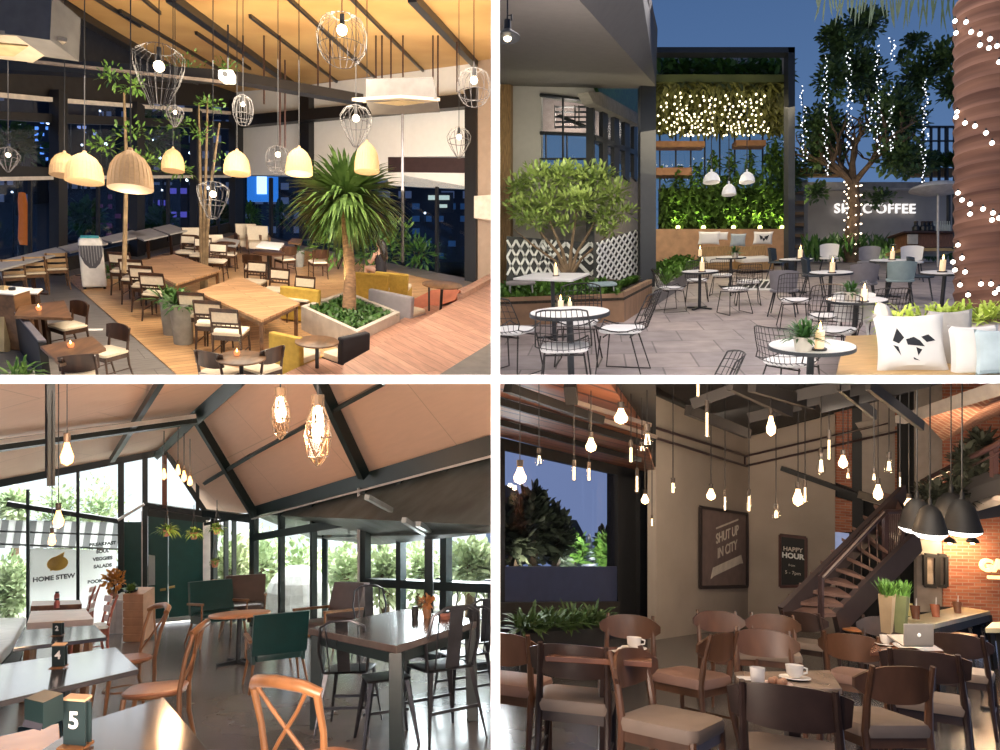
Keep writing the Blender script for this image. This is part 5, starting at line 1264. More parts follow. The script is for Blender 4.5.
# timber bench with pillows, curved planter and sofa back
o = thing('timber_bench', 'golden timber bench top running to the lower edge before the pillows', 'bench', R2.M(R2.P(880, 355, .45))); inv = R2.M(R2.P(880, 355, .45)).inverted()
m = MB(); m.T = inv; top = [R2.P(x, y, .45) for x, y in ((846, 336), (890, 334), (1004, 352), (1004, 390), (832, 390))]; m.slab(top, -R2.n*.06); m.build('seat_top', pm('golden_oak', (.62, .38, .15), .35, var=.15, scale=4, stretch=(1, 5, 1)), o)
m = MB(); m.T = inv; m.slab([q - R2.n*.07 for q in top], -R2.n*.35); m.build('plinth', pm('bench_plinth', (.35, .2, .1), .6), o)
yS = R2.P(905, 366, .45).y
fig = [[(-.42, .42), (-.56, -.0), (-.40, -.1), (-.24, .1)], [(-.56, -.14), (-.36, -.5), (-.42, -.2)], [(-.2, .04), (.02, .12), (.18, .0), (.3, -.2), (.0, -.16), (-.16, -.14)], [(.22, .12), (.42, .2), (.6, -.0), (.36, -.06)], [(.06, -.22), (.22, -.3), (.1, -.5)], [(-.02, -.62), (.14, -.66), (-.04, -.54)]]
pillow(910, 343, yS-.1, 66, 62, PILW, 'white pillow printed with a black faceted figure on the timber bench', rot=-12, pattern=fig, tilt=-14, thick=.28)
pillow(886, 326, yS+.35, 34, 50, PILW, 'white pillow with a thin dark line leaning behind the figure pillow', rot=55, tilt=-12, thick=.3)
pillow(950, 340, yS+.1, 40, 64, pm('taupe_pillow', (.5, .46, .42), .9), 'taupe pillow behind the printed pillow', rot=-25, tilt=-12, thick=.3)
pillow(974, 352, yS-.3, 44, 56, PILW, 'big off-white pillow right of the printed one', rot=-20, tilt=-10, thick=.35)
pillow(996, 352, yS-.5, 36, 48, pm('pale_blue_pillow', (.48, .56, .58), .9), 'pale blue pillow at the lower right corner', rot=-25, tilt=-10, thick=.35)
m = MB()
cb_ = [R2.P(x, y, .5) for x, y in ((912, 321), (935, 327), (965, 331), (1004, 333))]; ct_ = [R2.P(x, y, .5) for x, y in ((912, 312), (940, 318), (970, 321), (1004, 322))]
for i in range(3): m.slab([cb_[i], cb_[i+1], ct_[i+1], ct_[i]], -R2.n*.48)
tag(m.build('curved_planter', pm('taupe_concrete', (.40, .34, .30), .8)), 'curved taupe planter wall behind the bench pillows', 'planter')
o = thing('grass_clump', 'bright lime green spiky grass clump at the foot of the palm', 'plant', R2.M(R2.P(945, 322, .5), 0, 1.35))
g = MB()
for i in range(9): blades(g, ((i-4)*.13, rnd.uniform(-.1, .1), 0), 34, .34, .03, 60+i, .9, .7, .08, .25)
g.build('blades', pm('lime_leaf', (.50, .62, .10), .5, var=.3, scale=6, col2=(.2, .3, .03)), o)
g = MB()
for i in range(6): blades(g, (.62 + i*.12, 0, 0), 24, .28, .03, 80+i, .9, .7, .08, .2)
g.build('dark_blades', LEAF, o)
spot('garden_uplight', R2.P(948, 326, 1.3), R2.P(950, 318, .55), 55, 90, (1, 1, .7))
# light of the courtyard, added soft areas among its lamps
area('sky_fill', D(780, -120, 10), D(790, 330, 10), 620, 7, (1, .92, .88))  # added warm area overhead, helps the sky brighten the tiles
area('canopy_light', D(570, 100, 7.5), D(570, 20, 9.5), 26, 2.5, (1, .88, .8))
area('window_glow', D(530, 120, 9), D(560, 150, 14), 40, 2, (1, .9, .82))  # soft area in front of the left building, aimed at its wall
area('pavilion_light', D(722, 120, 17.5), D(722, 250, 19), 170, 4, (1, .84, .58), 3)
area('pavilion_uplight', D(722, 165, 17), D(722, 90, 18), 40, 4, (1, .9, .55), 3)
spot('sign_wash', D(875, 262, 21.5), D(875, 215, 23.4), 130, 110, (1, .8, .62), .3)
spot('trunk_uplight', D(846, 262, b0.y-1.2), D(853, 205, b0.y), 130, 50, (1, .8, .6), .2)
area('palm_light', D(940, 250, b0p.y-2.5), D(990, 180, b0p.y), 30, 1.5, (1, .86, .8))
area('bench_light', D(900, 180, yS-1.2), D(915, 350, yS), 30, 1.2, (1, .93, .86))
area('left_front_light', D(600, 100, 5.5), D(590, 330, 7.5), 75, 1.5, (1, .93, .9))

for _o in bpy.data.objects:
    if _o.name not in room_of: room_of[_o.name] = 2

# ================================================================ lower left: glass-walled café in daylight
R3 = Room(532, -.04, 245, 1.55)
CONC3 = pm('polished_dark_concrete', (.19, .165, .155), .22, var=.25, scale=.9, col2=(.08, .072, .075), spec=.6, detail=8)
DG = pm('dark_green_steel', (.010, .022, .023), .4, var=.1)
DOORG = pm('door_green', (.008, .075, .07), .4, var=.08)
PANEL3 = planks('pale_ceiling_panels', (.78, .53, .39), (.75, .51, .37), (.6, .4, .28), 2.2, 1.1, .6, rot=0, mortar=.008, bump=.1, grain=.08)
TOP3 = pm('dark_glossy_top', (.05, .045, .05), .13, var=.2, spec=.8)
OAK3 = pm('honey_oak', (.28, .12, .045), .35, var=.25, scale=8, stretch=(1, 1, .3))
WALNUT3 = pm('walnut_seat', (.42, .18, .10), .35, var=.2, scale=8)
GLS3 = glass('day_window_glass', (.93, .97, .97), .03)
GUN = pm('gunmetal', (.09, .09, .10), .3, .85, var=.2)
p3 = lambda pts: [R3.P(x, y) for x, y in pts]
struct(MB().slab(p3([(-5, 640), (150, 624), (250, 618), (500, 672), (500, 756), (-5, 756)]), -R3.n*.1), 'floor_concrete', CONC3, frame=R3.frame(245, 690))
WE = R3.wall(0, 640, 204, 621)            # end wall with the door
WF = R3.wall(204, 621, 252, 623)
WS = R3.wall(252, 623, 491, 668)          # long glass wall
def mem3(pl, a, b_, wpx, mat=DG, d=.09, off=.05, name='window_frame', kd=True):
    m = MB(); wbar(m, pl, a, b_, pxw(pl, (a[0]+b_[0])/2, (a[1]+b_[1])/2, wpx), d, off); return struct(m, name, mat)
# roof: two slopes meeting in the ridge
NOD = WE.at(165, 450, .0); nodz = NOD.y
EV0, EV1 = WS.at(252, 514), WS.at(500, 434)
RG0 = WE.at(163, 450)
RP = plane3(RG0, EV0, EV1); RG1 = RP.at(262, 366)
LV0 = WE.at(-6, 482); LP_ = plane3(RG0, LV0, RG1)
struct(MB().slab([RP.at(x, y) for x, y in ((163, 450), (262, 366), (500, 366), (500, 433), (252, 513), (206, 513))], V((0, 0, .08))), 'ceiling_right', PANEL3, frame=Matrix.Translation(EV0) @ Matrix(((EV1-EV0).normalized(), RP.n.cross((EV1-EV0).normalized()), RP.n)).transposed().to_4x4())
struct(MB().slab([LP_.at(x, y) for x, y in ((163, 450), (262, 366), (-6, 366), (-6, 482))], V((0, 0, .08))), 'ceiling_left', PANEL3)
# fill the corner of roof between the planes
def rb(a, b_, wpx, d=.1, pl=RP, off=.12, name='roof_beam', mat=DG):
    A, B = pl.at(*a, off), pl.at(*b_, off); wm = wpx/F*((A.y+B.y)/2)
    m = MB(); m.bar(A, B, wm, d, up=pl.n); return struct(m, name, mat)
rb((158, 455), (196, 418), 7, .14); rb((196, 418), (243, 376), 14, .2); rb((196, 418), (256, 517), 6, .12); rb((317, 376), (364, 476), 8, .14)
rb((205, 483), (250, 456), 3.5, .07); rb((250, 456), (384, 383), 3.5, .07)
rb((-6, 446.5), (196, 419), 8, .14, LP_); rb((164, 376), (112, 460), 5, .08, LP_); rb((-6, 443), (196, 416), 1.3, .06, LP_, .2, 'conduit', pm('pale_conduit', (.6, .58, .55), .4))
m = MB(); m.bar(D(51, 372, 5.2), D(51, 485, 5.2*1.02), .055, .055); struct(m, 'column', DG); m = MB(); m.bar(D(46.3, 372, 5.2), D(46.3, 478, 5.2), .012, .012); struct(m, 'conduit', BLACK)
# end wall
for a in (((-6, 484), (165, 451), 9), ((165, 450), (206, 513), 5), ((7, 503.5), (119, 521), 5.5), ((28, 489), (28, 632), 3), ((78, 470), (78, 630), 3), ((121, 462), (121, 628), 6), ((145, 405), (145, 640), 5.5),
          ((197.5, 425), (197.5, 513), 3.5), ((147, 504), (206, 513), 4), ((150, 510), (210, 519), 3)):
    mem3(WE, a[0], a[1], a[2])
mem3(WE, (164.5, 452), (164.5, 508), 5, pm('rust_red_column', (.28, .10, .05), .5)); mem3(WE, (118, 520), (144, 504), 2.5, pm('pale_conduit', (.6, .58, .55), .4), off=.25)
mem3(WE, (142, 510), (142, 632), 1.2, MATS['pale_conduit'], off=.12)
for y in (532, 546): mem3(WE, (-6, y-1 - (y-532)*.1), (118, y+3), .8, BLACK, off=-.25)
struct(wpoly(MB(), WE, [(-6, 486), (119, 464), (119, 630), (-6, 640)], -.03, .01), 'window_11', GLS3)
struct(wpoly(MB(), WE, [(124, 462), (163, 455), (204, 512), (147, 506), (124, 520)], -.03, .01), 'window_12', GLS3)
o = thing('double_door', 'dark green double door with a narrow glazed slot', 'door', wall_frame(WE, 168, 570)); inv = wall_frame(WE, 168, 570).inverted()
m = MB(); m.T = inv; wpoly(m, WE, [(148, 508), (167.6, 510), (167.6, 622), (148, 624.5)], .0, .06); m.build('door_leaf', DOORG, o)
m = MB(); m.T = inv; wpoly(m, WE, [(168.6, 510), (203, 514), (203, 618.5), (168.6, 622)], .0, .06); m.build('door_leaf', DOORG, o)
m = MB(); m.T = inv; wpoly(m, WE, [(148.5, 555), (155, 556), (155, 585), (148.5, 585.5)], .02, .03); m.build('glass_slot', cloth_thin('frosted_slot', (.85, .87, .87), .6), o)
m = MB(); m.T = inv; wbar(m, WE, (168, 509), (168, 622), .012, .02, .03); m.build('meeting_strip', pm('strip_blue_grey', (.25, .38, .42), .4), o)
m = MB(); m.T = inv; wbar(m, WE, (160, 590), (166, 589), .03, .05, .05); wbar(m, WE, (169, 587.5), (175, 586.5), .03, .05, .05); m.build('handle', pm('brass', (.6, .45, .2), .3, .8), o)
m = MB(); m.T = inv; wpoly(m, WE, [(148, 620), (203, 614.5), (203, 618), (148, 624)], .02, .03); m.build('kick_strip', pm('pale_strip', (.45, .48, .48), .5), o)
struct(wpoly(MB(), WE, [(124, 522), (143, 522), (143, 632), (124, 634)], .0, .05), 'wall_green_panel', DOORG)
struct(wpoly(MB(), WE, [(203, 520), (211, 522), (211, 616), (203, 617)], .02, .1), 'wall_white_panel', pm('white_panel', (.78, .76, .74), .6))
struct(wpoly(MB(), WE, [(147, 506), (206, 515), (206, 523), (147, 516)], .04, .2), 'lintel', DG)
for x, w_ in ((214, 3), (226, 1.2), (234, 1)): mem3(WF, (x, 518), (x, 622), w_)
for a in (((204, 513), (253, 519), 5), ((206, 524), (252, 514), 2)): mem3(WF, a[0], a[1], a[2])
for k in range(8): mem3(WF, (214 + k*5, 590), (219 + k*5, 618), .6, BLACK); mem3(WF, (219 + k*5, 590), (214 + k*5, 618), .6, BLACK)
# long glass wall
struct(wpoly(MB(), WS, [(252, 507), (500, 432), (500, 453.5), (252, 517)], .1, .2), 'beam_eave', DG)
mem3(WS, (252, 519), (500, 454), 1, MATS['pale_conduit'], .03, .16)
for x, w_ in ((254, 4.5), (281.5, 2), (313.5, 2), (364, 8), (401, 4.5), (446, 6)): mem3(WS, (x, 516 - (x-252)*.255), (x, 622 + (x-252)*.19), w_)
mem3(WS, (358.6, 488), (358.6, 645), 1, MATS['pale_conduit'], .03, .12)
mem3(WS, (252, 538), (500, 496), 5); mem3(WS, (366, 582), (500, 588), 5); mem3(WS, (252, 622), (500, 668), 3); mem3(WS, (482, 472), (482, 498), 4)
struct(wpoly(MB(), WS, [(254, 520), (500, 456), (500, 666), (254, 621)], -.03, .01), 'window_13', GLS3)
# outside: porch roof, ground, hedge of trees, striped awning, sign panel
struct(MB().slab([WS.at(252, 519) + V((.1, .1, 0)), WS.at(500, 450) + V((.1, .1, 0)), D(520, 530, 5.2), D(380, 545, 9.5), D(310, 538, 13)], V((0, 0, .06))), 'porch_roof', pm('porch_metal', (.10, .13, .13), .5, var=.3, scale=3))
for a, b_ in (((367, 497), (391, 510)), ((404, 520), (428, 535)), ((418, 524), (434, 533))):
    m = MB(); m.bar(D(a[0], a[1], 6.6), D(b_[0], b_[1], 7.3), .05, .05); struct(m, 'porch_strut', pm('strut_grey', (.38, .42, .42), .4))
for x, y in ((429, 7.4), (325, 12)):
    m = MB(); m.bar(D(x, 640, y), D(x, 530, y), .09, .09); struct(m, 'porch_column', DG)
struct(MB().slab([R3.P(x, y, -.1) for x, y in ((-900, 790), (760, 790), (820, 566), (-420, 566))], -R3.n*.1), 'ground_outside', pm('pale_paving', (.52, .50, .46), .9, var=.1))
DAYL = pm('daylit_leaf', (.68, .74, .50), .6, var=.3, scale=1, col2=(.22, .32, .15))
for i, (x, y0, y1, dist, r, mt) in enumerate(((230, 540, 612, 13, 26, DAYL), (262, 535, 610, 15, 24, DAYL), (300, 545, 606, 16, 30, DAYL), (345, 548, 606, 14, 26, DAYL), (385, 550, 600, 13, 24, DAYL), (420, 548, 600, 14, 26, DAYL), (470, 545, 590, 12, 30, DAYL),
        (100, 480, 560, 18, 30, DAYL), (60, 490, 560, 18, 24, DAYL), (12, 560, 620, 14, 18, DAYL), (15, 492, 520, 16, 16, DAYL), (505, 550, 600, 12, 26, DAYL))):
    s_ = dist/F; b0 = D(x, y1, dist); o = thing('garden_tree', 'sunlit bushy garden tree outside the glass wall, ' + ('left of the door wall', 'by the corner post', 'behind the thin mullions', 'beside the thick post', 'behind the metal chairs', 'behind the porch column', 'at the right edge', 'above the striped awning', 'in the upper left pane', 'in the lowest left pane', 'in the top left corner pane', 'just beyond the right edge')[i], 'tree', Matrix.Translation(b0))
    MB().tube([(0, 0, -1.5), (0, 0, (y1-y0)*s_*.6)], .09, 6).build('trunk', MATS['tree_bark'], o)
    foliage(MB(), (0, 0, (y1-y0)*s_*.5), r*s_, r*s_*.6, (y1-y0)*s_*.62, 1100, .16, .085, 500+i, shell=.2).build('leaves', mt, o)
tag(MB().ball(D(298, 598, 13), .62, .5, .62, 16, 10).build('white_mound', pm('pale_cloth', (.72, .72, .74), .9)), 'pale covered mound in the garden behind the thin mullions', 'mound')
o = thing('striped_awning', 'grey and white striped awning outside the left window', 'awning', Matrix.Translation(D(60, 530, 9.6)))
for k in range(19):
    x0_ = -12 + k*7; m = MB(); m.T = Matrix.Translation(-D(60, 530, 9.6)); m.slab([WE.at(x0_, 521 + x0_*.02, -.3), WE.at(x0_+7, 521 + (x0_+7)*.02, -.3), WE.at(x0_+3, 548, -1.1), WE.at(x0_-4, 548, -1.1)], V((0, 0, .02)))
    m.build('stripe', cloth_thin('awning_white', (.85, .85, .85), .5) if k % 2 else cloth_thin('awning_grey', (.36, .36, .37), .5), o)
o = thing('shop_panel', 'white shop board with orange logo and lettering seen through the left window', 'sign', wall_frame(WE, 60, 590, -.3)); M_ = wall_frame(WE, 60, 590, -.3); inv = M_.inverted()
m = MB(); m.T = inv; wpoly(m, WE, [(29, 549), (116, 551), (116, 622), (29, 624)], -.3, .05); m.build('board', cloth_thin('shop_white', (.9, .9, .9), .7), o)
s_ = M_.translation.y/F
lg = MB(); lg.lathe([(0.001, 0), (9*s_, 0), (9*s_, .012), (.001, .012)], 24, o=(-2*s_, 27*s_, .003), sy=.8); lg.prism([(-9*s_, 31*s_), (4*s_, 38*s_), (1*s_, 24*s_), (-8*s_, 20*s_)], .003, .015); lg.build('logo', pm('logo_orange', (.85, .45, .08), .5), o)
text_mesh('HOME STEW', 6.2*s_, Matrix.Translation((-5*s_, 13*s_, .01)), pm('sign_ink', (.08, .08, .09), .6), o, 'lettering', .004, bold=.004)
for k, tx in enumerate(('BREAKFAST', 'SOUL', 'VEGGIES', 'SALADS', '', 'BOOK & EAT')):
    if tx: text_mesh(tx, 4.6*s_, Matrix.Translation((37*s_, (42 - k*7.5)*s_, .01)), MATS['sign_ink'], o, 'lettering', .004, bold=.004)
# ---- lamps
def geo_lamp(px, y0, y1, wpx, y, lab):
    s_ = y/F; h = (y1-y0)*s_; r = wpx/2*s_; o = thing('geometric_lamp', lab, 'lamp', Matrix.Translation(D(px, y0, y))); W = pm('lamp_wire_bronze', (.16, .11, .07), .4, .3)
    rings = [(.3, 0), (.82, -.3), (1, -.55), (.72, -.85), (.12, -1)]; n = 6; c = MB()
    for i, (r_, z) in enumerate(rings):
        P_ = [(r_*r*math.cos(2*math.pi*(k + .5*(i % 2))/n), r_*r*math.sin(2*math.pi*(k + .5*(i % 2))/n), z*h) for k in range(n)]; c.tube(P_, .0035, 4, closed=True)
        if i:
            for k in range(n): c.tube([Q[k], P_[k]], .003, 4); c.tube([Q[k], P_[(k + (1 if i % 2 == 0 else -1)) % n]], .003, 4)
        Q = P_
    c.build('wire_cage', W, o); g = MB(); g.lathe([(rr*r*.94, z*h) for rr, z in rings], 6); g.build('glass_body', glass('lamp_glass', (1, .93, .85), .06), o)
    MB().lathe([(.001, -.06*h), (.022, -.1*h), (.03, -.45*h), (.02, -.62*h), (.001, -.65*h)], 12).build('bulb', glow('edison_glow', (1, .80, .6), 9), o, smooth=True); MB().cyl((0, 0, 0), .03, -.06*h, .03, 10).build('cap', W, o); MB().tube([(0, 0, 0), (0, 0, 1.2)], .005, 5).build('cord', BLACK, o)
geo_lamp(280.5, 393, 439, 19, 3.6, 'smaller faceted glass pendant, left of the pair'); geo_lamp(318, 401, 466, 27, 3.2, 'larger faceted glass pendant, right of the pair')
EDI = glow('edison_bulb_lit', (1, .55, .2), 3.5)
def edison(px, y0, y1, y, lab, mat=EDI, wpx=11, room='', cord=1.5, sock=.28, group=None, kind='pear'):
    s_ = y/F; h = (y1-y0)*s_; r = wpx/2*s_; o = thing('hanging_bulb', lab, 'bulb', Matrix.Translation(D(px, y0, y)), group)
    MB().cyl((0, 0, 0), r*.5, -h*sock, 0, 10).build('socket', pm('bakelite', (.05, .035, .025), .5), o, smooth=True)
    z0_ = -h*sock; L = h*(1-sock)
    if kind == 'clear':
        MB().lathe([(r*.35, z0_), (r*.5, z0_-L*.2), (r, z0_-L*.6), (r*.85, z0_-L*.85), (.001, z0_-L)], 14).build('glass', CLEAR, o, smooth=True)
        f_ = MB()
        for k in range(3): a = k*2.1; f_.tube([(r*.2*math.cos(a), r*.2*math.sin(a), z0_-L*.2), (r*.45*math.cos(a), r*.45*math.sin(a), z0_-L*.8)], r*.09, 4)
        f_.build('filament', mat, o)
    elif kind == 'pear': MB().lathe([(r*.35, z0_), (r*.5, z0_-L*.2), (r, z0_-L*.6), (r*.85, z0_-L*.85), (.001, z0_-L)], 14).build('bulb', mat, o, smooth=True)
    else:
        MB().lathe([(r*.4, z0_), (r*.55, z0_-L*.08), (r*.55, z0_-L*.9), (.001, z0_-L)], 12).build('glass', CLEAR, o, smooth=True)
        f_ = MB()
        for k in range(4): a = k*math.pi/2; f_.tube([(r*.2*math.cos(a), r*.2*math.sin(a), z0_-L*.05), (r*.22*math.cos(a), r*.22*math.sin(a), z0_-L*.88)], r*.07, 4)
        f_.build('filament', mat, o)
    MB().tube([(0, 0, 0), (0, 0, cord)], .0022*y/3, 5).build('cord', BLACK, o)
    return o
edison(67, 433, 466, 3.6, 'brightest bare bulb hanging before the pale roof panels', wpx=12); edison(58.5, 503, 528, 4.6, 'bare bulb hanging in front of the striped awning', wpx=10, cord=2); edison(52, 528, 546, 5.2, 'dim amber bulb just below the one at the awning', wpx=7, cord=2)
for x, y0, y1, lab in ((164, 464, 480, 'amber bulb on the rust red column'), (178, 460, 476, 'amber bulb in the cluster, leftmost one'), (184, 466, 482, 'amber bulb in the cluster, middle one'), (190, 472, 486, 'amber bulb in the cluster, lowest one')): edison(x, y0, y1, 8.2, lab, wpx=5, cord=.4)
for x, y, e in ((66, 458, 3.6), (300, 430, 3.4)): point('bulb_light', D(x, y+10, e-.2), 26, (1, .6, .34), .05)
point('bulb_light', D(184, 492, 7.8), 34, (1, .55, .28), .1); point('bulb_light', D(58, 530, 4.6), 12, (1, .6, .34), .05)
# hanging plants
def hangpot(px, ypot, y, lab, w_=20, basket=False, seed=1):
    s_ = y/F; o = thing('hanging_plant', lab, 'plant', Matrix.Translation(D(px, ypot, y))); r = 4.2*s_
    MB().lathe([(r*.6, -4*s_), (r, 3*s_), (r*.85, 3*s_), (r*.7, 1*s_), (.001, 1*s_)], 14).build('pot', pm('terracotta', (.62, .30, .18), .8, var=.1), o, smooth=True)
    blades(MB(), (0, 0, 2*s_), 60, w_*.62*s_, 2.2*s_, seed, 1.2, .9, .03, .0).build('leaves', LEAF2, o)
    m = MB()
    for k in range(3): a = k*2.1; m.tube([(r*math.cos(a), r*math.sin(a), 3*s_), (0, 0, 22*s_)], .004, 4)
    m.tube([(0, 0, 22*s_), (0, 0, 30*s_)], .004, 4); m.build('strings', BLACK, o)
hangpot(167, 532, 8, 'spider plant in a terracotta pot hanging before the left door leaf', 24, seed=1); hangpot(194, 535, 8, 'spider plant in a terracotta pot hanging before the right door leaf', 22, seed=2); hangpot(215, 563, 8.4, 'small dried plant hanging beside the white panel', 10, seed=3); hangpot(217, 530, 8.2, 'tangled reddish plant hanging at the corner right of the door', 18, seed=4)
# ---- furniture
def cross_chair_mk(M, label, group):
    o = thing('cross_back_chair', label, 'chair', M, group)
    cushion(MB(), .42, .41, .445, .475, .12).build('seat', WALNUT3, o, smooth=True)
    MB().tube([(.2*math.cos(a), .195*math.sin(a), .44) for a in [2*math.pi*k/20 for k in range(20)]], .014, 6, closed=True).build('seat_ring', OAK3, o, smooth=True)
    for s in (-1, 1):
        MB().tube([(s*.19, -.2, 0), (s*.17, -.17, .44)], [.013, .019], 8).build('leg', OAK3, o, smooth=True)
        MB().tube([(s*.2, .26, 0), (s*.185, .2, .25), (s*.18, .19, .46), (s*.2, .22, .68), (s*.205, .27, .85)], [.013, .017, .018, .016, .018], 8).build('leg', OAK3, o, smooth=True)
    top = [(-.215, .255, .845), (-.15, .30, .88), (0, .325, .895), (.15, .30, .88), (.215, .255, .845)]
    MB().tube(top, [.024, .027, .028, .027, .024], 10).build('top_rail', OAK3, o, smooth=True)
    for s in (-1, 1): MB().tube([(s*.17, .2, .5), (s*.06, .235, .62), (-s*.08, .265, .76), (-s*.17, .29, .87)], .010, 6).build('cross_strap', OAK3, o, smooth=True)
    MB().tube([(.16*math.cos(a), .16*math.sin(a), .2) for a in [2*math.pi*k/16 for k in range(16)]], .008, 5, closed=True).build('hoop', OAK3, o)
    return o
xc = Proto(cross_chair_mk)
xc(face(R3, 326, 767, 400, 734), 'nearest cross-back chair, cut by the lower edge, with bright orange top rail')
xc(face(R3, 156, 690, 112, 694), 'cross-back chair with walnut seat pulled out beside table number 5')
xc(face(R3, 125, 660, 100, 664), 'cross-back chair half hidden behind the wooden crate')
def stripe_chair(M, lab):
    o = make_chair('striped_chair', pm('red_brown_wood', (.4, .12, .08), .5), WHITE, 'lath', pm('striped_slat', (.75, .6, .58), .6))(M, lab); return o
stripe_chair(face(R3, 88, 628, 70, 630), 'red and white slatted chair right of the oak edged table'); stripe_chair(face(R3, 76, 612, 62, 613), 'farthest red and white slatted chair at the window')
corner_table('cafe_table', R3, [(32, 756), (84, 722), (164, 697), (214, 756)], .75, TOP3, DG, 'nearest glossy dark table at the lower edge, right of number 5', legs='pedestal', t=.03)
corner_table('cafe_table', R3, [(-8, 703), (-4, 665), (116, 647), (139, 669)], .75, TOP3, DG, 'long glossy dark table carrying number 4', legs='pedestal', t=.03)
corner_table('cafe_table', R3, [(13, 648), (23, 630), (95, 625), (107, 637)], .75, TOP3, DG, 'glossy dark table with a black number stand beyond number 4', legs='pedestal', t=.03)
corner_table('oak_table', R3, [(27, 623), (31, 611), (86, 609), (94, 619)], .75, pm('pale_oak_top', (.62, .5, .42), .3), OAK3, 'oak edged table with a grey top near the left window', t=.07)
corner_table('oak_table', R3, [(31, 606), (32, 601), (80, 600), (82, 604)], .75, OAK3, OAK3, 'farthest oak table against the left window', t=.05)
corner_table('lit_table', R3, [(-8, 765), (-8, 738), (59, 723), (62, 765)], .72, pm('orange_lit_top', (.50, .22, .06), .15, spec=.8), DG, 'glossy tabletop in the lower left corner with orange light in its colour', legs='pedestal', t=.03)  # orange lamplight is put into the colour of this top
o = thing('bench_seat', 'white padded bench along the left edge', 'bench', R3.M(R3.P(8, 640))); inv = R3.M(R3.P(8, 640)).inverted()
W = [R3.P(x, y, .48) for x, y in ((-8, 662), (12, 642), (27, 617), (-8, 618))]; m = MB(); m.T = inv; m.slab(W, -R3.n*.12); m.build('seat_pad', pm('pale_vinyl', (.62, .60, .60), .4), o, bevel=.02)
m = MB(); m.T = inv; m.slab([q - R3.n*.13 for q in W], -R3.n*.33); m.build('plinth', DG, o)
def number_stand(px, yb, y, h, w_, tx, lab, ang=0):
    s_ = y/F; M = Matrix.Translation(D(px, yb, y)) @ Matrix.Rotation(R(ang), 4, 'Z'); o = thing('table_number', lab, 'sign', M); hh, ww = h*s_, w_*s_
    m = MB(); m.box(-ww/2, 0, 0, ww/2, .008, hh); m.box(-ww/2, .03, 0, ww/2, .038, hh*.9); m.build('board', pm('blackboard', (.015, .03, .033), .5), o); MB().box(-ww*.55, -.03, 0, ww*.55, .045, hh*.06).build('foot', OAK3, o); MB().box(-ww/2, -.002, hh, ww/2, .04, hh*1.05).build('top_edge', pm('bare_wood_edge', (.55, .35, .2), .6), o)
    text_mesh(tx, hh*.5, Matrix.Translation((0, -.003, hh*.58)) @ Matrix.Rotation(R(90), 4, 'X'), pm('chalk', (.85, .85, .82), .8), o, 'number', .001, bold=.002)
number_stand(57, 636, R3.P(57, 636, .75).y, 13, 9, '2', 'black table number stand beyond number 4, its digit hard to read'); number_stand(58, 668, R3.P(58, 668, .75).y, 22, 12, '4', 'black table number stand with a white 4', 4)
number_stand(74, 748, R3.P(74, 748, .75).y, 47, 24, '5', 'largest black table number stand with a white 5', -8)
o = thing('menu_holder', 'dark slanted menu holder left of number 5', 'holder', Matrix.Translation(D(44, 722, 2.6)) @ Matrix.Rotation(R(-20), 4, 'Z')); MB().prism([(-.05, -.04), (.05, -.04), (.05, .04), (-.05, .04)], 0, .1).build('body', DG, o); MB().add([(-.05, -.05, 0), (.05, -.05, 0), (.05, 0, .1), (-.05, 0, .1)], [(0, 1, 2, 3)]).build('card', TOP3, o)
for x, y, r, lab in ((56.5, 608, .03, 'small red jar on the oak edged table'), (56.5, 600, .03, 'dark jar on the farthest oak table')):
    o = thing('jar', lab, 'jar', R3.M(R3.P(x, y, .75))); MB().lathe([(r, 0), (r*1.1, .06), (r*.7, .09)], 12).build('body', pm('red_jar', (.35, .08, .06), .4), o, smooth=True); MB().cyl((0, 0, 0), r*.75, .09, .11, 12).build('lid', BLACK, o)
# white cabinet, crate, dried flowers
def boxy(name, lab, x0, y0, x1, y1, yd, dd, mat, cat, extra=None):
    A, B = D(x0, y1, yd), D(x1, y0, yd); o = thing(name, lab, cat, Matrix.Translation(A)); MB().box(0, 0, 0, B.x-A.x, dd, B.z-A.z).build('body', mat, o, bevel=.005); return o, B-A
yk = R3.P(114, 634).y
o, d_ = boxy('white_cabinet', 'white cabinet with dried flowers behind the crate', 108, 600, 123, 634, yk, .4, pm('cabinet_white', (.75, .72, .7), .5), 'cabinet'); MB().box(.01, -.01, .02, d_.x/2-.005, 0, d_.z*.95).build('door', pm('cabinet_door', (.68, .64, .63), .5), o); MB().box(d_.x/2+.005, -.01, .02, d_.x-.01, 0, d_.z*.95).build('door', MATS['cabinet_door'], o)
yk2 = R3.P(133, 642).y
o, d_ = boxy('wooden_crate', 'wooden crate stand with pots beside the green column', 124, 594, 143, 642, yk2, .35, pm('crate_wood', (.55, .30, .18), .6, var=.15), 'crate')
for k in range(6): MB().box(-.008, -.012, d_.z*k/6+.01, d_.x+.008, 0, d_.z*(k+1)/6-.005).build('slat', MATS['crate_wood'], o)
o = thing('dried_flowers', 'orange dried flowers in a vase on the white cabinet', 'flowers', Matrix.Translation(D(114, 600, yk+.1))); MB().lathe([(.04, 0), (.06, .1), (.035, .18)], 12).build('vase', pm('brown_vase', (.3, .15, .08), .6), o, smooth=True); foliage(MB(), (0, 0, .34), .17, .12, .16, 150, .1, .06, 9, shell=.1).build('flowers', pm('orange_petals', (.75, .32, .06), .7, var=.3, scale=9), o); blades(MB(), (0, 0, .15), 25, .35, .012, 3, .5, .2).build('stems', SOIL, o)
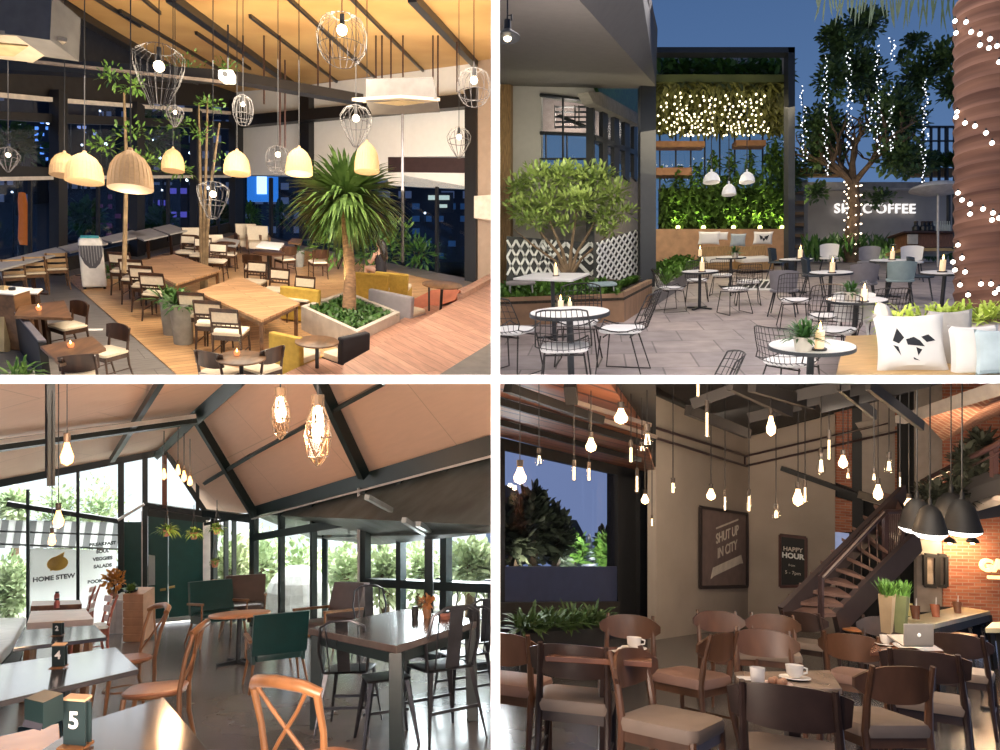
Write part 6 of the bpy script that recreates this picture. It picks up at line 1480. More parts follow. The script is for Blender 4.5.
o = thing('potted_plant', 'small green plant in a black bowl on the wooden crate', 'plant', Matrix.Translation(D(131, 594, yk2+.12))); MB().lathe([(.07, 0), (.1, .07), (.08, .07), (.001, .05)], 14).build('pot', BLACK, o, smooth=True); blades(MB(), (0, 0, .05), 60, .17, .03, 5, 1, .5, .03).build('leaves', LEAF2, o)
# lounge chairs and small tables
def lounge_mk(mat, wood):
    def mk(M, label, group):
        o = thing('lounge_chair', label, 'armchair', M, group)
        cushion(MB(), .56, .55, .33, .45, .05).build('seat', mat, o, smooth=True)
        curved_panel(MB(), .62, .46, .40, .22, .02, .09, lean=.28, n=8).build('backrest', mat, o, smooth=True)
        for s in (-1, 1):
            MB().bar((s*.32, -.27, .58), (s*.32, .3, .56), .05, .03).build('armrest', wood, o)
            MB().tube([(s*.28, -.24, .34), (s*.33, -.30, 0)], [.02, .012], 8).build('leg', wood, o); MB().tube([(s*.27, .2, .36), (s*.33, .34, 0)], [.02, .012], 8).build('leg', wood, o)
            MB().tube([(s*.31, -.25, .3), (s*.32, -.26, .57)], .014, 6).build('arm_post', wood, o)
            MB().box(s*.28-.02, -.27, .3, s*.28+.02, .25, .4).build('side_panel', mat, o)
        return o
    return mk
GRV = pm('bottle_green_vinyl', (.008, .05, .048), .35, var=.15); BRV = pm('brown_vinyl', (.085, .048, .04), .45, var=.15)
lounge_mk(GRV, OAK3)(face(R3, 276, 642, 256, 624, .42, .86), 'largest bottle green lounge chair seen from behind', None)
lounge_mk(GRV, OAK3)(face(R3, 218, 613, 244, 618, .42), 'bottle green lounge chair in front of the door wall', None)
lounge_mk(BRV, OAK3)(face(R3, 244, 605, 240, 618, .42), 'brown lounge chair behind the small orange table', None)
lounge_mk(BRV, OAK3)(face(R3, 327, 622, 290, 628, .42), 'brown lounge chair between the green one and the big table', None)
rt3 = make_round_table('coffee_table', pm('orange_wood_top', (.62, .27, .12), .35, var=.15), BLACK, .36, .58)
rt3(R3.at(240, 613, .58), 'small round orange wood table before the lounge chairs')
o = thing('counter', 'narrow wooden counter along the window right of the door', 'counter', R3.M(R3.P(228, 618))); inv = R3.M(R3.P(228, 618)).inverted(); m = MB(); m.T = inv; m.bar(WF.at(206, 583, .25), WF.at(254, 586, .25), .3, .05); m.build('top', OAK3, o)
m = MB(); m.T = inv; m.bar(WF.at(212, 585, .2), WF.at(212, 622, .2), .05, .05); m.build('leg', OAK3, o); m = MB(); m.T = inv; m.bar(WF.at(249, 586, .2), WF.at(249, 622, .2), .05, .05); m.build('leg', OAK3, o)
corner_table('big_table', R3, [(308, 628), (396, 646), (480, 620), (404, 609)], .76, pm('dark_timber_top', (.13, .10, .09), .2, var=.2, spec=.7), DG, 'big dark timber table surrounded by metal chairs', t=.05, legw=.09)
def metal_mk(M, label, group):
    o = thing('metal_chair', label, 'chair', M, group)
    cushion(MB(), .37, .36, .44, .455, .05).build('seat', GUN, o, smooth=True)
    for s in (-1, 1):
        for t in (-1, 1):
            m = MB(); a = V((s*.16, t*.16, .445)); b_ = V((s*.215, t*.225 + (0.02 if t > 0 else 0), 0)); m.add([a + V((-.03*s, 0, 0)), a + V((0, -.03*t, 0)), a + V((.005*s, .005*t, 0)), b_ + V((-.012*s, 0, 0)), b_ + V((0, -.012*t, 0)), b_], [(0, 2, 5, 3), (1, 4, 5, 2), (0, 3, 4, 1)]); m.build('leg', GUN, o)
    MB().tube([(-.17, .15, .45), (-.2, .19, .62), (-.17, .25, .80), (-.08, .275, .845), (.08, .275, .845), (.17, .25, .80), (.2, .19, .62), (.17, .15, .45)], .012, 8).build('back_frame', GUN, o, smooth=True)
    curved_panel(MB(), .1, .38, .46, .175, 0, .006, lean=.24, n=3).build('back_splat', GUN, o)
    for s in (-1, 1): MB().tube([(s*.12, .165, .46), (s*.13, .26, .82)], .006, 5).build('back_bar', GUN, o)
    for t in (-1, 1): MB().bar((-.18, t*.19, .2), (.18, t*.19, .2), .012, .02).build('brace', GUN, o)
    return o
mc = Proto(metal_mk)
mc(face(R3, 440, 672, 405, 660, .45, 1.12), 'nearest metal chair at the front of the big table, its leg reaching lowest'); mc(face(R3, 463, 652, 430, 640), 'second metal chair at the front of the big table, behind the nearest')
mc(face(R3, 478, 640, 450, 630), 'third metal chair at the front of the big table, by the glass wall'); mc(face(R3, 350, 668, 372, 650), 'metal chair tucked under the left half of the big table', ); mc(face(R3, 372, 622, 385, 632), 'metal chair behind the big table, next to the thick post')
mc(face(R3, 441, 612, 430, 622), 'metal chair behind the right end of the big table'); mc(face(R3, 488, 617, 470, 628), 'metal chair behind the big table at the right edge')
def stool3(M, lab):
    o = thing('metal_stool', lab, 'stool', M); cushion(MB(), .33, .33, .44, .455, .04).build('seat', GUN, o, smooth=True)
    for s in (-1, 1):
        for t in (-1, 1): MB().tube([(s*.13, t*.13, .445), (s*.2, t*.2, 0)], [.025, .012], 5).build('leg', GUN, o)
    MB().bar((-.17, 0, .2), (.17, 0, .2), .01, .02).build('brace', GUN, o)
stool3(R3.at(386, 676, .45, 20), 'metal stool under the middle of the big table'); 
for x, y, c_, lab, r, h in ((415, 619, (.03, .03, .03), 'black jar on the big table', .035, .09), (427, 618, (.4, .18, .08), 'brown pot with small plant on the big table', .04, .1), (445, 619, (.5, .2, .14), 'reddish napkin box on the big table', .06, .05)):
    o = thing('table_jar', lab, 'jar', R3.M(R3.P(x, y, .76))); MB().lathe([(r*.8, 0), (r, h*.6), (r*.8, h), (r*.6, h*.95)], 12).build('body', pm('jar_%d' % x, c_, .5), o, smooth=True)
    if x == 427: foliage(MB(), (0, 0, h*1.3), .06, .06, .05, 60, .05, .03, 4, shell=.1).build('leaves', pm('rust_leaf', (.5, .2, .06), .6), o)
    else: MB().cyl((0, 0, 0), r*.7, h, h+.015, 12).build('lid', BLACK, o)
# daylight areas, then added fill by the camera
area('daylight_right', D(452, 540, 8.6), D(300, 650, 5.5), 150, 1.6, (.93, .97, 1), 1.2)
area('daylight_left', D(40, 500, 9.3) , D(110, 680, 5), 14, 3, (.95, .98, 1), 1.5)
area('daylight_garden', (-3.8, 15.6, -.35), (-3.8, 15.601, -4), 2200, 6.5, (1, .99, .94), 5)
area('daylight_garden', (-10.5, 16, -.4), (-10.5, 16.01, -4), 1100, 5, (1, 1, 1), 5)
area('room_fill', (-.55, .5, -.45), (-2.4, 6, -1.8), 20, .6, (1, .93, .88))  # added fill beside the camera, no lamp stands there
area('roof_fill', (-.95, 1.4, -1.15), (-2.9, 7.5, .2), 150, 1.2, (1, .78, .62), 1.0)  # added area below the view, brightens the roof panels directly

for _o in bpy.data.objects:
    if _o.name not in room_of: room_of[_o.name] = 3

# ================================================================ lower right: dim café with hanging bulbs and a brick wall
R4 = Room(556, .05, 750, 1.35)
FL4 = pm('dim_polished_floor', (.15, .135, .125), .22, var=.2, scale=1.2, spec=.6)
GW = pm('taupe_concrete_wall', (.40, .33, .27), .85, var=.10, scale=1.2, detail=8)
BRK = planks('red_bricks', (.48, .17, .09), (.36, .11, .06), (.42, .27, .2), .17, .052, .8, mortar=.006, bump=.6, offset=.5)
WOODC = planks('red_cedar_boards', (.36, .13, .06), (.28, .10, .05), (.05, .02, .015), 6, .28, .5, rot=0, mortar=.02)
BLK4 = pm('matt_black', (.014, .014, .015), .6, var=.1)
CW = pm('beech_wood', (.135, .062, .034), .32, var=.3, scale=6, stretch=(1, 1, .4)); CWD = pm('wenge_wood', (.045, .025, .02), .3, var=.3, scale=6)
PAD4 = pm('taupe_pad', (.22, .165, .13), .6, var=.06, scale=8); PADR = pm('reddish_pad', (.25, .15, .12), .6, var=.06)
STL = pm('stair_steel', (.05, .035, .035), .45)
p4 = lambda pts: [R4.P(x, y) for x, y in pts]
struct(MB().slab(p4([(495, 642), (655, 620), (745, 602), (1006, 600), (1006, 758), (495, 758)]), -R4.n*.1), 'floor_dim', FL4, frame=R4.frame(750, 690))
W1 = R4.wall(500, 655, 655, 632); W2 = R4.wall(655, 640, 748, 626)
d2 = W2.at(748, 600).y
W3 = Plane(W2.at(748, 600), V((-.55, -1, 0)))
WBK = Plane(D(943, 560, 10.6), V((-.12, -1, 0)))
def mem4(pl, a, b_, wpx, mat=BLK4, d=.08, off=.05, name='steel_member'):
    m = MB(); wbar(m, pl, a, b_, pxw(pl, (a[0]+b_[0])/2, (a[1]+b_[1])/2, wpx), d, off); return struct(m, name, mat)
# window wall
struct(wpoly(MB(), W1, [(495, 434), (655, 476), (655, 398), (495, 360)], -.35, .1), 'wall_header', BLK4)
struct(wpoly(MB(), W1, [(495, 436), (660, 476), (660, 486), (618, 475), (505, 450), (495, 448)], .0, .15), 'window_header', BLK4)
struct(wpoly(MB(), W1, [(495, 448), (505, 450), (505, 605), (495, 606)], .0, .15), 'window_jamb', BLK4)
struct(wpoly(MB(), W1, [(618, 472), (660, 480), (660, 636), (618, 641)], .0, .2), 'wall_pier', BLK4)
struct(wpoly(MB(), W1, [(495, 603), (620, 602), (620, 622), (495, 624)], .05, .2), 'window_sill', pm('dark_sill', (.03, .024, .02), .6))
struct(wpoly(MB(), W1, [(495, 622), (620, 620), (620, 640), (495, 654)], .0, .1), 'wall_low', pm('blue_black', (.012, .014, .03), .5))
struct(wpoly(MB(), W1, [(503, 566.5), (620, 566.5), (620, 604), (503, 605)], -.02, .02), 'balustrade', pm('dusk_parapet', (.045, .055, .11), .3, var=.1))
struct(wpoly(MB(), W1, [(505, 450), (618, 475), (618, 567), (505, 567)], -.05, .01), 'window_14', glass('dusk_glass', (.9, .92, 1), .02))
struct(wpoly(MB(), W1, [(640, 395), (656, 398), (656, 640), (640, 638)], .08, .1), 'column', BLK4)
# cedar soffit falling to the window
CD = plane3(W1.at(495, 434, .1), W1.at(655, 474, .1), D(560, 378, 4.3))
fr = Matrix.Translation(CD.at(580, 430)) @ Matrix(((CD.at(640, 445)-CD.at(520, 415)).normalized(), CD.n.cross((CD.at(640, 445)-CD.at(520, 415)).normalized()), CD.n)).transposed().to_4x4()
struct(MB().slab([CD.at(x, y) for x, y in ((494, 435), (656, 475), (640, 424), (604, 376), (494, 376))], V((0, 0, .1))), 'ceiling_cedar', WOODC, frame=fr)
struct(MB().slab([CD.at(x, y, -.05) for x, y in ((656, 476), (656, 376), (596, 376), (630, 424))], V((0, 0, .1))), 'ceiling_black', BLK4)
for a, b_ in (((494, 400), (646, 444)), ((494, 421), (640, 460))): 
    m = MB(); m.bar(CD.at(*a, .04), CD.at(*b_, .04), .05, .06, up=CD.n); struct(m, 'ceiling_batten', BLK4)
PIPE = pm('bright_pipe', (.55, .45, .38), .3, .6)
m = MB(); m.bar(D(520, 394, 4.6), D(656, 437, 5.6), .03, .03); m.bar(D(572, 401, 4.6), D(650, 425, 5.4), .03, .03); struct(m, 'ceiling_pipe', PIPE)
m = MB(); m.bar(D(508, 388, 4.55), D(600, 420, 5.1), .09, .06); m.bar(D(570, 384, 4.4), D(572, 402, 4.5), .08, .06); struct(m, 'ceiling_tray', BLK4)
# taupe walls
struct(wpoly(MB(), W2, [(656, 396), (748, 437), (748, 660), (656, 660)], 0, .15), 'wall_taupe', GW)
struct(wpoly(MB(), W3, [(748, 437), (835, 414), (835, 668), (748, 668)], 0, .15), 'wall_poster', GW)
struct(wpoly(MB(), W3, [(835, 380), (1006, 380), (1006, 480), (862, 480), (862, 620), (835, 620)], -.3, .1), 'wall_back', BLK4)
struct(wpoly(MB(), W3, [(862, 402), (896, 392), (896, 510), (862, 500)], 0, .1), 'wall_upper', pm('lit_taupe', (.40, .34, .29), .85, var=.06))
struct(wpoly(MB(), W3, [(834, 410), (852, 405), (852, 432+56), (834, 482)], -.12, .1), 'wall_brick_panel', BRK, frame=wall_frame(W3, 840, 450))
struct(wpoly(MB(), W3, [(835, 497), (852, 502), (852, 532), (835, 532)], -.05, .08), 'brick_reveal', BRK, frame=wall_frame(W3, 840, 450))
struct(wpoly(MB(), W3, [(835, 532), (849, 534), (849, 558), (835, 556)], -.05, .05), 'window_15', pm('glowing_sky_pane', (.2, .25, .4), .3, emit=(.32, .38, .6), es=.6))  # opaque pane; its glow stands in for the dusk sky outside
struct(wpoly(MB(), W3, [(852, 404), (863, 401), (863, 560), (852, 560)], -.02, .1), 'column', BLK4)
struct(wpoly(MB(), W3, [(895, 400), (906, 397), (906, 530), (895, 520)], .02, .1), 'brick_reveal', BRK, frame=wall_frame(W3, 840, 450))
struct(wpoly(MB(), W3, [(906, 400), (918, 397), (918, 615), (906, 615)], .05, .1), 'column', BLK4)
struct(wpoly(MB(), WBK, [(917, 380), (944, 380), (944, 612), (917, 612)], .1, .1), 'wall_plain', pm('plain_taupe', (.33, .28, .24), .85))
struct(wpoly(MB(), WBK, [(943, 380), (1006, 380), (1006, 625), (943, 615)], .12, .1), 'wall_brick', BRK, frame=wall_frame(WBK, 970, 500))
BS = plane3(D(918, 412, 8.5), D(1003, 392, 7.2), D(943, 440, 9.4))
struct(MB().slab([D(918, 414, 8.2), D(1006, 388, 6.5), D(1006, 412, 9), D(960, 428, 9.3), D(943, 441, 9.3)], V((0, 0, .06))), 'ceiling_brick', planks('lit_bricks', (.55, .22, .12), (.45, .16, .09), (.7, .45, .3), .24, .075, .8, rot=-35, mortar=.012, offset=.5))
m = MB(); m.slab([D(905, 417, 8.0), D(1006, 383, 6.2), D(1006, 394, 6.2), D(905, 424, 8.0)], V((0, .2, 0))); struct(m, 'trim_13', pm('pale_band', (.45, .39, .34), .8))
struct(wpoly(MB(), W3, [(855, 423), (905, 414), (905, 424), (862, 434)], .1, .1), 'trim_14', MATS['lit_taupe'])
struct(wpoly(MB(), W3, [(835, 376), (928, 376), (928, 660), (835, 660)], -.5, .1), 'wall_behind', BLK4)
struct(wpoly(MB(), W2, [(636, 374), (770, 374), (748, 442), (656, 402)], -.2, .1), 'wall_top', BLK4)
struct(wpoly(MB(), W3, [(730, 374), (975, 374), (975, 402), (748, 442)], -.2, .1), 'wall_top', BLK4)
struct(wpoly(MB(), WBK, [(900, 374), (1100, 374), (1100, 640), (900, 640)], -.5, .1), 'wall_behind', BLK4)
# dark ceiling with beams
C4 = plane3(W2.at(656, 395), W2.at(748, 434), W3.at(960, 382))
struct(MB().slab([W2.at(650, 393), W2.at(748, 436), W3.at(965, 378), D(965, 372, 4.0), D(640, 372, 4.0)], V((0, 0, .1))), 'ceiling_dark', BLK4)
def cb4(a, b_, wpx, dpx=.1, mat=None, yy=(5, 6), name='ceiling_beam'):
    A, B = D(a[0], a[1], yy[0]), D(b_[0], b_[1], yy[1]); m = MB(); m.bar(A, B, wpx/F*sum(yy)/2, dpx); return struct(m, name, mat or pm('grey_beam', (.035, .032, .03), .6))
for a in (((692, 404), (748, 384), 6, (5.2, 5)), ((688, 410), (748, 434), 7, (5.3, 6)), ((730, 384), (790, 412), 6, (4.6, 5.4)), ((752, 386), (812, 404), 8, (4.6, 5.2)), ((748, 418), (800, 405), 4, (5.5, 5.4)),
          ((795, 396), (850, 384), 5, (5, 4.8)), ((805, 402), (895, 381), 5, (5.1, 4.9)), ((820, 408), (930, 381), 4, (5.3, 5)), ((838, 384), (875, 415), 3.5, (4.8, 5.6)), ((868, 384), (922, 426), 4.5, (4.6, 5.8))): cb4(a[0], a[1], a[2], .08, None, a[3])
RAIL4 = pm('dark_red_pipe', (.06, .035, .035), .4)
def pipe4(pts, r, mat=RAIL4, name='pipe_rail'):
    m = MB(); m.tube(pts, r, 6); return struct(m, name, mat)
for dy in (0, 10):
    pipe4([W2.at(656, 428+dy, .25), W2.at(746, 456+dy, .25)], .022); 
for dy, x1, y1 in ((0, 888, 423), (10, 921, 426)):
    pipe4([W3.at(746, 456+dy, .25), W3.at(x1, y1, .25)], .022)
pipe4([W3.at(820, 440, .27), W3.at(888, 422, .27)], .008, PIPE); pipe4([W3.at(870, 436, .27), W3.at(921, 425, .27)], .008, PIPE); pipe4([W3.at(745, 456, .25), W3.at(745, 466, .25)], .02)  # thin bright tubes laid over the pipes imitate their highlight
mem4(W3, (781, 468), (862, 497), 5, BLK4, .1, .1); mem4(W3, (858, 494), (922, 512), 8, pm('tan_beam', (.2, .16, .12), .6), .1, .12)
# ---- posters
def frame_pic(pl, pts, lab, mat, fm, cat='poster'):
    c_ = (sum(p[0] for p in pts)/4, sum(p[1] for p in pts)/4); M = wall_frame(pl, c_[0], c_[1]); inv = M.inverted(); o = thing('framed_poster', lab, cat, M)
    m = MB(); m.T = inv; wpoly(m, pl, pts, .03, .03); m.build('board', mat, o); m = MB(); m.T = inv
    for i in range(4): wbar(m, pl, pts[i], pts[(i+1) % 4], .05, .05, .045)
    m.build('frame', fm, o); return o, M
o, M = frame_pic(W2, [(700.5, 507), (747, 514), (747, 586.5), (700.5, 587.5)], 'large brown framed poster with pale lettering on the taupe wall', pm('brown_board', (.20, .14, .125), .6), pm('black_frame4', (.03, .02, .02), .5))
s_ = pxw(W2, 724, 545, 1); INK = pm('pale_ink', (.75, .66, .55), .7)
text_mesh('SHUT UP', 5.6*s_, Matrix.Translation((2*s_, 5.5*s_, .035)), INK, o, 'lettering', .003, bold=.004); text_mesh('IN CITY', 5.6*s_, Matrix.Translation((2*s_, -.5*s_, .035)), INK, o, 'lettering', .003, bold=.004)
m = MB(); k = s_; m.prism([(-14*k, -9*k), (-12*k, -5*k), (16*k, -5.5*k), (18*k, -9.5*k), (15*k, -9*k), (-11*k, -8.5*k)], .032, .036); m.prism([(-9*k, 9.5*k), (13*k, 9.5*k), (13*k, 10.2*k), (-9*k, 10.2*k)], .032, .036); m.build('ribbon', INK, o)
o, M = frame_pic(W3, [(780, 535), (806, 538), (806, 586), (780, 586.5)], 'small black framed poster reading HAPPY HOUR', pm('black_board', (.015, .015, .015), .5), pm('red_brown_frame', (.10, .04, .035), .5))
s_ = pxw(W3, 793, 560, 1)
text_mesh('HAPPY', 6.4*s_, Matrix.Translation((0, 13*s_, .035)), INK, o, 'lettering', .003, bold=.002); text_mesh('HOUR', 7.6*s_, Matrix.Translation((0, 6*s_, .035)), pm('white_ink', (.9, .9, .86), .7), o, 'lettering', .003, bold=.006)
text_mesh('from', 3.4*s_, Matrix.Translation((-1*s_, -4*s_, .035)), INK, o, 'lettering', .003); text_mesh('5 - 7pm', 5*s_, Matrix.Translation((0, -12*s_, .035)), INK, o, 'lettering', .003)
for x0, x1, lab, c_ in ((921, 932, 'tall narrow picture with a pale figure left of the brick wall', (.5, .4, .32)), (934, 942, 'narrow dark picture beside the brick wall', (.06, .05, .05))):
    o, M = frame_pic(WBK, [(x0, 553), (x1, 554), (x1, 584), (x0, 583)], lab, pm('pic_%d' % x0, c_, .5, var=.3, scale=5), BLK4, 'picture'); o.matrix_world = o.matrix_world @ Matrix.Translation((0, 0, .12))
# lit letters on the brick
o = thing('lit_letters', 'glowing shop letters on the brick wall at the right edge', 'sign', wall_frame(WBK, 990, 566, .2)); s_ = pxw(WBK, 990, 566, 1)
text_mesh('GA', 17*s_, Matrix.Translation((2*s_, 0, 0)), glow('letter_glow', (1, .72, .35), 1.3), o, 'letters', .03, bold=.012); m = MB(); m.box(-3*s_, -13*s_, 0, 12*s_, -10*s_, .04); m.build('underline', MATS['letter_glow'], o)
point('letter_light', WBK.at(988, 575, 1.0), 14, (1, .6, .3), .2)
# ---- stairs
o = thing('staircase', 'dark steel staircase climbing right behind the taupe wall', 'staircase', Matrix.Translation(D(800, 620, 8.2))); T0 = Matrix.Translation(-D(800, 620, 8.2))
def sp4(m, a, b_, w_, h_): m.T = T0; m.bar(D(*a), D(*b_), w_, h_); return m
sp4(MB(), (783, 618, 7.6), (905, 494, 9.2), .06, .28).build('stringer', STL, o); sp4(MB(), (836, 624, 7.6), (918, 540, 8.6), .06, .3).build('stringer', STL, o)
for k in range(11):
    t = k/10; a = (788 + t*108, 617 - t*118, 7.6 + t*1.5); b_ = (836 + t*74, 617 - t*90, 7.5 + t*1.1)
    m = MB(); m.T = T0; A, B = D(*a), D(*b_); m.slab([A, B, B + V((0, .28, 0)), A + V((0, .28, 0))], V((0, 0, .04))); m.build('tread', pm('tread_wood', (.16, .09, .07), .5), o)
RL = pm('rail_red_black', (.045, .025, .025), .35)
m = MB(); m.T = T0; m.tube([D(821, 620, 7.4), D(821, 578, 7.4), D(885, 512, 8.4), D(905, 512, 8.8)], .035, 8); m.build('handrail', RL, o, smooth=True)
m = MB(); m.T = T0; m.tube([D(823, 577, 7.35), D(884, 512, 8.35)], .012, 6); m.build('rail_highlight_strip', PIPE, o)  # thin bright tube imitates the highlight along the handrail
m = MB(); m.T = T0; m.tube([D(885, 512, 8.4), D(885, 560, 8.4)], .04, 6); m.build('newel_post', RL, o)
for k in range(16):
    x = 889 + k*1.9 if k < 9 else 829 + (k-9)*8; yt = 514 if k < 9 else 574 - (x-829)*1.02; yb_ = 560 - (x-885)*.6 if k < 9 else 617 - (x-829)*1.02
    m = MB(); m.T = T0; m.tube([D(x, yt, 8.4), D(x, yb_, 8.4)], .010, 4); m.build('baluster', RL, o)
o = thing('upper_railing', 'dark upper landing railing in front of the brick wall', 'railing', Matrix.Translation(D(960, 480, 8.4))); T1 = Matrix.Translation(-D(960, 480, 8.4))
for a, b_, r in (((922, 482, 9), (1004, 441, 7.6), .035), ((924, 490, 9), (1004, 450, 7.6), .012), ((926, 497, 9), (960, 481, 8.4), .012)):
    m = MB(); m.T = T1; m.tube([D(*a), D(*b_)], r, 6); m.build('rail', RL, o)
m = MB(); m.T = T1; m.bar(D(994, 446, 7.8), D(994, 490, 7.8), .06, .06); m.build('post', RL, o)
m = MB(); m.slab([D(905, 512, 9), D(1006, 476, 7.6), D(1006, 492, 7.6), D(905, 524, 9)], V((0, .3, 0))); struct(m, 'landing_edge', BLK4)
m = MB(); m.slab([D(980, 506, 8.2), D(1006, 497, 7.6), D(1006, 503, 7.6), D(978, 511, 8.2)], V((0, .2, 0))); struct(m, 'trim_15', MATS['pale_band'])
struct(MB().slab([D(917, 516, 9.05), D(1006, 500, 8.5), D(1006, 516, 8.5), D(917, 528, 9.05)], V((0, .1, 0))), 'trim_16', pm('shadow_blue', (.03, .03, .045), .7))  # dark strip put in as the shade below the landing edge
# plants on the landing
o = thing('landing_plants', 'dark bushy plants on the landing above the black pendants', 'plants', Matrix.Translation(D(965, 490, 8))); o['kind'] = 'stuff'
g = MB(); g.T = Matrix.Translation(-D(965, 490, 8))
for i, (x, y, rx, ry) in enumerate(((935, 490, 14, 10), (958, 486, 12, 16), (975, 470, 12, 16), (982, 440, 8, 10), (965, 455, 8, 10))): foliage(g, D(x, y+6, 8.2), rx/F*8, rx/F*6, ry/F*8, 160, .2, .07, 700+i, shell=.05)
g.build('leaves', pm('near_black_leaf', (.02, .025, .018), .5), o)
# ---- four black bell pendants
def bell(px, py, wpx, y, lab):
    s_ = y/F; r = wpx/2*s_; o = thing('bell_pendant', lab, 'lamp', Matrix.Translation(D(px, py, y)))
    MB().lathe([(r, 0), (r*.97, r*.12), (r*.86, r*.45), (r*.74, r*.9), (r*.6, r*1.3), (r*.35, r*1.6), (r*.12, r*1.7), (r*.1, r*2.1)], 28).build('lamp_shade', pm('black_enamel', (.008, .008, .009), .6), o, smooth=True, solid=.008)
    MB().lathe([(.001, .012), (r*.95, .012), (r*.95, -.015), (r*.7, -.045), (.001, -.055)], 28).build('diffuser', glow('white_diffuser', (1, .98, .93), 2.2), o); MB().tube([(0, 0, r*2), (0, 0, 1.6)], .006, 5).build('cord', BLACK, o)
bell(917, 527, 34, 6.2, 'black bell pendant, leftmost of the four'); bell(951, 524.5, 38, 6.6, 'black bell pendant, upper middle of the four'); bell(930, 532, 32, 5.6, 'black bell pendant, lowest of the four'); bell(962, 529.5, 36, 5.9, 'black bell pendant, rightmost of the four')
area('pendant_glow', D(940, 536, 6.2), D(940, 640, 6.4), 22, .9, (1, .93, .82))
# ---- hanging bulbs
WB4 = glow('warm_filament', (1, .66, .36), 5); DB4 = glow('dim_filament', (1, .78, .5), 3)
lit = [(520, 460, 484, 4.2, 13), (591, 432, 452, 4.6, 11), (621, 402, 424, 4.4, 14), (645, 490, 504, 6, 8), (711, 484, 500, 5.6, 9), (771, 408, 436, 4.8, 9), (798, 482, 506, 5.4, 10), (843, 450, 468, 6.4, 9), (878, 478, 500, 5.8, 9), (909, 494, 508, 6.6, 9)]
for i, (x, y0_, y1_, yd, w_) in enumerate(lit):
    edison(x, y0_, y1_, yd, 'lit hanging bulb ' + ('at the left edge before the window', 'in front of the cedar boards above the window', 'near the top of the cedar ceiling', 'on the black pier', 'above the large brown poster', 'highest under the dark ceiling beams', 'between the two posters, high up', 'in front of the upper brick panel', 'near the stair top, low on its cord', 'just left of the black bell pendants')[i], WB4, w_, cord=2.0)
    point('bulb_light', D(x, y1_+5, yd), 5.5 if i not in (7, 9) else 9, (1, .66, .38), .05)
tubes = [(539, 448, 466, 4.4, 9, 'pear'), (574, 460, 482, 4.6, 8, 'tube'), (589, 462, 482, 4.8, 8, 'tube'), (631, 440, 464, 4.8, 9, 'tube'), (647, 424, 448, 4.6, 14, 'pear'), (642, 442, 452, 4.9, 10, 'pear'), (637, 468, 494, 5.4, 7, 'tube'), (673, 478, 494, 5, 9, 'tube'), (707, 400, 440, 4.6, 8, 'tube'), (698, 376, 398, 4.2, 8, 'tube'), (725, 490, 512, 5.8, 6, 'tube'),
         (749, 489, 513, 5.2, 7, 'tube'), (776, 504, 520, 5.4, 8, 'pear'), (805, 480, 504, 5.6, 7, 'tube'), (821, 448, 476, 5, 9, 'pear'), (829, 430, 462, 5.4, 8, 'tube'), (848, 468, 480, 6.6, 6, 'pear'), (889, 452, 474, 5.6, 9, 'pear'), (874, 468, 482, 5.2, 6, 'pear'), (900, 472, 488, 6.4, 5, 'tube'), (652, 515, 527, 6.2, 5, 'tube')]
labs = ('small pear shaped, over the window top left', 'slim tube, left of a pair over the window', 'slim tube, right of a pair over the window', 'slim tube before the cedar boards near the pier', 'large pale pear shape before the black pier', 'pale pear shape half behind the large one', 'slim tube on the black pier', 'clear and unlit, alone on the taupe wall near the pier', 'long tube across the double pipe', 'tube cut by the top edge above the taupe wall', 'slim tube over the brown poster', 'slim tube at the wall corner', 'low, left of the lit one between the posters', 'slim tube right of the lit one between the posters', 'tear shape below the pipes left of the bricks', 'long tube hanging from the pipe beside the bricks', 'tiny, below the lit bulb at the brick panel', 'bright cone before the pale upper wall', 'small, over the stair rail top', 'slim, near the second brick strip', 'faint, low on the black pier')
for t, l in zip(tubes, labs): edison(t[0], t[1], t[2], t[3], 'hanging filament bulb, ' + l, DB4, t[4], cord=2.0, kind='clear' if t[5] == 'pear' else 'tube')
# ---- furniture
def chair4(wood, pad, back): return make_chair('cafe_chair', wood, pad, back, w=.46, d=.45, sh=.45, bh=.80, legr=.019)
RB = chair4(CW, PAD4, 'round'); RR = chair4(CW, PADR, 'round'); BD = chair4(CWD, PAD4, 'band'); DR = chair4(CWD, PAD4, 'round')
RR(face(R4, 512, 684, 545, 668), 'beech chair with oval back cut by the left edge')
BD(face(R4, 577, 700, 592, 672), 'dark chair seen from behind in front of the planter, nearest on the left')
RR(face(R4, 628, 662, 615, 690), 'beech chair with oval back facing the room behind the left table')
RB(face(R4, 672, 724, 720, 734), 'turned beech chair with the large pale seat in the lower middle')
RR(face(R4, 691, 678, 660, 672), 'beech chair with reddish seat against the taupe wall, back to the right')
RB(face(R4, 768, 684, 785, 712), 'golden beech chair facing the camera behind the cup table')
RB(face(R4, 775, 655, 785, 680), 'beech chair right behind the golden one')
RB(face(R4, 727, 652, 745, 660), 'beech chair half hidden left of the golden one')
BD(face(R4, 792, 756, 792, 720), 'nearest dark chair seen from behind at the cup table')
RR(face(R4, 862, 678, 892, 662), 'beech chair with reddish seat turned toward the tall planters')
DR(face(R4, 885, 655, 872, 675), 'dark chair with its back to the laptop table')
RB(face(R4, 872, 722, 828, 706), 'large turned beech chair right of the nearest dark chair')
BD(face(R4, 930, 702, 938, 668), 'dark chair seen from behind right of the large turned one')
DR(face(R4, 962, 674, 975, 655), 'dark chair near the right edge with its leg on the bright floor')
DR(face(R4, 812, 645, 840, 640), 'small beech chair at the foot of the stairs')
T4 = pm('red_brown_top', (.20, .085, .05), .25, var=.2, spec=.6)
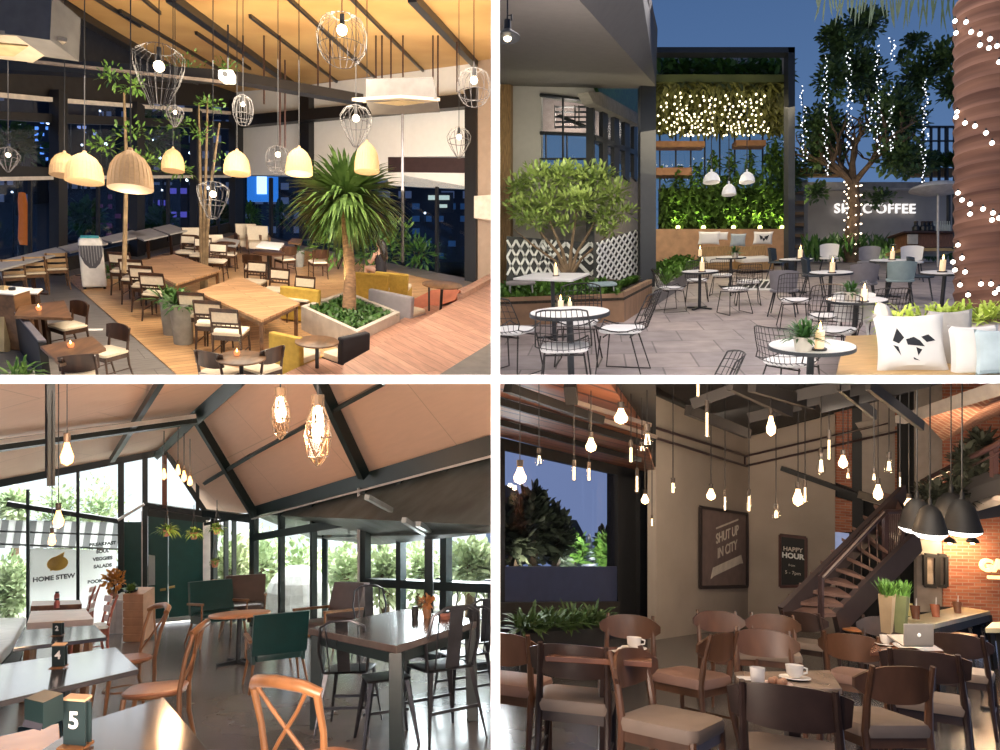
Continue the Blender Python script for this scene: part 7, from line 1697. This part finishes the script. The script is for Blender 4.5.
corner_table('cup_table', R4, [(737, 692), (744, 672), (830, 670), (842, 688)], .74, pm('cup_table_top', (.34, .25, .19), .25, var=.2, spec=.6), CWD, 'table with cups and a sugar bowl in the middle', legs='pedestal', t=.03)
corner_table('side_table', R4, [(545, 656), (570, 646), (650, 648), (652, 662)], .74, T4, CWD, 'table with a cup on a saucer behind the nearest left chair', legs='pedestal', t=.03)
corner_table('side_table', R4, [(870, 652), (874, 640), (898, 640), (902, 650)], .74, T4, CWD, 'small table with a cup before the tall planters', legs='pedestal', t=.03)
CUPW = pm('cup_white', (.82, .78, .73), .25)
def cup(M, lab, sc=1.0):
    o = thing('coffee_cup', lab, 'cup', M @ Matrix.Scale(sc, 4)); MB().lathe([(.022, .012), (.038, .03), (.042, .07), (.037, .07), (.03, .03), (.001, .025)], 18).build('bowl', CUPW, o, smooth=True)
    MB().lathe([(.03, 0), (.075, .012), (.073, .016), (.03, .006), (.001, .006)], 20).build('saucer', CUPW, o, smooth=True); MB().tube([(.04, 0, .06), (.062, 0, .055), (.06, 0, .035), (.036, 0, .03)], .005, 6).build('handle', CUPW, o, smooth=True)
cup(R4.M(R4.P(634, 650, .74)), 'white cup on a saucer on the left table', 1.1); cup(R4.M(R4.P(795, 680, .74)), 'white cup on a saucer on the cup table', 1.05); cup(R4.M(R4.P(887, 646, .74)), 'white cup on the small table before the planters', 1.1)
o = thing('tumbler', 'pale tumbler with a dark band on the cup table', 'cup', R4.M(R4.P(758, 686, .74))); MB().lathe([(.03, 0), (.036, .085), (.032, .085), (.028, .01)], 16).build('glass', CUPW, o, smooth=True); MB().lathe([(.0305, .01), (.034, .06)], 16).build('band', BLK4, o)
o = thing('sugar_bowl', 'dish with small brown pastries on the cup table', 'dish', R4.M(R4.P(778, 688, .74))); MB().lathe([(.03, 0), (.07, .02), (.067, .024), (.001, .01)], 18).build('dish', pm('pinkish_dish', (.6, .42, .38), .4), o, smooth=True)
for k in range(4): MB().ball((.03*math.cos(k*1.6), .03*math.sin(k*1.6), .03), .018, seg=8, rings=6).build('pastry', pm('pastry', (.45, .24, .14), .7), o, smooth=True)
tag(MB().box(-.05, -.04, 0, .05, .04, .006).build('napkin', CUPW), 'white napkin at the left end of the cup table', 'napkin').matrix_world = R4.M(R4.P(749, 679, .745))
o = thing('milk_jug', 'small white sugar dish beside the cup on the left table', 'dish', R4.M(R4.P(620, 655, .74))); MB().lathe([(.03, 0), (.06, .02), (.055, .022), (.001, .01)], 16).build('dish', CUPW, o, smooth=True); MB().ball((0, 0, .025), .02, seg=8).build('sugar', CUPW, o)
# window planting
o = thing('window_planter', 'dark planter full of green plants under the window', 'planter', R4.M(R4.P(560, 672))); inv = R4.M(R4.P(560, 672)).inverted()
m = MB(); m.T = inv; A, B = R4.P(520, 676), R4.P(606, 664); m.slab([A, B, B + R4.n*.42, A + R4.n*.42], V((0, .35, 0))); m.build('box', BLK4, o)
g = MB(); g.T = inv; rnd = random.Random(77)
for k in range(14):
    u = k/13; p = A*(1-u) + B*u + R4.n*.42 + V((0, .15, 0)); blades(g, p, 26, .34 + .1*math.sin(k*1.9), .045, 800+k, .9, .5, .05, .15)
g.build('leaves', pm('mid_green', (.10, .18, .05), .6, var=.3, scale=6), o)
# tall pots with grass near the stairs
for x, mt, lab in ((887, pm('tan_pot', (.34, .24, .14), .7, var=.1), 'tall tan pot of green grass beside the stairs'), (901, pm('olive_pot', (.16, .17, .07), .7, var=.1), 'tall olive pot of green grass next to the black column')):
    y_ = 6.6 if x == 887 else 6.9; s_ = y_/F; o = thing('potted_grass', lab, 'plant', Matrix.Translation(D(x, 632, y_))); MB().lathe([(6*s_, 0), (9*s_, 38*s_), (8*s_, 38*s_), (7.8*s_, 36*s_), (.001, 36*s_)], 4).build('pot', mt, o); blades(MB(), (0, 0, 36*s_), 130, 20*s_, 1.4*s_, x, .5, .3, 6*s_, .5).build('grass', pm('bright_grass', (.14, .30, .05), .5, var=.3), o)
# long bright table with cups, laptop, stools
corner_table('long_table', R4, [(904, 618), (934, 624), (990, 611), (958, 606)], .76, pm('lit_cream_top', (.60, .50, .30), .3), BLK4, 'long cream topped high table before the brick wall', t=.05)
o = thing('laptop', 'open silver laptop with a round mark facing away on the high table end', 'laptop', Matrix.Translation(D(919, 646, 4.9))); s_ = 4.9/F
MB().box(-15*s_, 0, 0, 15*s_, .01, 22*s_).build('lid', pm('silver_lid', (.50, .45, .40), .4, .2), o, bevel=.004); MB().ball((0, -.003, 11*s_), 1.8*s_, .004, 2*s_, 10, 8).build('mark', pm('pale_mark', (.9, .85, .78), .5, emit=(1, .95, .85), es=.6), o); MB().box(-15*s_, .01, -.01, 15*s_, .22, 0).build('base', MATS['silver_lid'], o)
o = thing('laptop_table', 'dark small table under the open laptop', 'table', Matrix.Translation(D(919, 646.5, 5.0))); MB().box(-.15, -.05, -.04, .15, .2, -.012).build('tabletop', T4, o); MB().box(-.02, .06, -.75, .02, .1, -.04).build('pedestal', BLK4, o)
for x, y, c_, lab in ((909, 612, (.6, .5, .2), 'small cream bottle with a straw on the long high table'), (916, 615, (.12, .05, .03), 'dark glass at the near end of the long high table'), (936, 613, (.45, .15, .08), 'amber glass in the middle of the long high table'), (958, 609, (.35, .15, .08), 'brown glass at the far end of the long high table')):
    o = thing('drinking_glass', lab, 'glass', R4.M(R4.P(x, y+4, .76), 0, 1.3)); MB().lathe([(.03, 0), (.04, .11), (.035, .11), (.03, .02)], 14).build('glass', pm('drink_%d' % x, c_, .2), o, smooth=True); MB().tube([(0, 0, .02), (.02, 0, .17)], .004, 5).build('straw', CUPW, o)
for x, y, lab in ((956, 633, 'orange round stool top near the long high table'), (861, 629, 'orange round seat at the stair foot')):
    o = thing('round_stool', lab, 'stool', R4.at(x, y, .62)); MB().lathe([(.16, .585), (.2, .6), (.2, .62), (.001, .625)], 22).build('seat', pm('orange_seat', (.60, .24, .09), .35), o, smooth=True)
    for k in range(4): a = R(45+90*k); MB().tube([(.1*math.cos(a), .1*math.sin(a), .59), (.19*math.cos(a), .19*math.sin(a), 0)], .012, 6).build('leg', BLK4, o)
for i, (x, y) in enumerate(((956, 606), (968, 605), (981, 604), (990, 603), (1000, 604))):
    mc4 = dup(mc.o, face(R4, x, y, x-4, y+8, .75, 1.0), 'black metal bar chair before the brick wall, ' + ('left one of the right-hand row', 'second of the row', 'third of the row', 'fourth of the row', 'at the right edge', 'standing apart at the picture wall')[i])
    mc4.name = 'bar_chair'
corner_table('far_table', R4, [(930, 607), (938, 604), (962, 603), (956, 607)], .74, BLK4, BLK4, 'dark table with white crockery behind the long high table', legs='pedestal'); corner_table('far_table', R4, [(985, 628), (992, 622), (1010, 622), (1010, 628)], .8, MATS['lit_cream_top'], BLK4, 'pale table at the right edge behind the dark chair', legs='pedestal')
for i, x in enumerate((940, 945, 950)): cup(R4.M(R4.P(x, 605, .74)), 'white cup on the dark far table, ' + ('left one', 'middle one', 'right one')[i], 1.5)
for x, lab in ((950, 'left wall lamp on the brick'), (972.5, 'right wall lamp on the brick')):
    o = thing('wall_lamp', 'small dark barn ' + lab, 'lamp', Matrix.Translation(WBK.at(x, 542, .35))); MB().lathe([(.09, 0), (.06, .05), (.02, .07)], 14).build('lamp_shade', BLK4, o, smooth=True); MB().ball((0, 0, 0), .035, seg=8).build('bulb', BULB, o); MB().tube([(0, 0, .07), (0, .12, .12), (0, .35, .1)], .01, 5).build('bracket', BLK4, o)
    point('wall_lamp_light', WBK.at(x, 546, .4), 24, (1, .72, .42), .05)
# ---- outside the window at dusk
def tree4(x, ytop, ybase, dist, r, n, mat, lab, seed):
    s_ = dist/F; o = thing('garden_tree', lab, 'tree', Matrix.Translation(D(x, ybase, dist))); hh = (ybase-ytop)*s_
    MB().tube([(0, 0, -.5), (0, 0, hh*.7)], .08, 6).build('trunk', SOIL, o); foliage(MB(), (0, 0, hh*.5), r*s_, r*s_*.7, hh*.5, n, .26, .12, seed, shell=.1, up=.8).build('leaves', mat, o)
DKL = pm('dusk_leaf', (.04, .055, .03), .6, var=.4)
tree4(533, 488, 568, 11, 16, 700, DKL, 'tall dark tree behind the window, left of centre', 31); tree4(514, 505, 568, 10, 12, 400, DKL, 'dark tree at the left jamb of the window', 32); tree4(556, 510, 568, 11.5, 13, 500, DKL, 'dark tree in the middle of the window', 33); tree4(572, 535, 568, 12, 10, 300, LEAF2, 'low lit bush in the middle of the window', 34); tree4(609, 537, 568, 12, 9, 300, LEAF2, 'bright green bush at the right jamb of the window', 35); tree4(606, 530, 560, 15, 8, 200, DKL, 'dim bush beyond the white fountain glow', 36)
o = thing('fountain', 'white lit water jet outside the dusk window', 'fountain', Matrix.Translation(D(589, 568, 12.5))); s_ = 12.5/F; MB().lathe([(9*s_, -.2), (7*s_, 8*s_), (4*s_, 20*s_), (1.2*s_, 34*s_)], 12).build('water', pm('white_water', (.88, .92, 1), .3), o, smooth=True)
MB().lathe([(11*s_, -.25), (12*s_, -.1), (10*s_, -.1)], 16).build('basin', CONC, o)
spot('garden_spot', D(530, 564, 9.4), D(532, 535, 11), 160, 70, (1, .85, .6)); spot('garden_spot', D(575, 566, 11), D(590, 550, 12.3), 190, 100, (1, 1, .85))
o = thing('garden_house', 'small dark roofed house beyond the trees at dusk', 'building', Matrix.Translation(D(575, 567, 18))); s_ = 18/F; MB().box(-8*s_, 0, 0, 9*s_, 2, 26*s_).build('wall', pm('pale_house', (.4, .42, .42), .8), o); MB().prism([(-10*s_, -.2), (10*s_, -.2), (10*s_, 2), (-10*s_, 2)], 26*s_, 31*s_).build('roof', BLK4, o)
o = thing('garden_house', 'brown eave of a house at the left jamb of the window', 'building', Matrix.Translation(D(513, 508, 14))); s_ = 14/F; MB().prism([(-10*s_, 0), (8*s_, 0), (4*s_, 1.5), (-10*s_, 1.5)], -6*s_, 11*s_).build('roof', pm('brown_roof', (.12, .08, .06), .7), o); MB().box(-10*s_, .2, -60*s_, 2*s_, 1.5, -6*s_).build('wall', BLK4, o)
# light of the room: added area fill besides the bulbs
area('room_fill', (.6, .5, -.45), (2.0, 6, -1.6), 7, .6, (1, .86, .74))  # added fill beside the camera; the next two are added overhead
area('room_fill', D(760, 450, 3.4), D(770, 640, 6), 30, 2.4, (1, .84, .70), 1.2)
area('room_fill', D(940, 470, 4.5), D(960, 640, 6), 34, 1.5, (1, .84, .68), 1.0)
area('wall_fill', W2.at(700, 450, 1.6), W2.at(715, 560, 0), 60, .8, (1, .82, .62))  # added areas that brighten the taupe walls, no fitting there
area('wall_fill', D(885, 430, 6), W3.at(880, 470), 12, .8, (1, .86, .7))
spot('brick_light', D(980, 470, 7.0), D(975, 430, 9.2), 150, 100, (1, .72, .5), .2)
area('floor_light', D(975, 560, 6), R4.P(960, 700), 16, .8, (1, .88, .75))

for _o in bpy.data.objects:
    if _o.name not in room_of: room_of[_o.name] = 4

# ================================================================ partitions between the four rooms and trimming against them
PW = pm('partition_white', (.93, .93, .92), .6, var=0.0)
y0 = 3.0; t0 = 8.6/F*y0
struct(MB().box(-40, y0, -t0, -9/F*y0, 90, 0), 'partition_floor', PW); struct(MB().box(0, y0, -t0, 40, 90, 0), 'partition_floor', PW)
struct(MB().box(-9/F*y0, y0, -50, 0, 90, 60), 'partition_wall', PW)
area('partition_fill', (0, -.5, -t0/2), (0, 3, -t0/2), 1.6, 4.8, (1, 1, 1), .02, 1.0)  # added strips behind the camera, only to whiten the partition edges
area('partition_fill', (-4.5/F*y0, -.5, 0), (-4.5/F*y0, 3, 0), 1.3, .01, (1, 1, 1), 4.4, 1.0)
def trim(o, mw, p, n):
    """cut away what would stand inside the neighbouring room"""
    if o.data.users > 1: o.data = o.data.copy()
    inv = mw.inverted(); pl = inv @ V(p); nn = (mw.to_3x3().transposed() @ V(n)).normalized()
    bm = bmesh.new(); bm.from_mesh(o.data)
    bmesh.ops.bisect_plane(bm, geom=bm.verts[:] + bm.edges[:] + bm.faces[:], plane_co=pl, plane_no=nn, clear_outer=True)
    ed = [e for e in bm.edges if e.is_boundary]
    n_ = len(bm.faces); bm.to_mesh(o.data); bm.free(); return n_
bpy.context.view_layer.update()
gone = []
for o in list(bpy.data.objects):
    if o.type != 'MESH' or o.name.startswith('partition'): continue
    mw = o.matrix_world; cs = [mw @ V(c) for c in o.bound_box]
    if min(c.y for c in cs) < .2: pass
    cx = sum(c.x for c in cs)/8; cz = sum(c.z for c in cs)/8; lx = o.get('_room')
    xl, xh = min(c.x for c in cs), max(c.x for c in cs); zl, zh = min(c.z for c in cs), max(c.z for c in cs)
    room = room_of.get(o.name) if 'room_of' in globals() else None
    if not room: continue
    up, right = room in (1, 2), room in (2, 4)
    n_ = 1
    if up and zl < -.001: n_ = trim(o, mw, (0, 0, 0.0), (0, 0, -1))
    if n_ and not up and zh > -t0: n_ = trim(o, mw, (0, 0, -t0), (0, 0, 1))
    if n_ and right and xl < 0: n_ = trim(o, mw, (0, 0, 0), (-1, 0, 0))
    if n_ and not right and xh > -9/F*y0: n_ = trim(o, mw, (-9/F*y0, 0, 0), (1, 0, 0))
    if not n_: gone.append(o)
for o in gone:
    if not o.children: bpy.data.objects.remove(o)
for o in list(bpy.data.objects):
    if o.type == 'EMPTY' and not o.children: bpy.data.objects.remove(o)
